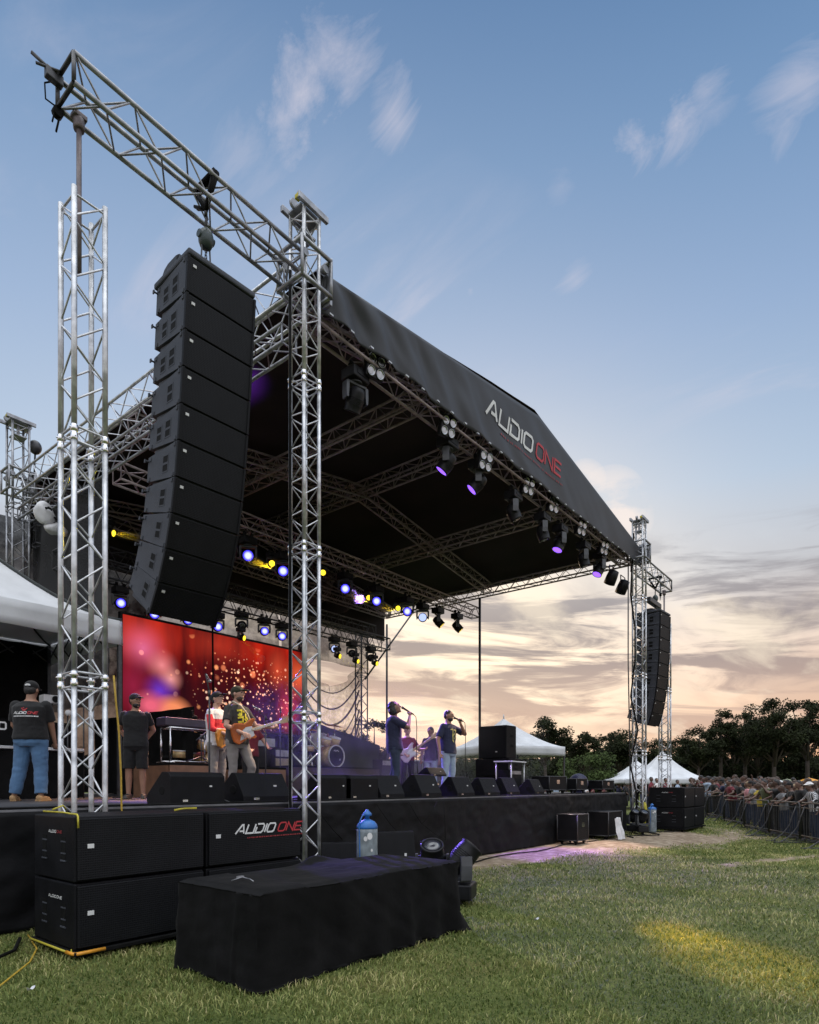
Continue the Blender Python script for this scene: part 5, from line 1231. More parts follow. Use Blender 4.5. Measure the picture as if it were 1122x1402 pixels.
m = MB(); m.path([(0.10, 0.45, CH+0.03), (0.13, 0.40, CH+0.05), (0.17, 0.42, CH+0.05), (0.17, 0.33, CH+0.045), (0.14, 0.25, CH+0.04)], 0.004, 5); m.box((0.19, 0.47, CH+0.045), (0.05, 0.025, 0.012)); m.build('buckle', ALUD, t)
m = MB(); m.box((1.2, 0.55, 0.03), (2.3, 1.05, 0.05)); m.build('base_board', RUB, t)
# ================================================================ small gear between the case and the stage
def bottle(label, loc, s=1.0):
    t = thing('gas_cylinder', label, 'gas cylinder', loc); M_ = Matrix.Scale(s, 4)
    m = MB(); m.lathe([(0.095, 0), (0.105, 0.01), (0.107, 0.05), (0.107, 0.55), (0.107, 0.59)], 24, M_); m.build('body', GREYC, t)
    m = MB(); m.lathe([(0.1085, 0.585), (0.108, 0.60), (0.10, 0.62), (0.075, 0.642), (0.04, 0.655), (0.03, 0.66)], 24, M_); m.build('shoulder', BLUE, t)
    m = MB(); m.lathe([(0.026, 0.655), (0.022, 0.68), (0.05, 0.69), (0.045, 0.705), (0.02, 0.725), (0.012, 0.735)], 14, M_); m.path([Vector(p)*s for p in ((0.0, 0, 0.69), (-0.07, 0, 0.69), (-0.11, 0.01, 0.63), (-0.105, 0.0, 0.30), (-0.10, 0.02, 0.05))], 0.007*s, 5); m.build('valve', BLUE, t)
    m = MB()
    for (a, z, r) in ((-2.15, 0.53, 0.028), (-2.55, 0.51, 0.02), (-1.95, 0.42, 0.012)):
        c = Vector((math.cos(a)*0.109, math.sin(a)*0.109, z)); x = Vector((-math.sin(a), math.cos(a), 0))
        vs = [(c+x*(r*math.cos(k*PI/6))+Vector((0, 0, r*math.sin(k*PI/6))))*s for k in range(12)]; o = len(m.v); m.v += vs; m.face(list(range(o, o+12)))
    m.build('sticker', LOGOW, t)
    return t
p = at_y(503, 1120, 7.45); bottle('grey gas cylinder with a blue shoulder standing behind the covered case', (p.x, p.y, 0), 1.0).scale = (1.15, 1.15, 1.5)
p = at_y(893, 1115, 18.3); bottle('small blue topped gas cylinder beside the right subwoofers', (p.x, p.y, gz(p.x, p.y)), 1.15)
def wedge_proto(name='stage_monitor', w=0.62, d=0.52, h=0.40, cat='stage monitor'):
    t = thing(name, 'monitor', cat)
    pr = [(0.0, 0.0), (d, 0.0), (d, 0.11*h/0.4), (0.24, h), (0.16, h*0.985), (0.0, h*0.20)] if h < 0.43 else [(0.0, 0.0), (d, 0.0), (d, 0.11*h/0.4), (0.20, h), (0.06, h*0.98), (0.0, h*0.85)]
    m = MB(); m.prism(pr, w, Matrix(((0, 1, 0, 0), (1, 0, 0, 0), (0, 0, 1, 0), (0, 0, 0, 1))))
    o = m.build('cabinet', CABI, t, fix=True); bv_ = o.modifiers.new('bevel', 'BEVEL'); bv_.width = 0.01; bv_.segments = 2
    # sloping front grille that faces the performer
    p0 = Vector((0, d, 0.11*h/0.4)); p1 = Vector((0, 0.24 if h < 0.43 else 0.20, h)); e = (p1-p0); nn = Vector((0, e.z, -e.y)).normalized(); nn = nn if nn.z > 0 else -nn
    m = MB(); m.hexa([Vector((x, 0, 0))+p0+e*f+nn*k for k in (0.002, 0.014) for (x, f) in ((0.03, 0.06), (w-0.03, 0.06), (w-0.03, 0.95), (0.03, 0.95))]); m.build('grille', GRILLE, t, fix=True)
    for x in (-0.002, w+0.002):
        m = MB(); m.lathe([(0.055, -0.003), (0.062, 0.003)], 16, Matrix.Translation((x, 0.20, h*0.42)) @ Matrix.Rotation(PI/2, 4, 'Y')); m.build('handle_cup', RUB, t)
    m = MB(); m.box((w*0.72, (h*0.55-h*0.2)/(h*0.785)*0.16-0.004 if h < 0.43 else -0.003, h*0.55), (0.035, 0.012, 0.022)); m.build('badge', LOGOW, t)
    m = MB(); m.box((w*0.25, -0.006, 0.05), (0.07, 0.01, 0.03)); m.build('connector_plate', CHROME, t)
    return t
WG = 'black wedge monitors along the stage edge'
w0 = wedge_proto()
def put(proto, first, *a, **k):
    if first[0]:
        first[0] = False; proto.location = a[0]; proto.rotation_euler = k.get('rot') or (0, 0, a[1] if len(a) > 1 else 0); proto['label'] = a[2]
        if len(a) > 3 and a[3]: proto['group'] = a[3]
        return proto
    return dup(proto, *a, **k)
fw = [True]
wl = [(522, 1.0, 0, 'wedge monitor at the feet of the woman singer'), (578, 1.06, 3, 'wedge monitor with a second speaker lying on top of it'),
      (627, 0.98, 0, 'wedge monitor with a yellow lit side at the feet of the man singing'), (664, 0.95, -2, 'wedge monitor in front of the tall side fill speakers'),
      (695, 0.98, 2, 'blue lit wedge monitor nearest the right speaker stack'), (733, 0.9, 4, 'dark wedge monitor near the far right end of the stage edge')]
for (px, sc, dr, lab) in wl:
    p = on_b(px, 1090, 6.83); o = put(w0, fw, (p.x, 6.83, DECK), math.radians(dr), lab, WG); o.scale = (sc, sc, sc)
# blocky wedges left of those, seen square on from behind
wb = wedge_proto('stage_monitor', 0.80, 0.55, 0.46)
fb = [True]
w0b = dup(w0, (0, 0, 0), 0, 'x', WG); p = on_b(334, 1090, 6.85); w0b.location = (p.x, 6.85, DECK); w0b.scale = (1.30, 1.15, 1.0); w0b['label'] = 'large black wedge monitor at the front guitarist\'s feet'
for (px, sx, lab) in ((234, 0.94, 'large black monitor at the left stage edge in front of a brown panel'), (441, 0.78, 'black monitor just right of the roof tower, under the drum kit'), (474, 0.95, 'square black monitor with a pale top edge left of the woman singer')):
    p = on_b(px, 1090, 6.85); o = put(wb, fb, (p.x, 6.85, DECK), 0.0, lab, WG); o.scale = (sx, 1, 0.86)
m = MB(); m.lathe([(0.05, -0.004), (0.085, -0.002), (0.09, 0.004)], 18, Matrix.Translation((on_b(336, 1090, 6.85).x-0.004, 6.85+0.22, DECK+0.21)) @ Matrix.Rotation(PI/2, 4, 'Y'))
p = on_b(594, 1065, 7.05)
w2 = dup(w0, (p.x, 7.12, DECK+0.40), 0, 'small speaker lying on top of a wedge monitor', WG); w2.scale = (0.85, 0.6, 0.42)
# speakers lying on the ground behind the covered case
for (px, py, Y, sc, rz, lab) in ((441, 1182, 8.15, 0.70, 40, 'small tilted speaker on the ground between the roof tower and the gas cylinder'), (520, 1180, 8.6, 0.82, 30, 'small speaker with a white logo strip on the ground right of the gas cylinder')):
    p = at_y(px, py, Y); o = dup(w0, (p.x, p.y, 0.02), math.radians(-rz), lab, None); o.scale = (sc*1.1, sc, sc*2.2)
# ================================================================ stage lights
def head_proto():
    t = thing('moving_head_light', 'light', 'stage light')
    m = MB(); m.box((0, 0, -0.15), (0.36, 0.28, 0.17), bev=0.02); m.box((0, -0.145, -0.15), (0.20, 0.008, 0.06)); m.tube((-0.1, 0, 0), (-0.1, 0, -0.07), 0.022, 8); m.tube((0.1, 0, 0), (0.1, 0, -0.07), 0.022, 8)
    for x in (-0.1, 0.1): m.lathe([(0.045, -0.025), (0.045, 0.025)], 10, Matrix.Translation((x, 0, 0.01)) @ Matrix.Rotation(PI/2, 4, 'Y'))
    m.build('base', PLAST, t)
    y = MB(); y.lathe([(0.10, 0), (0.11, -0.03)], 16)
    y.box((0, 0, -0.05), (0.36, 0.12, 0.045), bev=0.015)
    for s in (-1, 1):
        y.prism([(s*0.15, -0.05), (s*0.20, -0.05), (s*0.205, -0.20), (s*0.195, -0.30), (s*0.165, -0.30), (s*0.155, -0.2)], 0.12, Matrix.Translation((0, -0.06, 0)))
    yo = y.build('yoke', mat('lit_fixture_plastic', (0.05, 0.052, 0.06), 0.35, 0, 0.2, 9), t, (0, 0, -0.235), fix=True)  # yoke colour greyed to stand for light caught on its arms
    h = MB(); h.lathe([(0.05, 0.17), (0.095, 0.155), (0.12, 0.10), (0.125, 0.04), (0.135, 0.0), (0.135, -0.10), (0.128, -0.15), (0.135, -0.165), (0.135, -0.185), (0.118, -0.19), (0.118, -0.175)], 22)
    for k in range(5): h.lathe([(0.137, 0.02-k*0.022), (0.141, 0.015-k*0.022), (0.137, 0.01-k*0.022)], 22)
    h.tube((-0.16, 0, 0), (0.16, 0, 0), 0.035, 10)
    ho = h.build('lamp_head', PLAST, t, (0, 0, -0.49))
    l = MB(); l.lathe([(0.0, -0.183), (0.06, -0.186), (0.117, -0.180)], 22); l.build('lens', LENS, ho)
    return t
HEAD = head_proto(); fh = [True]
def copy_head(loc, lab, group, d, lens=None, yaw=0.0, scale=1.0, flip=False):
    rot = (PI, 0, yaw) if flip else (0, 0, yaw)
    o = put(HEAD, fh, loc, yaw, lab, group, rot=rot) if not fh[0] else put(HEAD, fh, loc, yaw, lab, group)
    o.scale = (scale,)*3
    d = (Matrix.Rotation(-yaw, 3, 'Z') @ Vector(d)).normalized()
    if flip: d = Vector((d.x, -d.y, -d.z))
    pan = math.atan2(-d.x, d.y) if abs(d.x)+abs(d.y) > 1e-3 else 0; p = math.acos(max(-1, min(1, -d.z)))
    for c in o.children:
        n = c.name.split('.')[0]
        if n == 'yoke': c.rotation_euler = (0, 0, pan)
        if n == 'lamp_head':
            c.rotation_euler = (p, 0, pan)
            if lens is not None:
                for g in c.children:
                    if g.name.split('.')[0] == 'lens':
                        g.material_slots[0].link = 'OBJECT'; g.material_slots[0].material = lens
    return o
FG = 'moving head lights along the front roof truss'
fx = [(487, 545, None, (0.1, 0.5, -0.8), 'big unlit moving head light nearest the left roof tower'), (613, 632, LPURP, (-0.25, 0.5, -0.7), 'moving head light below the letter A with a thin pink rim'),
      (655, 660, LPURP, (-0.35, 0.5, -0.6), 'purple lit moving head light left of the red glow'), (703, 700, None, (0.3, -0.3, -0.85), 'unlit moving head light under the letter O of the red word'), (743, 728, None, (0.2, -0.2, -0.9), 'unlit tilted moving head light left of the brightest purple one'),
      (767, 743, LPURP, (-0.3, 0.2, -0.8), 'brightest purple moving head light on the front truss'), (799, 765, None, (0.2, -0.2, -0.9), 'unlit moving head light right of the brightest purple one'), (821, 778, LPURP, (-0.35, 0.2, -0.75), 'purple moving head light second from the far right roof tower')]
for (px, py, lens, d, lab) in fx:
    p = on_b(px, py, 6.72); copy_head((p.x, 6.72, p.z+0.47), lab, FG, d, lens, 0.0, 1.0)
def blinder_proto():
    t = thing('blinder_light', 'four-cell light', 'stage light')
    m = MB(); m.box((0, 0.05, 0), (0.34, 0.10, 0.34), bev=0.015); m.tube((-0.19, 0.05, 0), (0.19, 0.05, 0), 0.012, 6); m.path([(-0.19, 0.05, 0), (-0.19, 0.05, 0.2), (0.19, 0.05, 0.2), (0.19, 0.05, 0)], 0.012, 5); m.build('housing', PLAST, t)
    for x in (-0.085, 0.085):
        for z in (-0.085, 0.085):
            m = MB(); m.lathe([(0.072, 0.0), (0.075, 0.012), (0.066, 0.012), (0.05, -0.0), (0.02, -0.012)], 18, Matrix.Translation((x, -0.004, z)) @ Matrix.Rotation(PI/2, 4, 'X')); m.build('lamp', BULB, t)
    return t
BL = blinder_proto(); fbn = [True]
for i, (px, py, nm) in enumerate(((513, 505, 'above the big moving head nearest the left tower'), (612, 587, 'above the moving head with a pink rim'), (663, 634, 'above the purple light left of the red glow'), (722, 668, 'above the unlit light under the red word'), (757, 693, 'right of the red word\'s light, fifth along the truss'), (795, 725, 'sixth along the front truss'), (826, 752, 'nearest the far right roof tower'))):
    p = on_b(px, py, 6.50); put(BL, fbn, (p.x, 6.46, p.z+0.02), math.radians(-8), 'black four-cell blinder light '+nm, 'blinder lights on the front truss', rot=(math.radians(14), 0, math.radians(-12)))
for (px, py, nm) in ((853, 803, 'black can light hanging beside the far right roof tower'), (838, 790, 'black can light tucked under the right end of the front truss')):
    p = on_b(px, py, 6.75); t = thing('can_light', nm, 'stage light', (p.x, 6.75, p.z+0.3), 0)
    m = MB(); M_ = Matrix.Translation((0, 0, -0.3)) @ Matrix.Rotation(0.6, 4, 'X') @ Matrix.Rotation(-0.35, 4, 'Y'); m.lathe([(0.05, 0.2), (0.14, 0.17), (0.16, 0.0), (0.165, -0.2), (0.15, -0.2)], 18, M_); m.build('can', PLAST, t)
    m = MB(); m.lathe([(0.0, -0.17), (0.15, -0.175)], 18, M_); m.build('lens', LENS, t)
    m = MB(); m.path([(-0.17, 0, -0.3), (-0.17, 0, 0), (0.17, 0, 0), (0.17, 0, -0.3)], 0.016, 6); m.build('bracket', PLAST, t)
# mid-stage truss: blue lamps looking out, small yellow ones between
MG = 'lights on the mid stage truss'
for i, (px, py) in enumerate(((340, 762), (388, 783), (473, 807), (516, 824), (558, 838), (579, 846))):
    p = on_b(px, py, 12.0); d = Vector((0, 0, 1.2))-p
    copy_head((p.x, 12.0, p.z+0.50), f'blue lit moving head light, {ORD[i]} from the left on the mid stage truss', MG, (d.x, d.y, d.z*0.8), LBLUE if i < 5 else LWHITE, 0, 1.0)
for i, (px, py) in enumerate(((372, 778), (442, 790), (505, 824), (545, 838))):
    p = on_b(px, py, 12.35); d = Vector((2, 0, 2))-p
    copy_head((p.x, 12.35, p.z+0.42), f'small yellow lit light, {ORD[i]} from the left on the mid stage truss', MG, d, LYEL, 0, 0.62)
for i, (px, py, nm) in enumerate(((600, 850, 'left of the last pair'), (626, 857, 'at the cut end of the truss'))):
    p = on_b(px, py, 12.0); copy_head((p.x, 12.0, p.z+0.47), 'yellow spotted moving head light hanging '+nm, MG, (0.5, -0.55, -0.75), LYEL, 0, 1.0)
# rear truss over the screen
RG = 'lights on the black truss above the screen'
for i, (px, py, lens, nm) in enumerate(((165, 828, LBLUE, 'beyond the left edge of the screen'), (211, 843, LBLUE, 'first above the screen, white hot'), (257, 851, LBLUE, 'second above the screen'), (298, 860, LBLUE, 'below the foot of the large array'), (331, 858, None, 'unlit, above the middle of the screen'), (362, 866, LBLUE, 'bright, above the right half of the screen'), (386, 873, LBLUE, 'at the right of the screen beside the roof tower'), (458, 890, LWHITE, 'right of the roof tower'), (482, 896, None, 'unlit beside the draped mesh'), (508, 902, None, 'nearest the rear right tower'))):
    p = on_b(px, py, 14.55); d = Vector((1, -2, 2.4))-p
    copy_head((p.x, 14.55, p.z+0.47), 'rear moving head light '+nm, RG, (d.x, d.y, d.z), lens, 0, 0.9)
for i, (px, py, nm) in enumerate(((330, 873, 'under the unlit light above the screen'), (413, 889, 'seen through the roof tower'), (462, 898, 'right of the roof tower'), (487, 905, 'beside the draped mesh'), (513, 908, 'nearest the rear right tower'), (150, 729, 'left of the large array'))):
    p = on_b(px, py, 14.2); d = Vector((19, -6, 0))-p
    copy_head((p.x, 14.2, p.z+0.30), 'small yellow lit rear light '+nm, RG, d, LYEL, 0, 0.6)
# floor lights near the covered case
p = at_y(632, 1182, 7.35); copy_head((p.x, p.y, 0.0), 'black moving head light standing on the grass at the end of the covered case', 'lights standing on the ground by the stage', (0.55, -0.45, 0.75), None, 0.4, 1.08, True)
p = at_y(592, 1176, 7.6); copy_head((p.x, p.y, 0.0), 'black light standing behind the right end of the covered case', 'lights standing on the ground by the stage', (-0.4, -0.3, 0.8), None, 0.2, 1.05, True)
# white bagged fixture high at the left
p = on_b(62, 703, 14.3); t = thing('covered_light', 'stage light wrapped in a white plastic rain cover high at left', 'stage light', (p.x, 14.3, p.z))
m = MB(); m.ell((0, 0, 0), (0.20, 0.18, 0.23), 18, 12); m.ell((0.20, 0, -0.27), (0.22, 0.18, 0.13), 18, 12)
for v in m.v: v += v.normalized()*0.07*noise.noise(v*6)
m.build('rain_cover', WHITEP, t)
m = MB(); m.path([(-0.08, -0.22, 0.02), (-0.02, -0.24, 0.05), (0.05, -0.22, 0.03)], 0.025, 6); m.path([(0.1, -0.2, -0.1), (0.16, -0.2, -0.14)], 0.02, 6); m.build('light_slot', RUB, t)
# ================================================================ screen
def screen_mat(W, H):
    m = bpy.data.materials.new('glowing_screen'); nt, N, L = nodes_of(m); p = N['Principled BSDF']
    tc = N.new('ShaderNodeTexCoord'); P = tc.outputs['Object']
    def mm(op, a, b=None, clamp=False):
        n = N.new('ShaderNodeMath'); n.operation = op; n.use_clamp = clamp
        for i, x in enumerate((a, b)):
            if x is None: continue
            if isinstance(x, (int, float)): n.inputs[i].default_value = x
            else: L.new(x, n.inputs[i])
        return n.outputs[0]
    def mix(f, a, b, mode='MIX'):
        n = N.new('ShaderNodeMix'); n.data_type = 'RGBA'; n.blend_type = mode
        for nm, x in (('Factor', f), ('A', a), ('B', b)):
            if isinstance(x, (int, float)): n.inputs[nm].default_value = x
            elif isinstance(x, tuple): n.inputs[nm].default_value = (*x, 1)
            else: L.new(x, n.inputs[nm])
        return n.outputs['Result']
    def noi(sc, scale=(1, 1, 1), det=4):
        mp = N.new('ShaderNodeMapping'); mp.inputs['Scale'].default_value = scale; L.new(P, mp.inputs['Vector'])
        n = N.new('ShaderNodeTexNoise'); n.inputs['Scale'].default_value = sc; n.inputs['Detail'].default_value = det; L.new(mp.outputs[0], n.inputs['Vector']); return n.outputs['Fac']
    def blob(x, z, rx, rz, pw=1.5):
        mp = N.new('ShaderNodeMapping'); mp.inputs['Location'].default_value = (-x/rx, 0, -z/rz); mp.inputs['Scale'].default_value = (1/rx, 0, 1/rz); L.new(P, mp.inputs['Vector'])
        ln = N.new('ShaderNodeVectorMath'); ln.operation = 'LENGTH'; L.new(mp.outputs[0], ln.inputs[0])
        return mm('POWER', mm('SUBTRACT', 1.0, ln.outputs['Value'], True), pw)
    sp = N.new('ShaderNodeSeparateXYZ'); L.new(P, sp.inputs[0])
    v = mm('ADD', mm('MULTIPLY', sp.outputs['Z'], 1/H), 0.5)
    n = noi(0.9, (1.5, 1, 0.35)); st = mm('MULTIPLY', mm('SUBTRACT', n, 0.36, True), 2.6, True)
    up = mm('POWER', v, 1.1)
    col = mix(mm('MULTIPLY', st, mm('ADD', mm('MULTIPLY', up, 0.9), 0.10), True), (0.018, 0.002, 0.005), (0.62, 0.022, 0.008))
    col = mix(mm('MULTIPLY', blob(-0.2, 1.0, 1.6, 0.8), 0.5), col, (0.75, 0.06, 0.03))
    col = mix(mm('MULTIPLY', blob(0.5, -0.55, 2.6, 1.35, 0.6), 1.0), col, (0.03, 0.004, 0.008))
    col = mix(mm('MULTIPLY', blob(-0.6, -0.9, 1.2, 0.9, 0.7), 0.9), col, (0.03, 0.004, 0.008))
    for (x, z, rx, rz, c, k, pw) in ((-2.4, 0.8, 1.2, 0.8, (0.85, 0.07, 0.05), 0.8, 1.2), (-2.35, 0.55, 0.75, 0.75, (0.85, 0.17, 0.34), 0.9, 1.8), (-1.85, 0.2, 0.55, 0.5, (1.0, 0.30, 0.32), 0.9, 1.7),
                                     (-1.6, -0.12, 0.4, 0.38, (1.0, 0.38, 0.34), 1.0, 1.5), (-1.9, -0.45, 0.6, 0.5, (0.16, 0.04, 0.55), 1.1, 1.5), (-2.6, -0.4, 0.6, 0.9, (0.30, 0.015, 0.05), 1, 1), (-1.55, -0.98, 0.65, 0.5, (1.0, 0.30, 0.13), 1.8, 1.1), (-2.15, -0.85, 0.6, 0.45, (0.9, 0.14, 0.22), 1.3, 1.3),
                                     (1.9, 0.6, 0.5, 0.8, (0.8, 0.09, 0.04), 0.8, 1.3), (2.75, 0.5, 0.7, 0.8, (0.95, 0.14, 0.05), 1.0, 1.3), (2.3, -0.6, 0.5, 0.8, (0.75, 0.03, 0.02), 0.9, 1.2)):
        col = mix(mm('MULTIPLY', blob(x, z, rx, rz, pw), k, True), col, c)
    def dots(sc, r, seed, mask, c, k):
        nonlocal col
        mp = N.new('ShaderNodeMapping'); mp.inputs['Location'].default_value = (seed, 0, seed*1.7); mp.inputs['Scale'].default_value = (1, 0, 1); L.new(P, mp.inputs['Vector'])
        vo = N.new('ShaderNodeTexVoronoi'); vo.voronoi_dimensions = '3D'; vo.inputs['Scale'].default_value = sc; L.new(mp.outputs[0], vo.inputs['Vector'])
        rnd = N.new('ShaderNodeSeparateColor'); L.new(vo.outputs['Color'], rnd.inputs[0])
        on = mm('GREATER_THAN', rnd.outputs[0], 0.25)
        rad = mm('ADD', mm('MULTIPLY', rnd.outputs[1], r*0.6), r*0.45)
        d = mm('MULTIPLY', mm('SUBTRACT', rad, vo.outputs['Distance'], True), 1/(r*0.35), True)
        f = mm('MULTIPLY', mm('MULTIPLY', d, on), mm('MULTIPLY', mask, k), True)
        col = mix(f, col, tuple(x*1.5 for x in c), 'ADD')
    dots(7.0, 0.30, 1.3, blob(1.0, -0.25, 2.0, 1.15, 0.35), (1.0, 0.42, 0.22), 0.95)
    dots(5.2, 0.27, 4.3, blob(0.9, -0.2, 2.2, 1.2, 0.35), (1.0, 0.65, 0.45), 0.9)
    dots(3.4, 0.34, 2.1, blob(-0.65, 0.1, 1.2, 1.1, 0.5), (1.0, 0.36, 0.14), 0.9)
    dots(2.8, 0.32, 7.7, blob(0.9, 0.45, 1.8, 0.7, 0.6), (1.0, 0.28, 0.12), 0.6)
    dots(3.2, 0.26, 9.1, blob(-2.4, -0.1, 1.2, 0.8, 0.6), (1.0, 0.45, 0.3), 0.55)
    dots(9.5, 0.30, 6.1, blob(1.2, -0.35, 1.9, 1.0, 0.3), (1.0, 0.55, 0.32), 1.0)
    dots(8.0, 0.26, 3.7, blob(0.3, 0.0, 1.6, 1.0, 0.4), (1.0, 0.38, 0.18), 0.9)
    p.inputs['Base Color'].default_value = (0.004, 0.004, 0.004, 1); p.inputs['Roughness'].default_value = 0.5; p.inputs['Specular IOR Level'].default_value = 0.0
    L.new(col, p.inputs['Emission Color']); p.inputs['Emission Strength'].default_value = 0.95
    return m
s_a0, s_a1, s_z0, s_z1, s_b = 7.56, 13.3, 2.95, 5.54, 15.0
W_, H_ = s_a1-s_a0, s_z1-s_z0
t = thing('led_screen', 'wide glowing red and purple video screen at the back of the stage', 'video screen', ((s_a0+s_a1)/2, s_b, (s_z0+s_z1)/2))
m = MB(); m.box((0, 0, 0), (W_, 0.06, H_)); m.build('display_panel', screen_mat(W_, H_), t)
m = MB()
for (c, d) in (((0, 0.02, H_/2+0.03), (W_+0.12, 0.12, 0.06)), ((0, 0.02, -H_/2-0.03), (W_+0.12, 0.12, 0.06)), ((-W_/2-0.03, 0.02, 0), (0.06, 0.12, H_)), ((W_/2+0.03, 0.02, 0), (0.06, 0.12, H_))): m.box(c, d)
m.build('frame', PLAST, t)
m = MB(); m.box((0, 0.25, -H_/2-0.06-(s_z0-DECK-0.06)/2), (W_, 0.3, s_z0-DECK-0.06)); m.build('support_base', RUB, t)
m = MB()
for x in (-W_/2+0.6, 0, W_/2-0.6): m.box((x, 0.2, 0), (0.1, 0.2, H_-0.02))
m.build('rear_frame', STEEL, t)
# cable that hangs in front of the screen
p = on_b(291, 870, 14.3); t = MB(); t.path([(p.x, 14.3, 6.3), (p.x+0.02, 14.3, 4.5), (p.x+0.03, 14.3, 3.3)], 0.025, 5); tag(t.build('hanging_cable', RUB), 'black cable hanging straight down in front of the screen', 'cable')
# ================================================================ mesh backdrops
def mesh_mat(name, col, alpha, sc):
    m = bpy.data.materials.new(name); nt, N, L = nodes_of(m); p = N['Principled BSDF']; p.inputs['Base Color'].default_value = (*col, 1); p.inputs['Roughness'].default_value = 0.9
    tc = N.new('ShaderNodeTexCoord'); n = N.new('ShaderNodeTexNoise'); n.inputs['Scale'].default_value = sc; n.inputs['Detail'].default_value = 6; n.inputs['Roughness'].default_value = 0.7; L.new(tc.outputs['Object'], n.inputs['Vector'])
    mr = N.new('ShaderNodeMapRange'); mr.inputs['From Min'].default_value = 0.35; mr.inputs['From Max'].default_value = 0.65; mr.inputs['To Min'].default_value = alpha-0.16; mr.inputs['To Max'].default_value = min(1, alpha+0.16); L.new(n.outputs['Fac'], mr.inputs['Value'])
    tr = N.new('ShaderNodeBsdfTransparent'); ms = N.new('ShaderNodeMixShader'); L.new(mr.outputs[0], ms.inputs[0]); L.new(tr.outputs[0], ms.inputs[1]); L.new(p.outputs[0], ms.inputs[2]); L.new(ms.outputs[0], N['Material Output'].inputs['Surface'])
    return m
NET = mesh_mat('open_grey_net', (0.022, 0.022, 0.026), 0.62, 2.0)
NETD = mesh_mat('dense_black_net', (0.012, 0.012, 0.014), 0.93, 1.2)
NETL = mesh_mat('sheer_draped_net', (0.03, 0.028, 0.03), 0.44, 3.0)
NETF = mesh_mat('dark_net_fold', (0.02, 0.02, 0.022), 0.72, 4.0)
def drape(name, label, a0, a1, z0, z1, b, M, fold=0.12, k=6.0, n=(120, 40), axis='a'):
    m = MB()
    def fn(u, v):
        a = a0+u*(a1-a0); z = z0+v*(z1-z0)
        w = fold*math.sin(a*k+2*wr(a*0.5, z*0.5))*(0.4+0.6*(1-v))+fold*wr(a*1.1, z*0.7, 1, 3)
        return Vector((a, b+w, z)) if axis == 'a' else Vector((b+w, a, z))
    m.sheet(fn, n[0], n[1]); return tag(m.build(name, M), label, 'backdrop net')
drape('backdrop_net', 'open grey net hung across the back of the stage above the screen', 6.0, 13.9, 5.2, 7.2, 16.75, NET)
drape('backdrop_net', 'pale net corner at upper right of the stage back', 13.9, 18.3, 5.9, 7.2, 16.75, NET, 0.08, 3)
drape('side_net', 'dense black net closing the left side of the stage under the roof edge', 12.3, 16.2, 3.0, 7.6, 5.95, NETD, 0.10, 4, (80, 40), 'b')
drape('backdrop_net', 'black net left of the screen behind the large speaker array', 5.2, 9.0, 1.2, 7.6, 16.3, NETD, 0.1, 5, (40, 30))
# the swagged net between the screen and the rear right tower
t = thing('draped_net', 'sheer swagged net hanging between the screen and the rear tower', 'backdrop net', (15.8, 16.6, 4))
def sw(u, v):
    a = -1.55+u*3.4; zt = 2.1-0.2*u; drop = 4.6*v
    z = zt-drop-1.1*math.sin(PI*u)*(1-v)*0.9
    y = 0.12*math.sin(u*23+v*3)+0.10*wr(u*5, v*6, 1, 4)+0.06*math.sin(v*34+math.sin(u*5)*4)
    return Vector((a, y, z))
m = MB(); m.sheet(sw, 90, 70); m.build('net_sheet', NETL, t)
for k in range(8):
    m = MB(); c = -0.2-0.36*k; w = 1.55-0.02*k
    m.path([(-1.45+0.05*k+w*2*s_, -0.16+0.05*wr(s_*3, k, 1), c+1.9-0.3*k*0-(1.0+0.22*k)*math.sin(PI*s_)**0.8-0.25*k*0) for s_ in [i/16 for i in range(17)]], 0.022+0.008*(k % 3), 5); m.build('net_fold', NETF, t)
for k in range(3):
    m = MB(); m.path([(-1.5+0.12*k+0.5*s_*s_*(1+k*0.4), -0.14, 1.9-4.6*s_) for s_ in [i/10 for i in range(11)]], 0.03, 5); m.build('net_fold', NETF, t)
# dark sloping tarp behind the drums
m = MB()
def tarp(u, v):
    a = 13.0+u*5.4; top = 3.75-0.10*(u*5)**1.35+0.06*wr(a*2, 1, 1)
    return Vector((a, 16.2+0.25*(1-v)+0.06*wr(a*2, v*3, 1, 6), DECK+0.02+v*(top-DECK)))
m.sheet(tarp, 60, 20); tag(m.build('tarpaulin', mat('dark_tarp', (0.022, 0.022, 0.03), 0.8, 0, 0.3, 3)), 'dark tarpaulin sloping down behind the drum kit', 'tarpaulin')
# poles at the right side of the stage
p = on_b(663, 900, 11.76); t = MB(); t.tube((18.62, 11.76, DECK), (18.62, 11.76, 7.9), 0.045, 8); t.box((18.62, 11.76, DECK+0.015), (0.2, 0.2, 0.03)); tag(t.build('support_pole', STEEL), 'thin black pole from stage to roof right of the man singing', 'pole')
p = on_b(530, 900, 16.4); t = MB(); t.tube((p.x, 16.4, DECK), (p.x, 16.4, 7.8), 0.04, 8); t.box((p.x, 16.4, DECK+0.015), (0.2, 0.2, 0.03)); tag(t.build('support_pole', STEEL), 'thin black pole behind the woman singer', 'pole')
a_ = on_b(566, 838, 15.9); b_ = on_b(500, 930, 16.6); t = MB(); t.tube(a_, b_, 0.035, 8); tag(t.build('diagonal_brace', STEEL), 'thin diagonal brace at the rear right corner of the stage', 'brace')
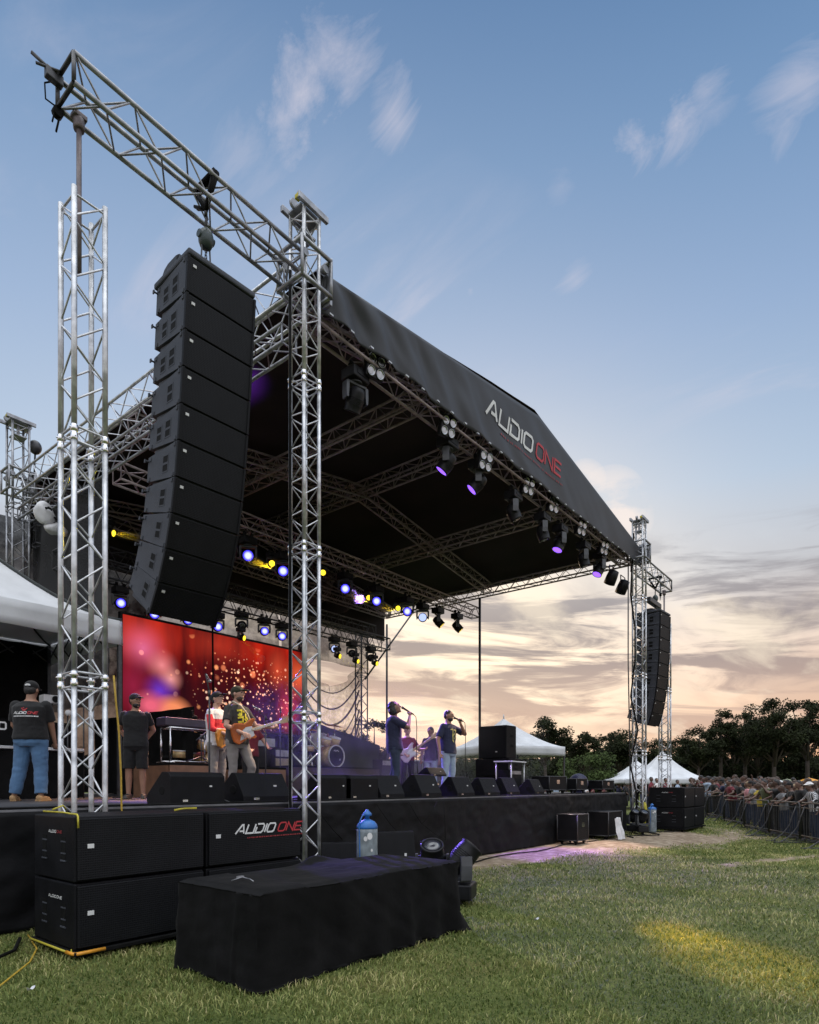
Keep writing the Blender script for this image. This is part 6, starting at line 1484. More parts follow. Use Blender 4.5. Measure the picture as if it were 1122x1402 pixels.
# ================================================================ crowd barrier
def barrier_proto():
    t = thing('crowd_barrier', 'barrier', 'barrier', group='barrier panels in front of the crowd'); Lb = 2.2
    m = MB(); m.path([(0.03, 0, 0.12), (0.03, 0, 1.04), (0.09, 0, 1.10), (Lb-0.09, 0, 1.10), (Lb-0.03, 0, 1.04), (Lb-0.03, 0, 0.12)], 0.021, 8); m.tube((0.03, 0, 0.20), (Lb-0.03, 0, 0.20), 0.017, 6); m.tube((0.03, 0, 0.96), (Lb-0.03, 0, 0.96), 0.015, 6); m.build('frame', STEEL, t)
    m = MB(); n = 13
    for i in range(1, n): m.tube((0.03+(Lb-0.06)*i/n, 0, 0.20), (0.03+(Lb-0.06)*i/n, 0, 0.96), 0.006, 5, caps=False)
    m.build('bar_infill', STEEL, t)
    for x in (0.25, Lb-0.25):
        m = MB(); m.path([(x, 0.0, 1.0), (x, 0.10, 0.72), (x, 0.18, 0.45), (x, 0.36, 0.20), (x, 0.58, 0.04), (x, 0.66, 0.02)], 0.018, 6); m.tube((x, -0.35, 0.025), (x, 0.70, 0.025), 0.018, 6); m.tube((x, 0, 0.025), (x, 0, 0.2), 0.016, 6); m.box((x, 0.70, 0.02), (0.10, 0.14, 0.03), bev=0.006); m.build('foot', STEEL, t)
    return t
bp = barrier_proto(); yawb = math.atan2(BT.y, BT.x)
bl = ['crowd barrier panel at the right edge in front of the white hatted spectator', 'crowd barrier panel before the man in black cap', 'crowd barrier panel before the yellow shirted spectator', 'crowd barrier panel before the fair haired woman', 'crowd barrier panel second from the right subwoofer stack', 'crowd barrier panel nearest the right subwoofer stack']
for i in range(6):
    p = BP+BT*(-2.3+2.25*i)
    loc = (p.x, p.y, gz(p.x, p.y))
    if i == 0: bp.location = loc; bp.rotation_euler = (0, 0, yawb); bp['label'] = bl[0]
    else: dup(bp, loc, yawb, bl[i])
# ================================================================ tents
SEAM = mat('dark_seam', (0.03, 0.035, 0.035), 0.8)
def tent(label, c, size, rz, eave, peak, val, curve=1.7, canvas=CANV, seam=False, walls=(), cat='tent', legs=True, base=0.0):
    t = thing('tent', label, cat, (c[0], c[1], base), rz); h = size/2; eave -= base; peak -= base
    cs = [(-h, -h), (h, -h), (h, h), (-h, h)]
    m = MB()
    for i in range(4):
        p, q = Vector(cs[i]), Vector(cs[(i+1) % 4])
        def fn(u, v):
            e = p.lerp(q, u)*(1-v)*1.0; z = eave+(peak-eave)*(v**curve)-0.05*math.sin(PI*u)*(1-v)*4*v*(1-v)
            return Vector((e.x, e.y, z+0.012*wr(e.x*3, e.y*3, 1.3, i)))
        m.sheet(fn, 16, 14)
    if size > 2.5: m.lathe([(0.03, peak-0.03), (0.03, peak+0.10), (0.01, peak+0.2)], 8)
    solid(m.build('canopy', canvas, t), 0.006)
    m = MB()
    for i in range(4):
        p, q = Vector(cs[i]), Vector(cs[(i+1) % 4]); nrm = Vector(((q-p).y, -(q-p).x)).normalized()
        def fv(u, v):
            e = p.lerp(q, u); o = 0.012+0.022*math.sin(u*19+i)*(1-v)
            return Vector((e.x+nrm.x*o, e.y+nrm.y*o, eave-val*(1-v)+0.02*math.sin(PI*u)*(1-v)))
        m.sheet(fv, 40, 3)
    solid(m.build('valance', canvas, t), 0.004)
    if seam:
        for (x, y) in cs:
            m = MB(); pts = []
            for k in range(13):
                v = k/12; pts.append((x*(1-v)*1.003, y*(1-v)*1.003, eave+(peak-eave)*(v**curve)+0.012))
            m.path(pts, 0.035, 6); m.build('seam', SEAM, t)
    if legs:
        for (x, y) in cs:
            m = MB(); m.box((x*0.985, y*0.985, (eave-0.03)/2), (0.06, 0.06, eave-0.03)); m.box((x*0.985, y*0.985, 0.01), (0.16, 0.16, 0.02)); m.build('leg', STEEL, t)
    m = MB()
    for i in range(4):
        (x0, y0), (x1, y1) = cs[i], cs[(i+1) % 4]; n = 6
        for k in range(n):
            p = Vector((x0, y0, 0)).lerp(Vector((x1, y1, 0)), k/n)*0.97; q = Vector((x0, y0, 0)).lerp(Vector((x1, y1, 0)), (k+1)/n)*0.97
            za, zb = (eave-0.05, eave-0.38) if k % 2 else (eave-0.38, eave-0.05); m.tube((p.x, p.y, za), (q.x, q.y, zb), 0.015, 5); m.tube((p.x, p.y, zb), (q.x, q.y, za), 0.015, 5)
    m.build('scissor_frame', STEEL, t)
    for i in walls:
        (x0, y0), (x1, y1) = cs[i], cs[(i+1) % 4]; m = MB()
        m.sheet(lambda u, v: Vector(((x0+(x1-x0)*u)*0.96+0.03*math.sin(u*30), (y0+(y1-y0)*u)*0.96+0.03*math.sin(u*30), 0.02+v*(eave-0.08))), 60, 6); solid(m.build('wall_cloth', CLOTH, t), 0.004)
    return t
tent('white marquee at the left edge with a dark seam, its corner behind the truss tower', (3.98, 12.4), 3.0, 0, 4.28, 5.35, 0.42, 1.5, seam=True, walls=(2,), base=DECK)
p = at_y(690, 1074, 29.5); fwd = math.atan2(FW[1], FW[0])
tent('white peaked tent behind the right side of the stage', (p.x, p.y), 4.0, fwd+math.radians(45-23), 3.1, 4.5, 0.42, 1.45, seam=False)
p = at_y(907, 1074, 40); tent('white pagoda tent with a tall peak behind the outer right tower', (p.x, p.y), 4.6, 0.5, 1.75, 3.55, 0.35, 1.7, base=gz(p.x, p.y))
p = at_y(872, 1074, 42); tent('smaller white pagoda tent partly behind the far roof tower', (p.x, p.y), 4.0, 0.6, 1.75, 3.0, 0.3, 1.6, base=gz(p.x, p.y))
for (px, Y, col, pk, lab) in ((1108, 62, ORANGE, 2.9, 'tiny orange market tent far behind the crowd'), (1058, 66, CANV, 3.1, 'tiny white market tent under the largest tree'), (1078, 70, mat('pale_green_canvas', (0.45, 0.5, 0.32), 0.7), 2.7, 'tiny pale green market tent far behind the crowd'), (1040, 64, LOGOR, 2.4, 'tiny red market tent far behind the crowd'), (1005, 75, CANV, 2.7, 'tiny white market tent below the slim trees')):
    p = at_y(px, 1074, Y); tent(lab, (p.x, p.y), 1.7, 0.4, 1.72, pk*0.2+1.5, 0.25, 1.0, col, legs=True, base=gz(p.x, p.y))
# ================================================================ trees
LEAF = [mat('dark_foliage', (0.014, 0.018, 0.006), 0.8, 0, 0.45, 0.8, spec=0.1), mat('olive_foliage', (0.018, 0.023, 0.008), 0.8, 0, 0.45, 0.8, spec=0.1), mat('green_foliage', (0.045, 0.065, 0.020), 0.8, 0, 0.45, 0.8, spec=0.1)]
BARK = mat('bark', (0.045, 0.035, 0.028), 0.9, 0, 0.3, 3, 0.5, 10)
def tree(name, label, px, Y, top, wpx, seed, leaf=0, clumps=26, trunk=0.38, per=130, lsz=0.30, flat=0.8, group=None):
    r = random.Random(seed); c = at_y(px, 1074, Y); base = gz(c.x, c.y); H = (CAMH+(1074-top)*Y/FOC-base)*1.05; Wd = wpx*Y/FOC/2*1.25; clumps = int(clumps*1.45)
    t = thing(name, label, 'tree', (c.x, c.y, base), 0, group)
    tm = MB(); tips = []
    lean = r.uniform(-0.05, 0.05)*H
    zt = H*trunk; pts = [(lean*s*s, 0.3*lean*s, zt*s) for s in (0, 0.33, 0.66, 1)]; r0 = 0.022*H
    tm.path(pts, 0, 8, rs=[r0*1.25, r0, r0*0.85, r0*0.75])
    nb = 7
    for k in range(nb):
        a = 2*PI*k/nb+r.uniform(-0.4, 0.4); ln = r.uniform(0.55, 0.98); st = Vector((lean, 0.3*lean, zt*r.uniform(0.8, 1.0)))
        e = Vector((math.cos(a)*Wd*ln*0.75, math.sin(a)*Wd*ln*0.75, H*r.uniform(trunk+0.18, 0.88))); mid = st.lerp(e, 0.5)+Vector((0, 0, -0.04*H))
        tm.path([st, mid, e], 0, 6, rs=[r0*0.55, r0*0.35, r0*0.12]); tips += [e, mid.lerp(e, 0.4)]
        for q in range(2):
            e2 = mid+Vector((r.uniform(-1, 1)*Wd*0.5, r.uniform(-1, 1)*Wd*0.5, H*r.uniform(0.05, 0.25))); tm.path([mid, mid.lerp(e2, 0.5)+Vector((0, 0, 0.02*H)), e2], 0, 5, rs=[r0*0.3, r0*0.2, r0*0.07]); tips.append(e2)
    tm.path([(lean, 0.3*lean, zt), (lean*1.2, 0, H*0.7), (lean*1.1, 0, H*0.9)], 0, 6, rs=[r0*0.7, r0*0.4, r0*0.1]); tips.append(Vector((lean, 0, H*0.9)))
    tm.build('trunk', BARK, t)
    cm = MB(); cz = H*(trunk*0.9+1.0)/2; rz_ = H*(1.0-trunk*0.9)/2
    cents = list(tips)+[tips[-1]+Vector((r.uniform(-1, 1)*Wd*0.35, r.uniform(-1, 1)*Wd*0.35, -H*r.uniform(0.0, 0.07))) for _ in range(5)]+[q_+Vector((r.uniform(-1, 1)*Wd*0.22, r.uniform(-1, 1)*Wd*0.22, r.uniform(-0.05, 0.02)*H)) for q_ in tips[:-1]]
    clumps += len(tips)//2
    while len(cents) < clumps:
        d = Vector((r.gauss(0, 1), r.gauss(0, 1), r.gauss(0, 1))).normalized()*(r.uniform(0.25, 0.92)); k = 1-0.25*max(0, d.z)
        cents.append(Vector((d.x*Wd*k, d.y*Wd*k, cz+d.z*rz_)))
    for cc in cents:
        cr = Wd*r.uniform(0.15, 0.27)
        for _ in range(per):
            d = Vector((r.gauss(0, 1), r.gauss(0, 1), r.gauss(0, 1))).normalized()*(r.random()**0.45)*cr; d.z *= flat
            p = cc+d; s = lsz*r.uniform(0.45, 1.1); u = Vector((r.gauss(0, 1), r.gauss(0, 1), r.gauss(0, 1))).normalized(); w2 = u.orthogonal().normalized()
            o = len(cm.v); cm.v += [p-u*s*0.5, p+w2*s*0.34, p+u*s*0.5, p-w2*s*0.34]; cm.face([o, o+1, o+2, o+3], False)
    cm.build('crown', LEAF[leaf], t); return t
TG = 'trees beyond the crowd'
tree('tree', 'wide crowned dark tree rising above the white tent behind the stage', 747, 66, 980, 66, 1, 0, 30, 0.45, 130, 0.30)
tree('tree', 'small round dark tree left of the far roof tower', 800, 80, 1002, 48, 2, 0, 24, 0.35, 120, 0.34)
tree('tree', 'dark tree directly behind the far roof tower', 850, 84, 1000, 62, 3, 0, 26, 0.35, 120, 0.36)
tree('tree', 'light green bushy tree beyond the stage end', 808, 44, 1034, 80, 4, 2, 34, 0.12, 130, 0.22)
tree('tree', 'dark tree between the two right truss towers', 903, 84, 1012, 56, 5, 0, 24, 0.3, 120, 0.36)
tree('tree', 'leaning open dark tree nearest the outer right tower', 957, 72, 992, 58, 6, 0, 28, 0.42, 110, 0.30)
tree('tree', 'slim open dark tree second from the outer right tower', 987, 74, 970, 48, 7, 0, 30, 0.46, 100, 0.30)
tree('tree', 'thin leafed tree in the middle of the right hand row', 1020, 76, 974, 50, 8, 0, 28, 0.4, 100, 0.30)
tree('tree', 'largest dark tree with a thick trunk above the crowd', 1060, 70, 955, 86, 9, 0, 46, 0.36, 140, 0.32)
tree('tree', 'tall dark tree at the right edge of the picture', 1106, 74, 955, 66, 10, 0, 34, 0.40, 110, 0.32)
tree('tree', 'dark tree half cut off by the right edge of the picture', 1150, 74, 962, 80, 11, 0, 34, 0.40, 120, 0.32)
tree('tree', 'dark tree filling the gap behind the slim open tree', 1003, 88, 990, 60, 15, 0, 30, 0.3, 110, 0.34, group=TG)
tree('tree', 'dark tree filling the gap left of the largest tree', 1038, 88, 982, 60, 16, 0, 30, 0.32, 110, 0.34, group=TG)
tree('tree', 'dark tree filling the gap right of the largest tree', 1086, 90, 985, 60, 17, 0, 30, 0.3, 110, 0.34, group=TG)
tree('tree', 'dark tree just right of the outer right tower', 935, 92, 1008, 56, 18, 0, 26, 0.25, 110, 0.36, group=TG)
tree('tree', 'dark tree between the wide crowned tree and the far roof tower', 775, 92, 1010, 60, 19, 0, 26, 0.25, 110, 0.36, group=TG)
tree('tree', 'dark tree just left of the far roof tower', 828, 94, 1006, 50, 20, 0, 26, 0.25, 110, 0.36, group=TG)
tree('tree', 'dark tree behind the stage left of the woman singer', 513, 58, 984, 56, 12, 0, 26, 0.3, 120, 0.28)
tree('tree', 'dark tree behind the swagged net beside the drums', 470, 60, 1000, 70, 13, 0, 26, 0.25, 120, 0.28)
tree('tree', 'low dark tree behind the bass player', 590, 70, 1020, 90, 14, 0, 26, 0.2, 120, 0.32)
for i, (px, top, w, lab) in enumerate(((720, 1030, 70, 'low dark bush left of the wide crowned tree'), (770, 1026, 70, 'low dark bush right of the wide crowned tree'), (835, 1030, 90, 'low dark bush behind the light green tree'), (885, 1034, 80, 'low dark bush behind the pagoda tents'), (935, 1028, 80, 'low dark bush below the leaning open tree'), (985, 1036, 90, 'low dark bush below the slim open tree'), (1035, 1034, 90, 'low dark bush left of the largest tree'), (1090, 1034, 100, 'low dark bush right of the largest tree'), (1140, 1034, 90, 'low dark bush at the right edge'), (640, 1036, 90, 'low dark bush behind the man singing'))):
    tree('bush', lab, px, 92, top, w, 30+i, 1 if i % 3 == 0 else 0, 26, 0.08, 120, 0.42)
m = MB(); rr = random.Random(77)
for k in range(240):
    px = -200+k*6.6; q = at_y(px, 1074, 150+rr.uniform(-15, 25)); h = 6.6+2.5*noise.noise(Vector((px*0.01, 3, 0)))+rr.uniform(-1, 1.5)
    for _ in range(70):
        s = rr.uniform(0.7, 1.6); u = Vector((rr.gauss(0, 1), rr.gauss(0, 1), rr.gauss(0, 1))).normalized(); w2 = u.orthogonal().normalized(); p = Vector((q.x+rr.gauss(0, 1.3), q.y+rr.gauss(0, 1.3), -0.3+h*rr.random()**0.7)); o = len(m.v); m.v += [p-u*s, p+w2*s*0.7, p+u*s, p-w2*s*0.7]; m.face([o, o+1, o+2, o+3], False)
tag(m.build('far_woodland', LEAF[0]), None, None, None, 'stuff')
# ================================================================ backline
def riser(label, a0, a1, b0, b1, top, M):
    t = thing('riser', label, 'riser', ((a0+a1)/2, (b0+b1)/2, DECK)); w, d, h = a1-a0, b1-b0, top-DECK
    m = MB(); m.box((0, 0, h-0.02), (w, d, 0.04)); m.build('platform', RUB, t)
    m = MB(); m.box((0, -d/2+0.015, (h-0.04)/2), (w-0.01, 0.025, h-0.044), bev=0.006); m.box((-w/2+0.015, 0.02, (h-0.04)/2), (0.025, d-0.07, h-0.05)); m.box((w/2-0.015, 0.02, (h-0.04)/2), (0.025, d-0.07, h-0.05)); m.build('front_panel', M, t)
    return t
ra, rb = on_b(398, 1050, 11.7).x, on_b(520, 1050, 11.7).x
riser('dark brown riser under the drum kit', ra, rb, 11.7, 14.0, RZD, DBROWN)
ka, kb = on_b(233, 1050, 10.3).x, on_b(297, 1050, 10.3).x
riser('light brown riser panel behind the left monitor under the keyboard', ka, kb, 10.3, 11.6, 1.79, BROWN)
ka2, kb2 = on_b(347, 1050, 10.6).x, on_b(392, 1050, 10.6).x
riser('light brown riser panel right of the guitarist', ka2, kb2, 10.6, 11.6, 1.76, BROWN)
p = on_b(453, 1031, 12.5)
t = thing('drum_kit', 'drum kit with a black fronted bass drum and orange cymbal', 'drum kit', (p.x, 12.5, RZD))
DRW = mat('pearl_drum_shell', (0.55, 0.40, 0.20), 0.25, 0.1, 0.3, 6); RR_ = Matrix.Rotation(PI/2, 4, 'X')
m = MB(); m.lathe([(0.29, -0.22), (0.29, 0.22)], 28, Matrix.Translation((0, 0, 0.31)) @ RR_); o = m.build('bass_drum', DRW, t)
m = MB(); m.lathe([(0.0, 0), (0.275, 0.0)], 28, Matrix.Translation((0, -0.226, 0.31)) @ RR_); m.build('drum_head', mat('black_drum_skin', (0.02, 0.02, 0.022), 0.35), o)
m = MB(); m.lathe([(0.285, -0.02), (0.31, -0.02), (0.31, 0.02), (0.285, 0.02), (0.285, -0.02)], 28, Matrix.Translation((0, -0.225, 0.31)) @ RR_); m.build('hoop', WHITEP, o)
m = MB()
for k in range(6): m.box((-0.09+0.032*k, -0.232, 0.46+0.012*math.sin(k*2.2)), (0.022, 0.004, 0.03))
m.box((0.13, -0.232, 0.22), (0.035, 0.004, 0.05)); m.build('head_lettering', LOGOW, o)
for (x, y, z, r, h) in ((-0.20, 0.0, 0.72, 0.15, 0.20), (0.14, 0.0, 0.74, 0.16, 0.22), (0.48, 0.45, 0.42, 0.20, 0.34), (-0.52, 0.35, 0.52, 0.18, 0.15)):
    m = MB(); M_ = Matrix.Translation((x, y, z)) @ Matrix.Rotation(0.35 if z > 0.7 else 0.05, 4, 'X'); m.lathe([(r, -h/2), (r, h/2)], 22, M_); q = m.build('tom_drum', DRW, t)
    m = MB(); m.lathe([(0.0, h/2+0.004), (r*1.01, h/2+0.004), (r*1.03, h/2-0.02)], 22, M_); m.build('drum_head', WHITEP, q)
for (x, y, z, r) in ((0.30, 0.15, 1.18, 0.24), (-0.55, 0.2, 1.02, 0.19), (-0.30, 0.5, 1.25, 0.23)):
    m = MB(); m.lathe([(0.02, 0.05), (0.05, 0.035), (r, 0.0), (r, -0.006), (0.03, 0.02)], 24, Matrix.Translation((x, y, z)) @ Matrix.Rotation(0.22, 4, 'X')); q = m.build('cymbal', mat('brass_cymbal', (0.62, 0.30, 0.10), 0.35, 0.7), t)
    m = MB(); m.tube((x, y, 0.35), (x, y, z+0.06), 0.012, 6)
    for a in (0, 2.1, 4.2): m.tube((x, y, 0.36), (x+0.24*math.cos(a), y+0.24*math.sin(a), 0.01), 0.010, 6)
    m.build('stand', CHROME, q)
m = MB(); m.lathe([(0.16, 0), (0.17, 0.04), (0.15, 0.09)], 18, Matrix.Translation((-0.2, 0.85, 0.42))); m.tube((-0.2, 0.85, 0), (-0.2, 0.85, 0.43), 0.02, 8); m.build('stool', RUB, t)
p = on_b(287, 1031, 11.9); dup(t, (p.x, 11.9, DECK+0.35), 0.5, 'second drum kit half hidden between the keyboard stand and the guitarists')
# keyboard on its stand, amplifiers, mic stands
p = on_b(262, 1030, 10.75)
t = thing('keyboard_stand', 'metal keyboard stand on the brown riser', 'keyboard stand', (p.x, 10.75, 1.79))
m = MB(); w = 0.50
for y in (-0.12, 0.2):
    for x in (-w, w*0.85): m.tube((x, y, 0.02), (x, y, 0.66), 0.018, 7)
    m.tube((-w, y, 0.66), (w*0.85, y, 0.66), 0.018, 7); m.tube((-w, y, 0.04), (w*0.85, y, 0.04), 0.014, 6)
for x in (-w, w*0.85): m.tube((x, -0.12, 0.66), (x, 0.2, 0.66), 0.016, 6); m.tube((x, -0.25, 0.02), (x, 0.35, 0.02), 0.016, 6)
m.build('frame', CHROME, t)
t = thing('keyboard', 'dark keyboard standing on the metal stand before the screen', 'keyboard', (p.x-0.03, 10.8, 1.79+0.685))
m = MB(); m.box((0, 0, 0.085), (1.12, 0.34, 0.16), bev=0.02); m.build('case', mat('violet_black_case', (0.04, 0.03, 0.05), 0.5), t)
m = MB(); m.box((0, 0.08, 0.17), (1.0, 0.14, 0.012)); m.build('key_bed', WHITEP, t)
m = MB(); m.ell((0.08, -0.1, 0.20), (0.05, 0.05, 0.05)); m.tube((0.08, -0.1, 0.16), (0.02, -0.1, 0.30), 0.012, 6); m.ell((0.02, -0.1, 0.32), (0.02,)*3, 8, 6); m.build('desk_lamp', RUB, t)
def amp(label, loc, w, d, h, gcol=GRILLE, rz=0.0):
    t = thing('amplifier', label, 'amplifier', loc, rz); m = MB(); m.box((0, 0, h/2), (w, d, h), bev=0.012); m.build('cabinet', CABI, t)
    m = MB(); m.box((0, -d/2-0.004, h*0.42), (w*0.9, 0.012, h*0.72)); m.build('grille', gcol, t); m = MB(); m.box((0, -d/2-0.004, h*0.89), (w*0.9, 0.012, h*0.14)); m.build('control_panel', ALUD, t)
    m = MB(); m.path([(-0.1, 0, h), (-0.09, 0, h+0.03), (0.09, 0, h+0.03), (0.1, 0, h)], 0.01, 5); m.build('handle', RUB, t); return t
p = on_b(383, 1040, 12.6); amp('amplifier with a tan grille between guitarist and roof tower', (p.x, 12.6, DECK), 0.6, 0.35, 1.15, mat('tan_grille_cloth', (0.30, 0.24, 0.15), 0.8))
p = on_b(357, 1040, 12.8); amp('tall black amplifier behind the front guitarist', (p.x, 12.8, DECK), 0.65, 0.4, 1.45)
p = on_b(545, 1040, 13.5); amp('black amplifier behind the woman singer', (p.x-0.6, 13.5, DECK), 0.9, 0.4, 1.05)
def mic_stand(label, loc, h, boom=0.5, rz=0.0, tall=True):
    t = thing('microphone_stand', label, 'microphone stand', loc, rz); m = MB()
    for a in (0.3, 2.4, 4.5): m.tube((0, 0, 0.12), (0.30*math.cos(a), 0.30*math.sin(a), 0.01), 0.010, 6)
    m.build('tripod', STEEL, t); m = MB(); m.tube((0, 0, 0.05), (0, 0, h), 0.012, 7); m.lathe([(0.02, h-0.05), (0.022, h+0.03)], 8); m.build('pole', STEEL, t)
    m = MB(); e = Vector((boom, 0, h+0.22)); m.tube((-boom*0.4, 0, h-0.09), e, 0.009, 6); m.build('boom', STEEL, t); m = MB(); d = Vector((0.8, 0, -0.4)).normalized(); m.tube(e, e+d*0.13, 0.013, 8); m.ell(e+d*0.15, (0.024,)*3, 10, 7); m.build('microphone', CHROME, t); return t
p = foot(287, 1099); mic_stand('dark microphone stand in front of the second guitarist', (p[0], p[1], DECK), 1.45, -0.12, 0.6)
p = on_b(364, 1062, 9.9); mic_stand('microphone stand with a boom right of the guitarist', (p.x, 9.9, DECK), 1.55, -0.25, -0.5)
p = on_b(384, 1062, 11.2); mic_stand('microphone stand beside the tan amplifier', (p.x, 11.2, DECK), 1.7, -0.4, 0.9)
p = on_b(276, 1062, 10.2); mic_stand('low chrome microphone stand beside the keyboard', (p.x, 10.2, 1.79), 0.5, 0.35, 0.3)
# side fill speakers
def sidefill(label, loc, w, d, h):
    t = thing('side_fill_speaker', label, 'speaker', loc); m = MB(); m.box((w/2, d/2, h/2), (w, d, h-0.006), bev=0.015); m.build('cabinet', CABI, t)
    m = MB(); m.box((-0.004, d/2, h/2), (0.016, d-0.05, h-0.05)); m.build('grille', GRILLE, t)
    m = MB(); m.box((w*0.55, -0.003, h*0.68), (0.14, 0.008, 0.07)); m.box((w*0.55, -0.003, h*0.38), (0.14, 0.008, 0.07)); m.build('handle_recess', RUB, t); m = MB(); m.box((-0.014, d*0.35, h*0.2), (0.006, 0.06, 0.03)); m.build('badge', LOGOW, t); return t
c1 = on_b(688, 1035, 9.0)
sidefill('upper side fill speaker at the right of the stage', (c1.x-0.2, 8.75, 2.13), 0.55, 0.90, 0.92)
sidefill('middle side fill speaker of the right hand pile', (c1.x-0.25, 8.65, 1.625), 0.75, 1.08, 0.50); sidefill('lowest side fill speaker of the right hand pile', (c1.x-0.25, 8.65, DECK), 0.75, 1.08, 0.462)
def table(label, loc, w, d, h, rz=0.0, M=WHITEP):
    t = thing('table', label, 'table', loc, rz); m = MB(); m.box((0, 0, h-0.015), (w, d, 0.03), bev=0.006); m.build('tabletop', M, t)
    for x in (-1, 1):
        for y in (-1, 1): m = MB(); m.tube((x*(w/2-0.05), y*(d/2-0.05), 0), (x*(w/2-0.05), y*(d/2-0.05), h-0.03), 0.018, 6); m.build('leg', ALU, t)
    return t
p = on_b(699, 1050, 7.9); table('small metal framed table beside the side fill speakers', (p.x, 7.9, DECK), 0.9, 0.5, 0.82, 0.1)
amp('black rack case standing under the small metal table', (p.x, 7.95, DECK), 0.6, 0.4, 0.6)
p = on_b(572, 1050, 11.5); table('white metal framed table behind the singers', (p.x, 11.5, DECK), 1.1, 0.5, 0.95, 0.0)
def road_case(label, loc, w, d, h, rz=0.0):
    t = thing('road_case', label, 'road case', loc, rz); m = MB(); m.box((0, 0, h/2+0.09), (w, d, h), bev=0.008); m.build('body', CABI, t)
    m = MB(); 
    for x in (-1, 1):
        for y in (-1, 1): m.tube((x*w/2, y*d/2, 0.10), (x*w/2, y*d/2, h+0.085), 0.013, 6)
    for z in (0.10, h+0.08):
        for s in (-1, 1): m.tube((-w/2, s*d/2, z), (w/2, s*d/2, z), 0.012, 6); m.tube((s*w/2, -d/2, z), (s*w/2, d/2, z), 0.012, 6)
    m.build('edge_trim', STEEL, t)
    for x in (-1, 1):
        for y in (-1, 1): m = MB(); m.lathe([(0.04, -0.018), (0.045, 0), (0.04, 0.018)], 12, Matrix.Translation((x*(w/2-0.08), y*(d/2-0.08), 0.045)) @ RR_); m.box((x*(w/2-0.08), y*(d/2-0.08), 0.075), (0.08, 0.08, 0.03)); m.build('wheel', RUB, t)
    m = MB(); m.box((0.0, -d/2-0.004, h*0.6+0.09), (0.16, 0.012, 0.10)); m.build('latch', CHROME, t); return t
p = on_b(776, 1146, 6.25); p.z = 0; road_case('upright black road case against the stage skirt', (p.x+0.35, 6.25, gz(p.x, 6.2)), 0.62, 0.5, 0.62)
p = on_b(822, 1142, 6.2); p.z = 0; road_case('black road case beside the white cloth', (p.x+0.45, 6.25, gz(p.x, 6.2)), 0.95, 0.55, 0.62)
p = on_b(845, 1142, 5.85); m = MB()
def wc(u, v):
    x = -0.22+0.44*u; z = 0.56*v; k = 1-0.45*v*abs(u-0.5)*2
    return Vector((p.x+x*k, p.y-0.02-0.10*(1-v)+0.03*math.sin(u*12+v*2)+0.02*wr(u*4, v*4, 1, 2), gz(p.x, p.y)+0.01+z-0.05*abs(u-0.55)*v))
m.sheet(wc, 24, 24); solid(tag(m.build('white_cloth', WHITEP), 'white cloth bundle leaning against the road case by the far roof tower', 'cloth'), 0.01)
p = at_y(882, 1120, 18.6); t = thing('fire_extinguisher', 'small yellow canister beside the far roof tower', 'canister', (p.x, p.y, gz(p.x, p.y)+0.0))
m = MB(); m.lathe([(0.08, 0), (0.085, 0.02), (0.085, 0.75), (0.06, 0.85), (0.02, 0.88)], 14); m.build('body', YEL, t); m = MB(); m.lathe([(0.02, 0.88), (0.03, 0.9), (0.025, 0.95)], 8); m.build('valve', RUB, t)
for k, (px, Y, lab) in enumerate(((868, 18.0, 'black light standing on the grass behind the far roof tower'), (880, 17.6, 'black light on the grass right of the far roof tower'))):
    p = at_y(px, 1142, Y); copy_head((p.x, p.y, gz(p.x, p.y)), lab, 'lights standing on the ground by the far tower', (-0.3, -0.4, 0.8), None, 0.5*k, 1.0, True)
# more gear along the far right end of the deck
for (px, b, w, h, lab) in ((752, 7.3, 1.0, 0.45, 'low black case under a grey cover at the right end of the stage'), (785, 7.2, 0.7, 0.40, 'small black case at the far right end of the stage'), (822, 7.4, 0.9, 0.36, 'flat black case nearest the far roof tower on the stage')):
    p = on_b(px, 1085, b); road_case(lab, (p.x, b, DECK), w, 0.5, h-0.09)
p = on_b(790, 1085, 7.3); t = MB(); t.ell((p.x+0.8, 7.6, DECK+0.28), (0.30, 0.28, 0.28), 18, 12); t.box((p.x+0.8, 7.6, DECK+0.02), (0.3, 0.3, 0.04)); tag(t.build('round_case', mat('blue_black_case', (0.02, 0.02, 0.06), 0.5)), 'round dark blue drum case at the far right end of the stage', 'drum case')
# technician's table with the lettered board
ta0, ta1 = 2.4, 5.05
t = thing('table', 'long technician\'s table with a pale top edge and black front under the left marquee', 'table', ((ta0+ta1)/2, 11.75, DECK))
m = MB(); m.box((0, 0, 0.84), (ta1-ta0, 0.8, 0.05), bev=0.008); m.build('tabletop', ALU, t)
m = MB(); m.sheet(lambda u, v: Vector((-1.32+2.64*u, -0.37+0.02*math.sin(u*40), 0.02+0.78*v)), 80, 4); m.build('skirt', CLOTH, t)
for x in (-1.25, 1.25):
    for y in (-0.32, 0.34): m = MB(); m.tube((x, y, 0), (x, y, 0.82), 0.02, 6); m.build('leg', STEEL, t)
t = thing('sign_board', 'black board with big white letters on the technician\'s table', 'sign', (3.9, 11.52, DECK+0.867))
m = MB(); m.box((0, 0, 0.22), (2.0, 0.03, 0.44)); m.build('board', CLOTH, t)
f = lambda u, v: Vector((-0.72+u, -0.0175, 0.05+v)); wm, x = word('ONE', f, 0.17, 1.0, 0.2, 0.24, 0.0); wm.build('lettering', LOGOW, t)
f = lambda u, v: Vector((-0.55+u, -0.0175, 0.27+v)); wm, x = word('AUDIO', f, 0.11, 1.0, 0.2, 0.24, 0.0); wm.build('lettering', LOGOW, t)
p = on_b(71, 958, 11.9); t = thing('pole_speaker', 'small white speaker on a pole beside the technician', 'speaker', (p.x, 11.9, DECK))
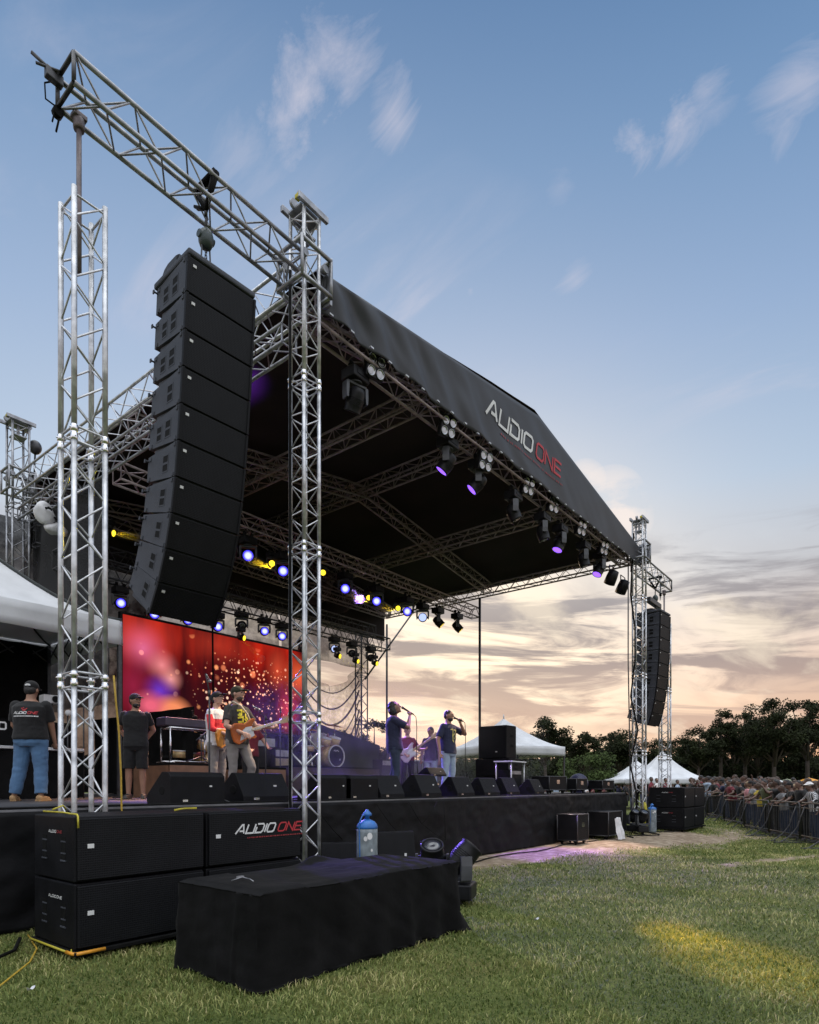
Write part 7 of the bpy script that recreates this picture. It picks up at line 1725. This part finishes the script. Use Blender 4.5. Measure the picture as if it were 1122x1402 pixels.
m = MB(); m.box((0, 0, p.z-DECK), (0.34, 0.22, 0.15), bev=0.02); m.build('cabinet', WHITEP, t); m = MB(); m.lathe([(0.0, 0), (0.05, 0.0), (0.06, 0.01)], 14, Matrix.Translation((0.02, -0.115, p.z-DECK)) @ RR_); m.build('cone', RUB, t); m = MB(); m.tube((0, 0, 0), (0, 0, p.z-DECK-0.07), 0.02, 8); m.box((0, 0, 0.01), (0.35, 0.35, 0.02)); m.build('pole', STEEL, t)
for (px, py, nm) in ((116, 943, 'upper'), (94, 976, 'lower')):
    p = on_b(px, py, 11.4); t = thing('work_lamp', nm+' small round white lamp seen through the bright truss tower', 'lamp', (p.x, 11.4, p.z)); m = MB(); m.ell((0, 0, 0), (0.055, 0.05, 0.055), 14, 10); m.build('globe', WHITEP, t); m = MB(); m.tube((0, 0.03, 0), (0, 0.03, DECK-p.z), 0.012, 6); m.build('pole', STEEL, t)
# drapes closing the left wing behind the technician
drape('black_drape', 'black drape behind the technician under the left marquee', 1.6, 5.6, DECK+0.02, 4.1, 14.6, CLOTH, 0.05, 9, (90, 10))
drape('black_drape', 'black drape between the marquee and the screen', 11.5, 15.8, DECK+0.02, 3.0, 7.3, CLOTH, 0.05, 9, (80, 10), 'b')
# loose cables
m = MB(); m.path([on_b(156, 925, 6.56), on_b(159, 960, 6.56), on_b(163, 1000, 6.56), on_b(166, 1060, 6.56), Vector((on_b(167, 1100, 6.58).x, 6.58, DECK-0.1)), Vector((on_b(167, 1100, 6.58).x+0.02, 6.52, 0.4))], 0.010, 6); tag(m.build('hanging_cable', YCAB), 'yellow cable hanging beside the bright truss tower', 'cable')
m = MB(); m.path([(1.2, 4.4, 0.03), (1.6, 4.85, 0.03), (1.95, 5.3, 0.035), (2.15, 5.7, 0.03), (2.3, 6.3, 0.03)], 0.007, 6); tag(m.build('ground_cable', YCAB), 'orange cable crossing the grass left of the subwoofers', 'cable')
m = MB(); m.path([(1.0, 5.0, 0.03), (1.5, 5.35, 0.03), (2.0, 5.75, 0.04), (2.2, 6.2, 0.03)], 0.016, 6); tag(m.build('ground_cable', RUB), 'black cable on the grass left of the subwoofers', 'cable')
m = MB(); p = on_b(285, 1030, 8.0); m.path([(p.x+0.5*math.sin(i*0.7)+0.05*i, 7.25+0.02*i+0.25*math.cos(i*1.1), DECK+0.015) for i in range(30)], 0.012, 5); tag(m.build('stage_cable', RUB), 'tangled black cable on the deck at the guitarists\' feet', 'cable')
# cable looms on the towers and runs on the ground
def cable(name, label, pts, r, M=RUB): m = MB(); m.path(pts, r, 6); return tag(m.build(name, M), label, 'cable')
cable('cable_loom', 'thick black cable loom running down the left side of the near roof tower', [(TB-0.17, TYB+0.10, z_/10.0) for z_ in (83, 70, 60, 50, 40, 30, 20, 12)]+[(TB-0.2, TYB-0.02, 0.4), (TB-0.1, TYB-0.3, 0.04), (TB+0.9, TYB-0.35, 0.03)], 0.022)
cable('cable_loom', 'black cable loom running down the far roof tower', [(TCX-0.17, 6.4+0.12*math.sin(z_), z_/10.0) for z_ in (88, 70, 60, 50, 40, 30, 20, 12, 4)], 0.024)
cable('tower_rope', 'pale rope hanging beside the far roof tower', [(TCX-0.35, 6.5, 8.3), (TCX-0.36, 6.5, 5.0), (TCX-0.32, 6.48, 3.2), (TCX-0.33, 6.45, 1.2)], 0.018, STEEL)
cable('ground_cable', 'black cable snaking over the trodden earth along the stage front', [(7.0+0.6*i, 6.15+0.10*math.sin(i*1.3)+0.05*math.sin(i*3.1), gz(7.0+0.6*i, 6.1)+0.02) for i in range(19)], 0.013)
cable('ground_cable', 'black cable on the grass between the covered case and the stage', [(4.6+0.25*i, 5.2+0.22*math.sin(i*0.9)+0.09*i, 0.02) for i in range(12)], 0.012)
cable('ground_cable', 'black cable looped on the earth beside the right subwoofers', [(16.5+0.3*i, 5.7+0.3*math.sin(i*1.1), gz(16.5, 5.7)+0.02) for i in range(11)], 0.016)
cable('stage_edge_cable', 'black cable lying along the lip of the stage', [(1.0+0.5*i, 6.72+0.03*math.sin(i*2.1), DECK+0.012) for i in range(34)], 0.012)
rl = random.Random(9)
for i, (px, py) in enumerate(((43, 1362), (735, 1264))):
    q = on_z(px, py, 0.0); m = MB(); m.sheet(lambda u, v: Vector((0.05*(u-0.5), 0.035*(v-0.5), 0.012*math.sin(u*5+v*3))), 5, 4); o = m.build('paper_scrap', WHITEP, None, (q.x, q.y, 0.045)); o.rotation_euler = (0.3, 0.2, rl.uniform(0, 6)); tag(o, ('small white paper scrap on the grass at lower left', 'white paper scrap on the grass right of the covered case', 'white paper scrap in the middle of the lawn', 'white paper scrap near the yellow lit grass', 'white paper scrap near the stage lights on the ground')[i], 'litter')
# ================================================================ lamps that light the place
def P(px, py, z): return on_z(px, py, z)
spot('yellow_beam_lamp', (11.6, 6.75, 7.2), (5.55, 1.05, 0), 12000, (1.0, 0.60, 0.0), 8, 1.0)
spot('yellow_beam_lamp', (11.4, 6.75, 7.2), (6.15, 1.7, 0), 14000, (1.0, 0.60, 0.0), 5, 1.0)
spot('yellow_beam_lamp', (14.2, 6.75, 7.2), (12.2, 1.2, 0), 6000, (1.0, 0.66, 0.05), 8, 1.0)
spot('violet_beam_lamp', (13.5, 7.2, 7.2), (11.8, 5.6, 0), 5000, (0.35, 0.15, 1.0), 24, 0.7)
spot('white_beam_lamp', (16, 6.9, 7.2), (14.0, 5.4, 0), 4000, (1.0, 0.75, 0.7), 26, 0.8)
spot('warm_key_lamp', (10.5, 6.9, 7.4), (5.95, 8.3, 2.35), 6500, (1.0, 0.72, 0.50), 17, 0.5)
spot('violet_key_lamp', (13.5, 7.0, 7.3), (9.0, 7.7, 2.75), 4500, (0.75, 0.25, 0.95), 13, 0.5)
spot('warm_key_lamp', (14.8, 6.9, 7.3), (10.9, 7.7, 2.6), 2500, (1.0, 0.70, 0.50), 14, 0.5)
spot('blue_back_lamp', (9.5, 14.3, 6.0), (8.6, 7.8, 2.0), 6500, (0.22, 0.14, 1.0), 46, 0.6)
spot('blue_back_lamp', (6.8, 12.0, 6.8), (5.6, 9.2, 1.2), 1500, (0.30, 0.16, 1.0), 32, 0.6)
spot('violet_back_lamp', (12.5, 12.0, 6.8), (11.5, 8.0, 2.0), 6500, (0.40, 0.22, 1.0), 44, 0.6)
spot('warm_back_lamp', (8.0, 11.8, 6.8), (6.3, 10.4, 1.6), 3500, (1.0, 0.5, 0.3), 40, 0.6)
SMK = bpy.data.materials.new('stage_smoke'); nt, N, L = nodes_of(SMK); N.remove(N['Principled BSDF'])
pv = N.new('ShaderNodeVolumePrincipled'); pv.inputs['Color'].default_value = (0.8, 0.8, 0.85, 1); pv.inputs['Anisotropy'].default_value = 0.2
tc = N.new('ShaderNodeTexCoord'); n_ = N.new('ShaderNodeTexNoise'); n_.inputs['Scale'].default_value = 0.55; n_.inputs['Detail'].default_value = 3; L.new(tc.outputs['Object'], n_.inputs['Vector'])
sx = N.new('ShaderNodeSeparateXYZ'); L.new(tc.outputs['Object'], sx.inputs[0])
r1 = N.new('ShaderNodeMapRange'); r1.inputs['From Min'].default_value = 0.42; r1.inputs['From Max'].default_value = 0.68; r1.inputs['To Max'].default_value = 0.11; L.new(n_.outputs['Fac'], r1.inputs['Value'])
r2 = N.new('ShaderNodeMapRange'); r2.inputs['From Min'].default_value = 1.3; r2.inputs['From Max'].default_value = -0.6; r2.inputs['To Max'].default_value = 1.0; L.new(sx.outputs['Z'], r2.inputs['Value'])
q_ = N.new('ShaderNodeMath'); q_.operation = 'MULTIPLY'; L.new(r1.outputs[0], q_.inputs[0]); L.new(r2.outputs[0], q_.inputs[1]); L.new(q_.outputs[0], pv.inputs['Density']); L.new(pv.outputs[0], N['Material Output'].inputs['Volume'])
m = MB(); m.box((0, 0, 0), (9.0, 5.0, 2.6)); o = m.build('smoke', SMK, None, (13.4, 11.2, DECK+1.32)); tag(o, None, None, None, 'stuff')
BMK = bpy.data.materials.new('beam_smoke'); nt, N, L = nodes_of(BMK); N.remove(N['Principled BSDF'])
pv = N.new('ShaderNodeVolumePrincipled'); pv.inputs['Color'].default_value = (1, 1, 1, 1); tc = N.new('ShaderNodeTexCoord'); ln_ = N.new('ShaderNodeVectorMath'); ln_.operation = 'LENGTH'; L.new(tc.outputs['Object'], ln_.inputs[0]); rr_ = N.new('ShaderNodeMapRange'); rr_.inputs['From Min'].default_value = 0.0; rr_.inputs['From Max'].default_value = 2.3; rr_.inputs['To Min'].default_value = 0.10; rr_.inputs['To Max'].default_value = 0.0; L.new(ln_.outputs['Value'], rr_.inputs['Value']); L.new(rr_.outputs[0], pv.inputs['Density']); pv.inputs['Anisotropy'].default_value = 0.3; L.new(pv.outputs[0], N['Material Output'].inputs['Volume'])
def beam(p, q, ang, en, col=(1.0, 0.70, 0.02)):
    p, q = Vector(p), Vector(q); r = (q-p).length*math.tan(math.radians(ang/2)); d = (q-p).normalized()
    m = MB(); m.tube((0, 0, 0), q-p, 0.05, 14, r*1.05+0.05); tag(m.build('smoke', BMK, None, p), None, None, None, 'stuff')
    spot('yellow_beam_lamp' if col[0] > 0.8 else 'blue_beam_lamp', p-d*0.03, q, en, col, ang*1.02, 0.5, 0.03)
def bm_(px, py, b, px2, py2, b2, ang, en, col=(1.0, 0.70, 0.02)): beam(on_b(px, py, b), on_b(px2, py2, b2), ang, en, col)
bm_(462, 898, 14.1, 497, 922, 12.6, 4, 500); bm_(487, 905, 14.1, 518, 926, 12.6, 4, 500); bm_(513, 908, 14.1, 545, 922, 12.4, 4, 500)
bm_(372, 778, 12.2, 300, 752, 9.5, 7, 2600); bm_(505, 824, 12.2, 430, 800, 9.5, 7, 1300); bm_(545, 838, 12.2, 462, 812, 9.5, 7, 1300)
bm_(150, 729, 14.0, 200, 738, 11.5, 5, 1500); bm_(626, 858, 11.8, 668, 868, 10.6, 4, 600); bm_(330, 873, 14.1, 358, 902, 13.0, 5, 400)
spot('violet_roof_lamp', (6.9, 9.3, 7.3), (6.6, 9.6, 8.6), 450, (0.25, 0.05, 1.0), 80, 0.8)
bpy.data.scenes.remove(TMPS)
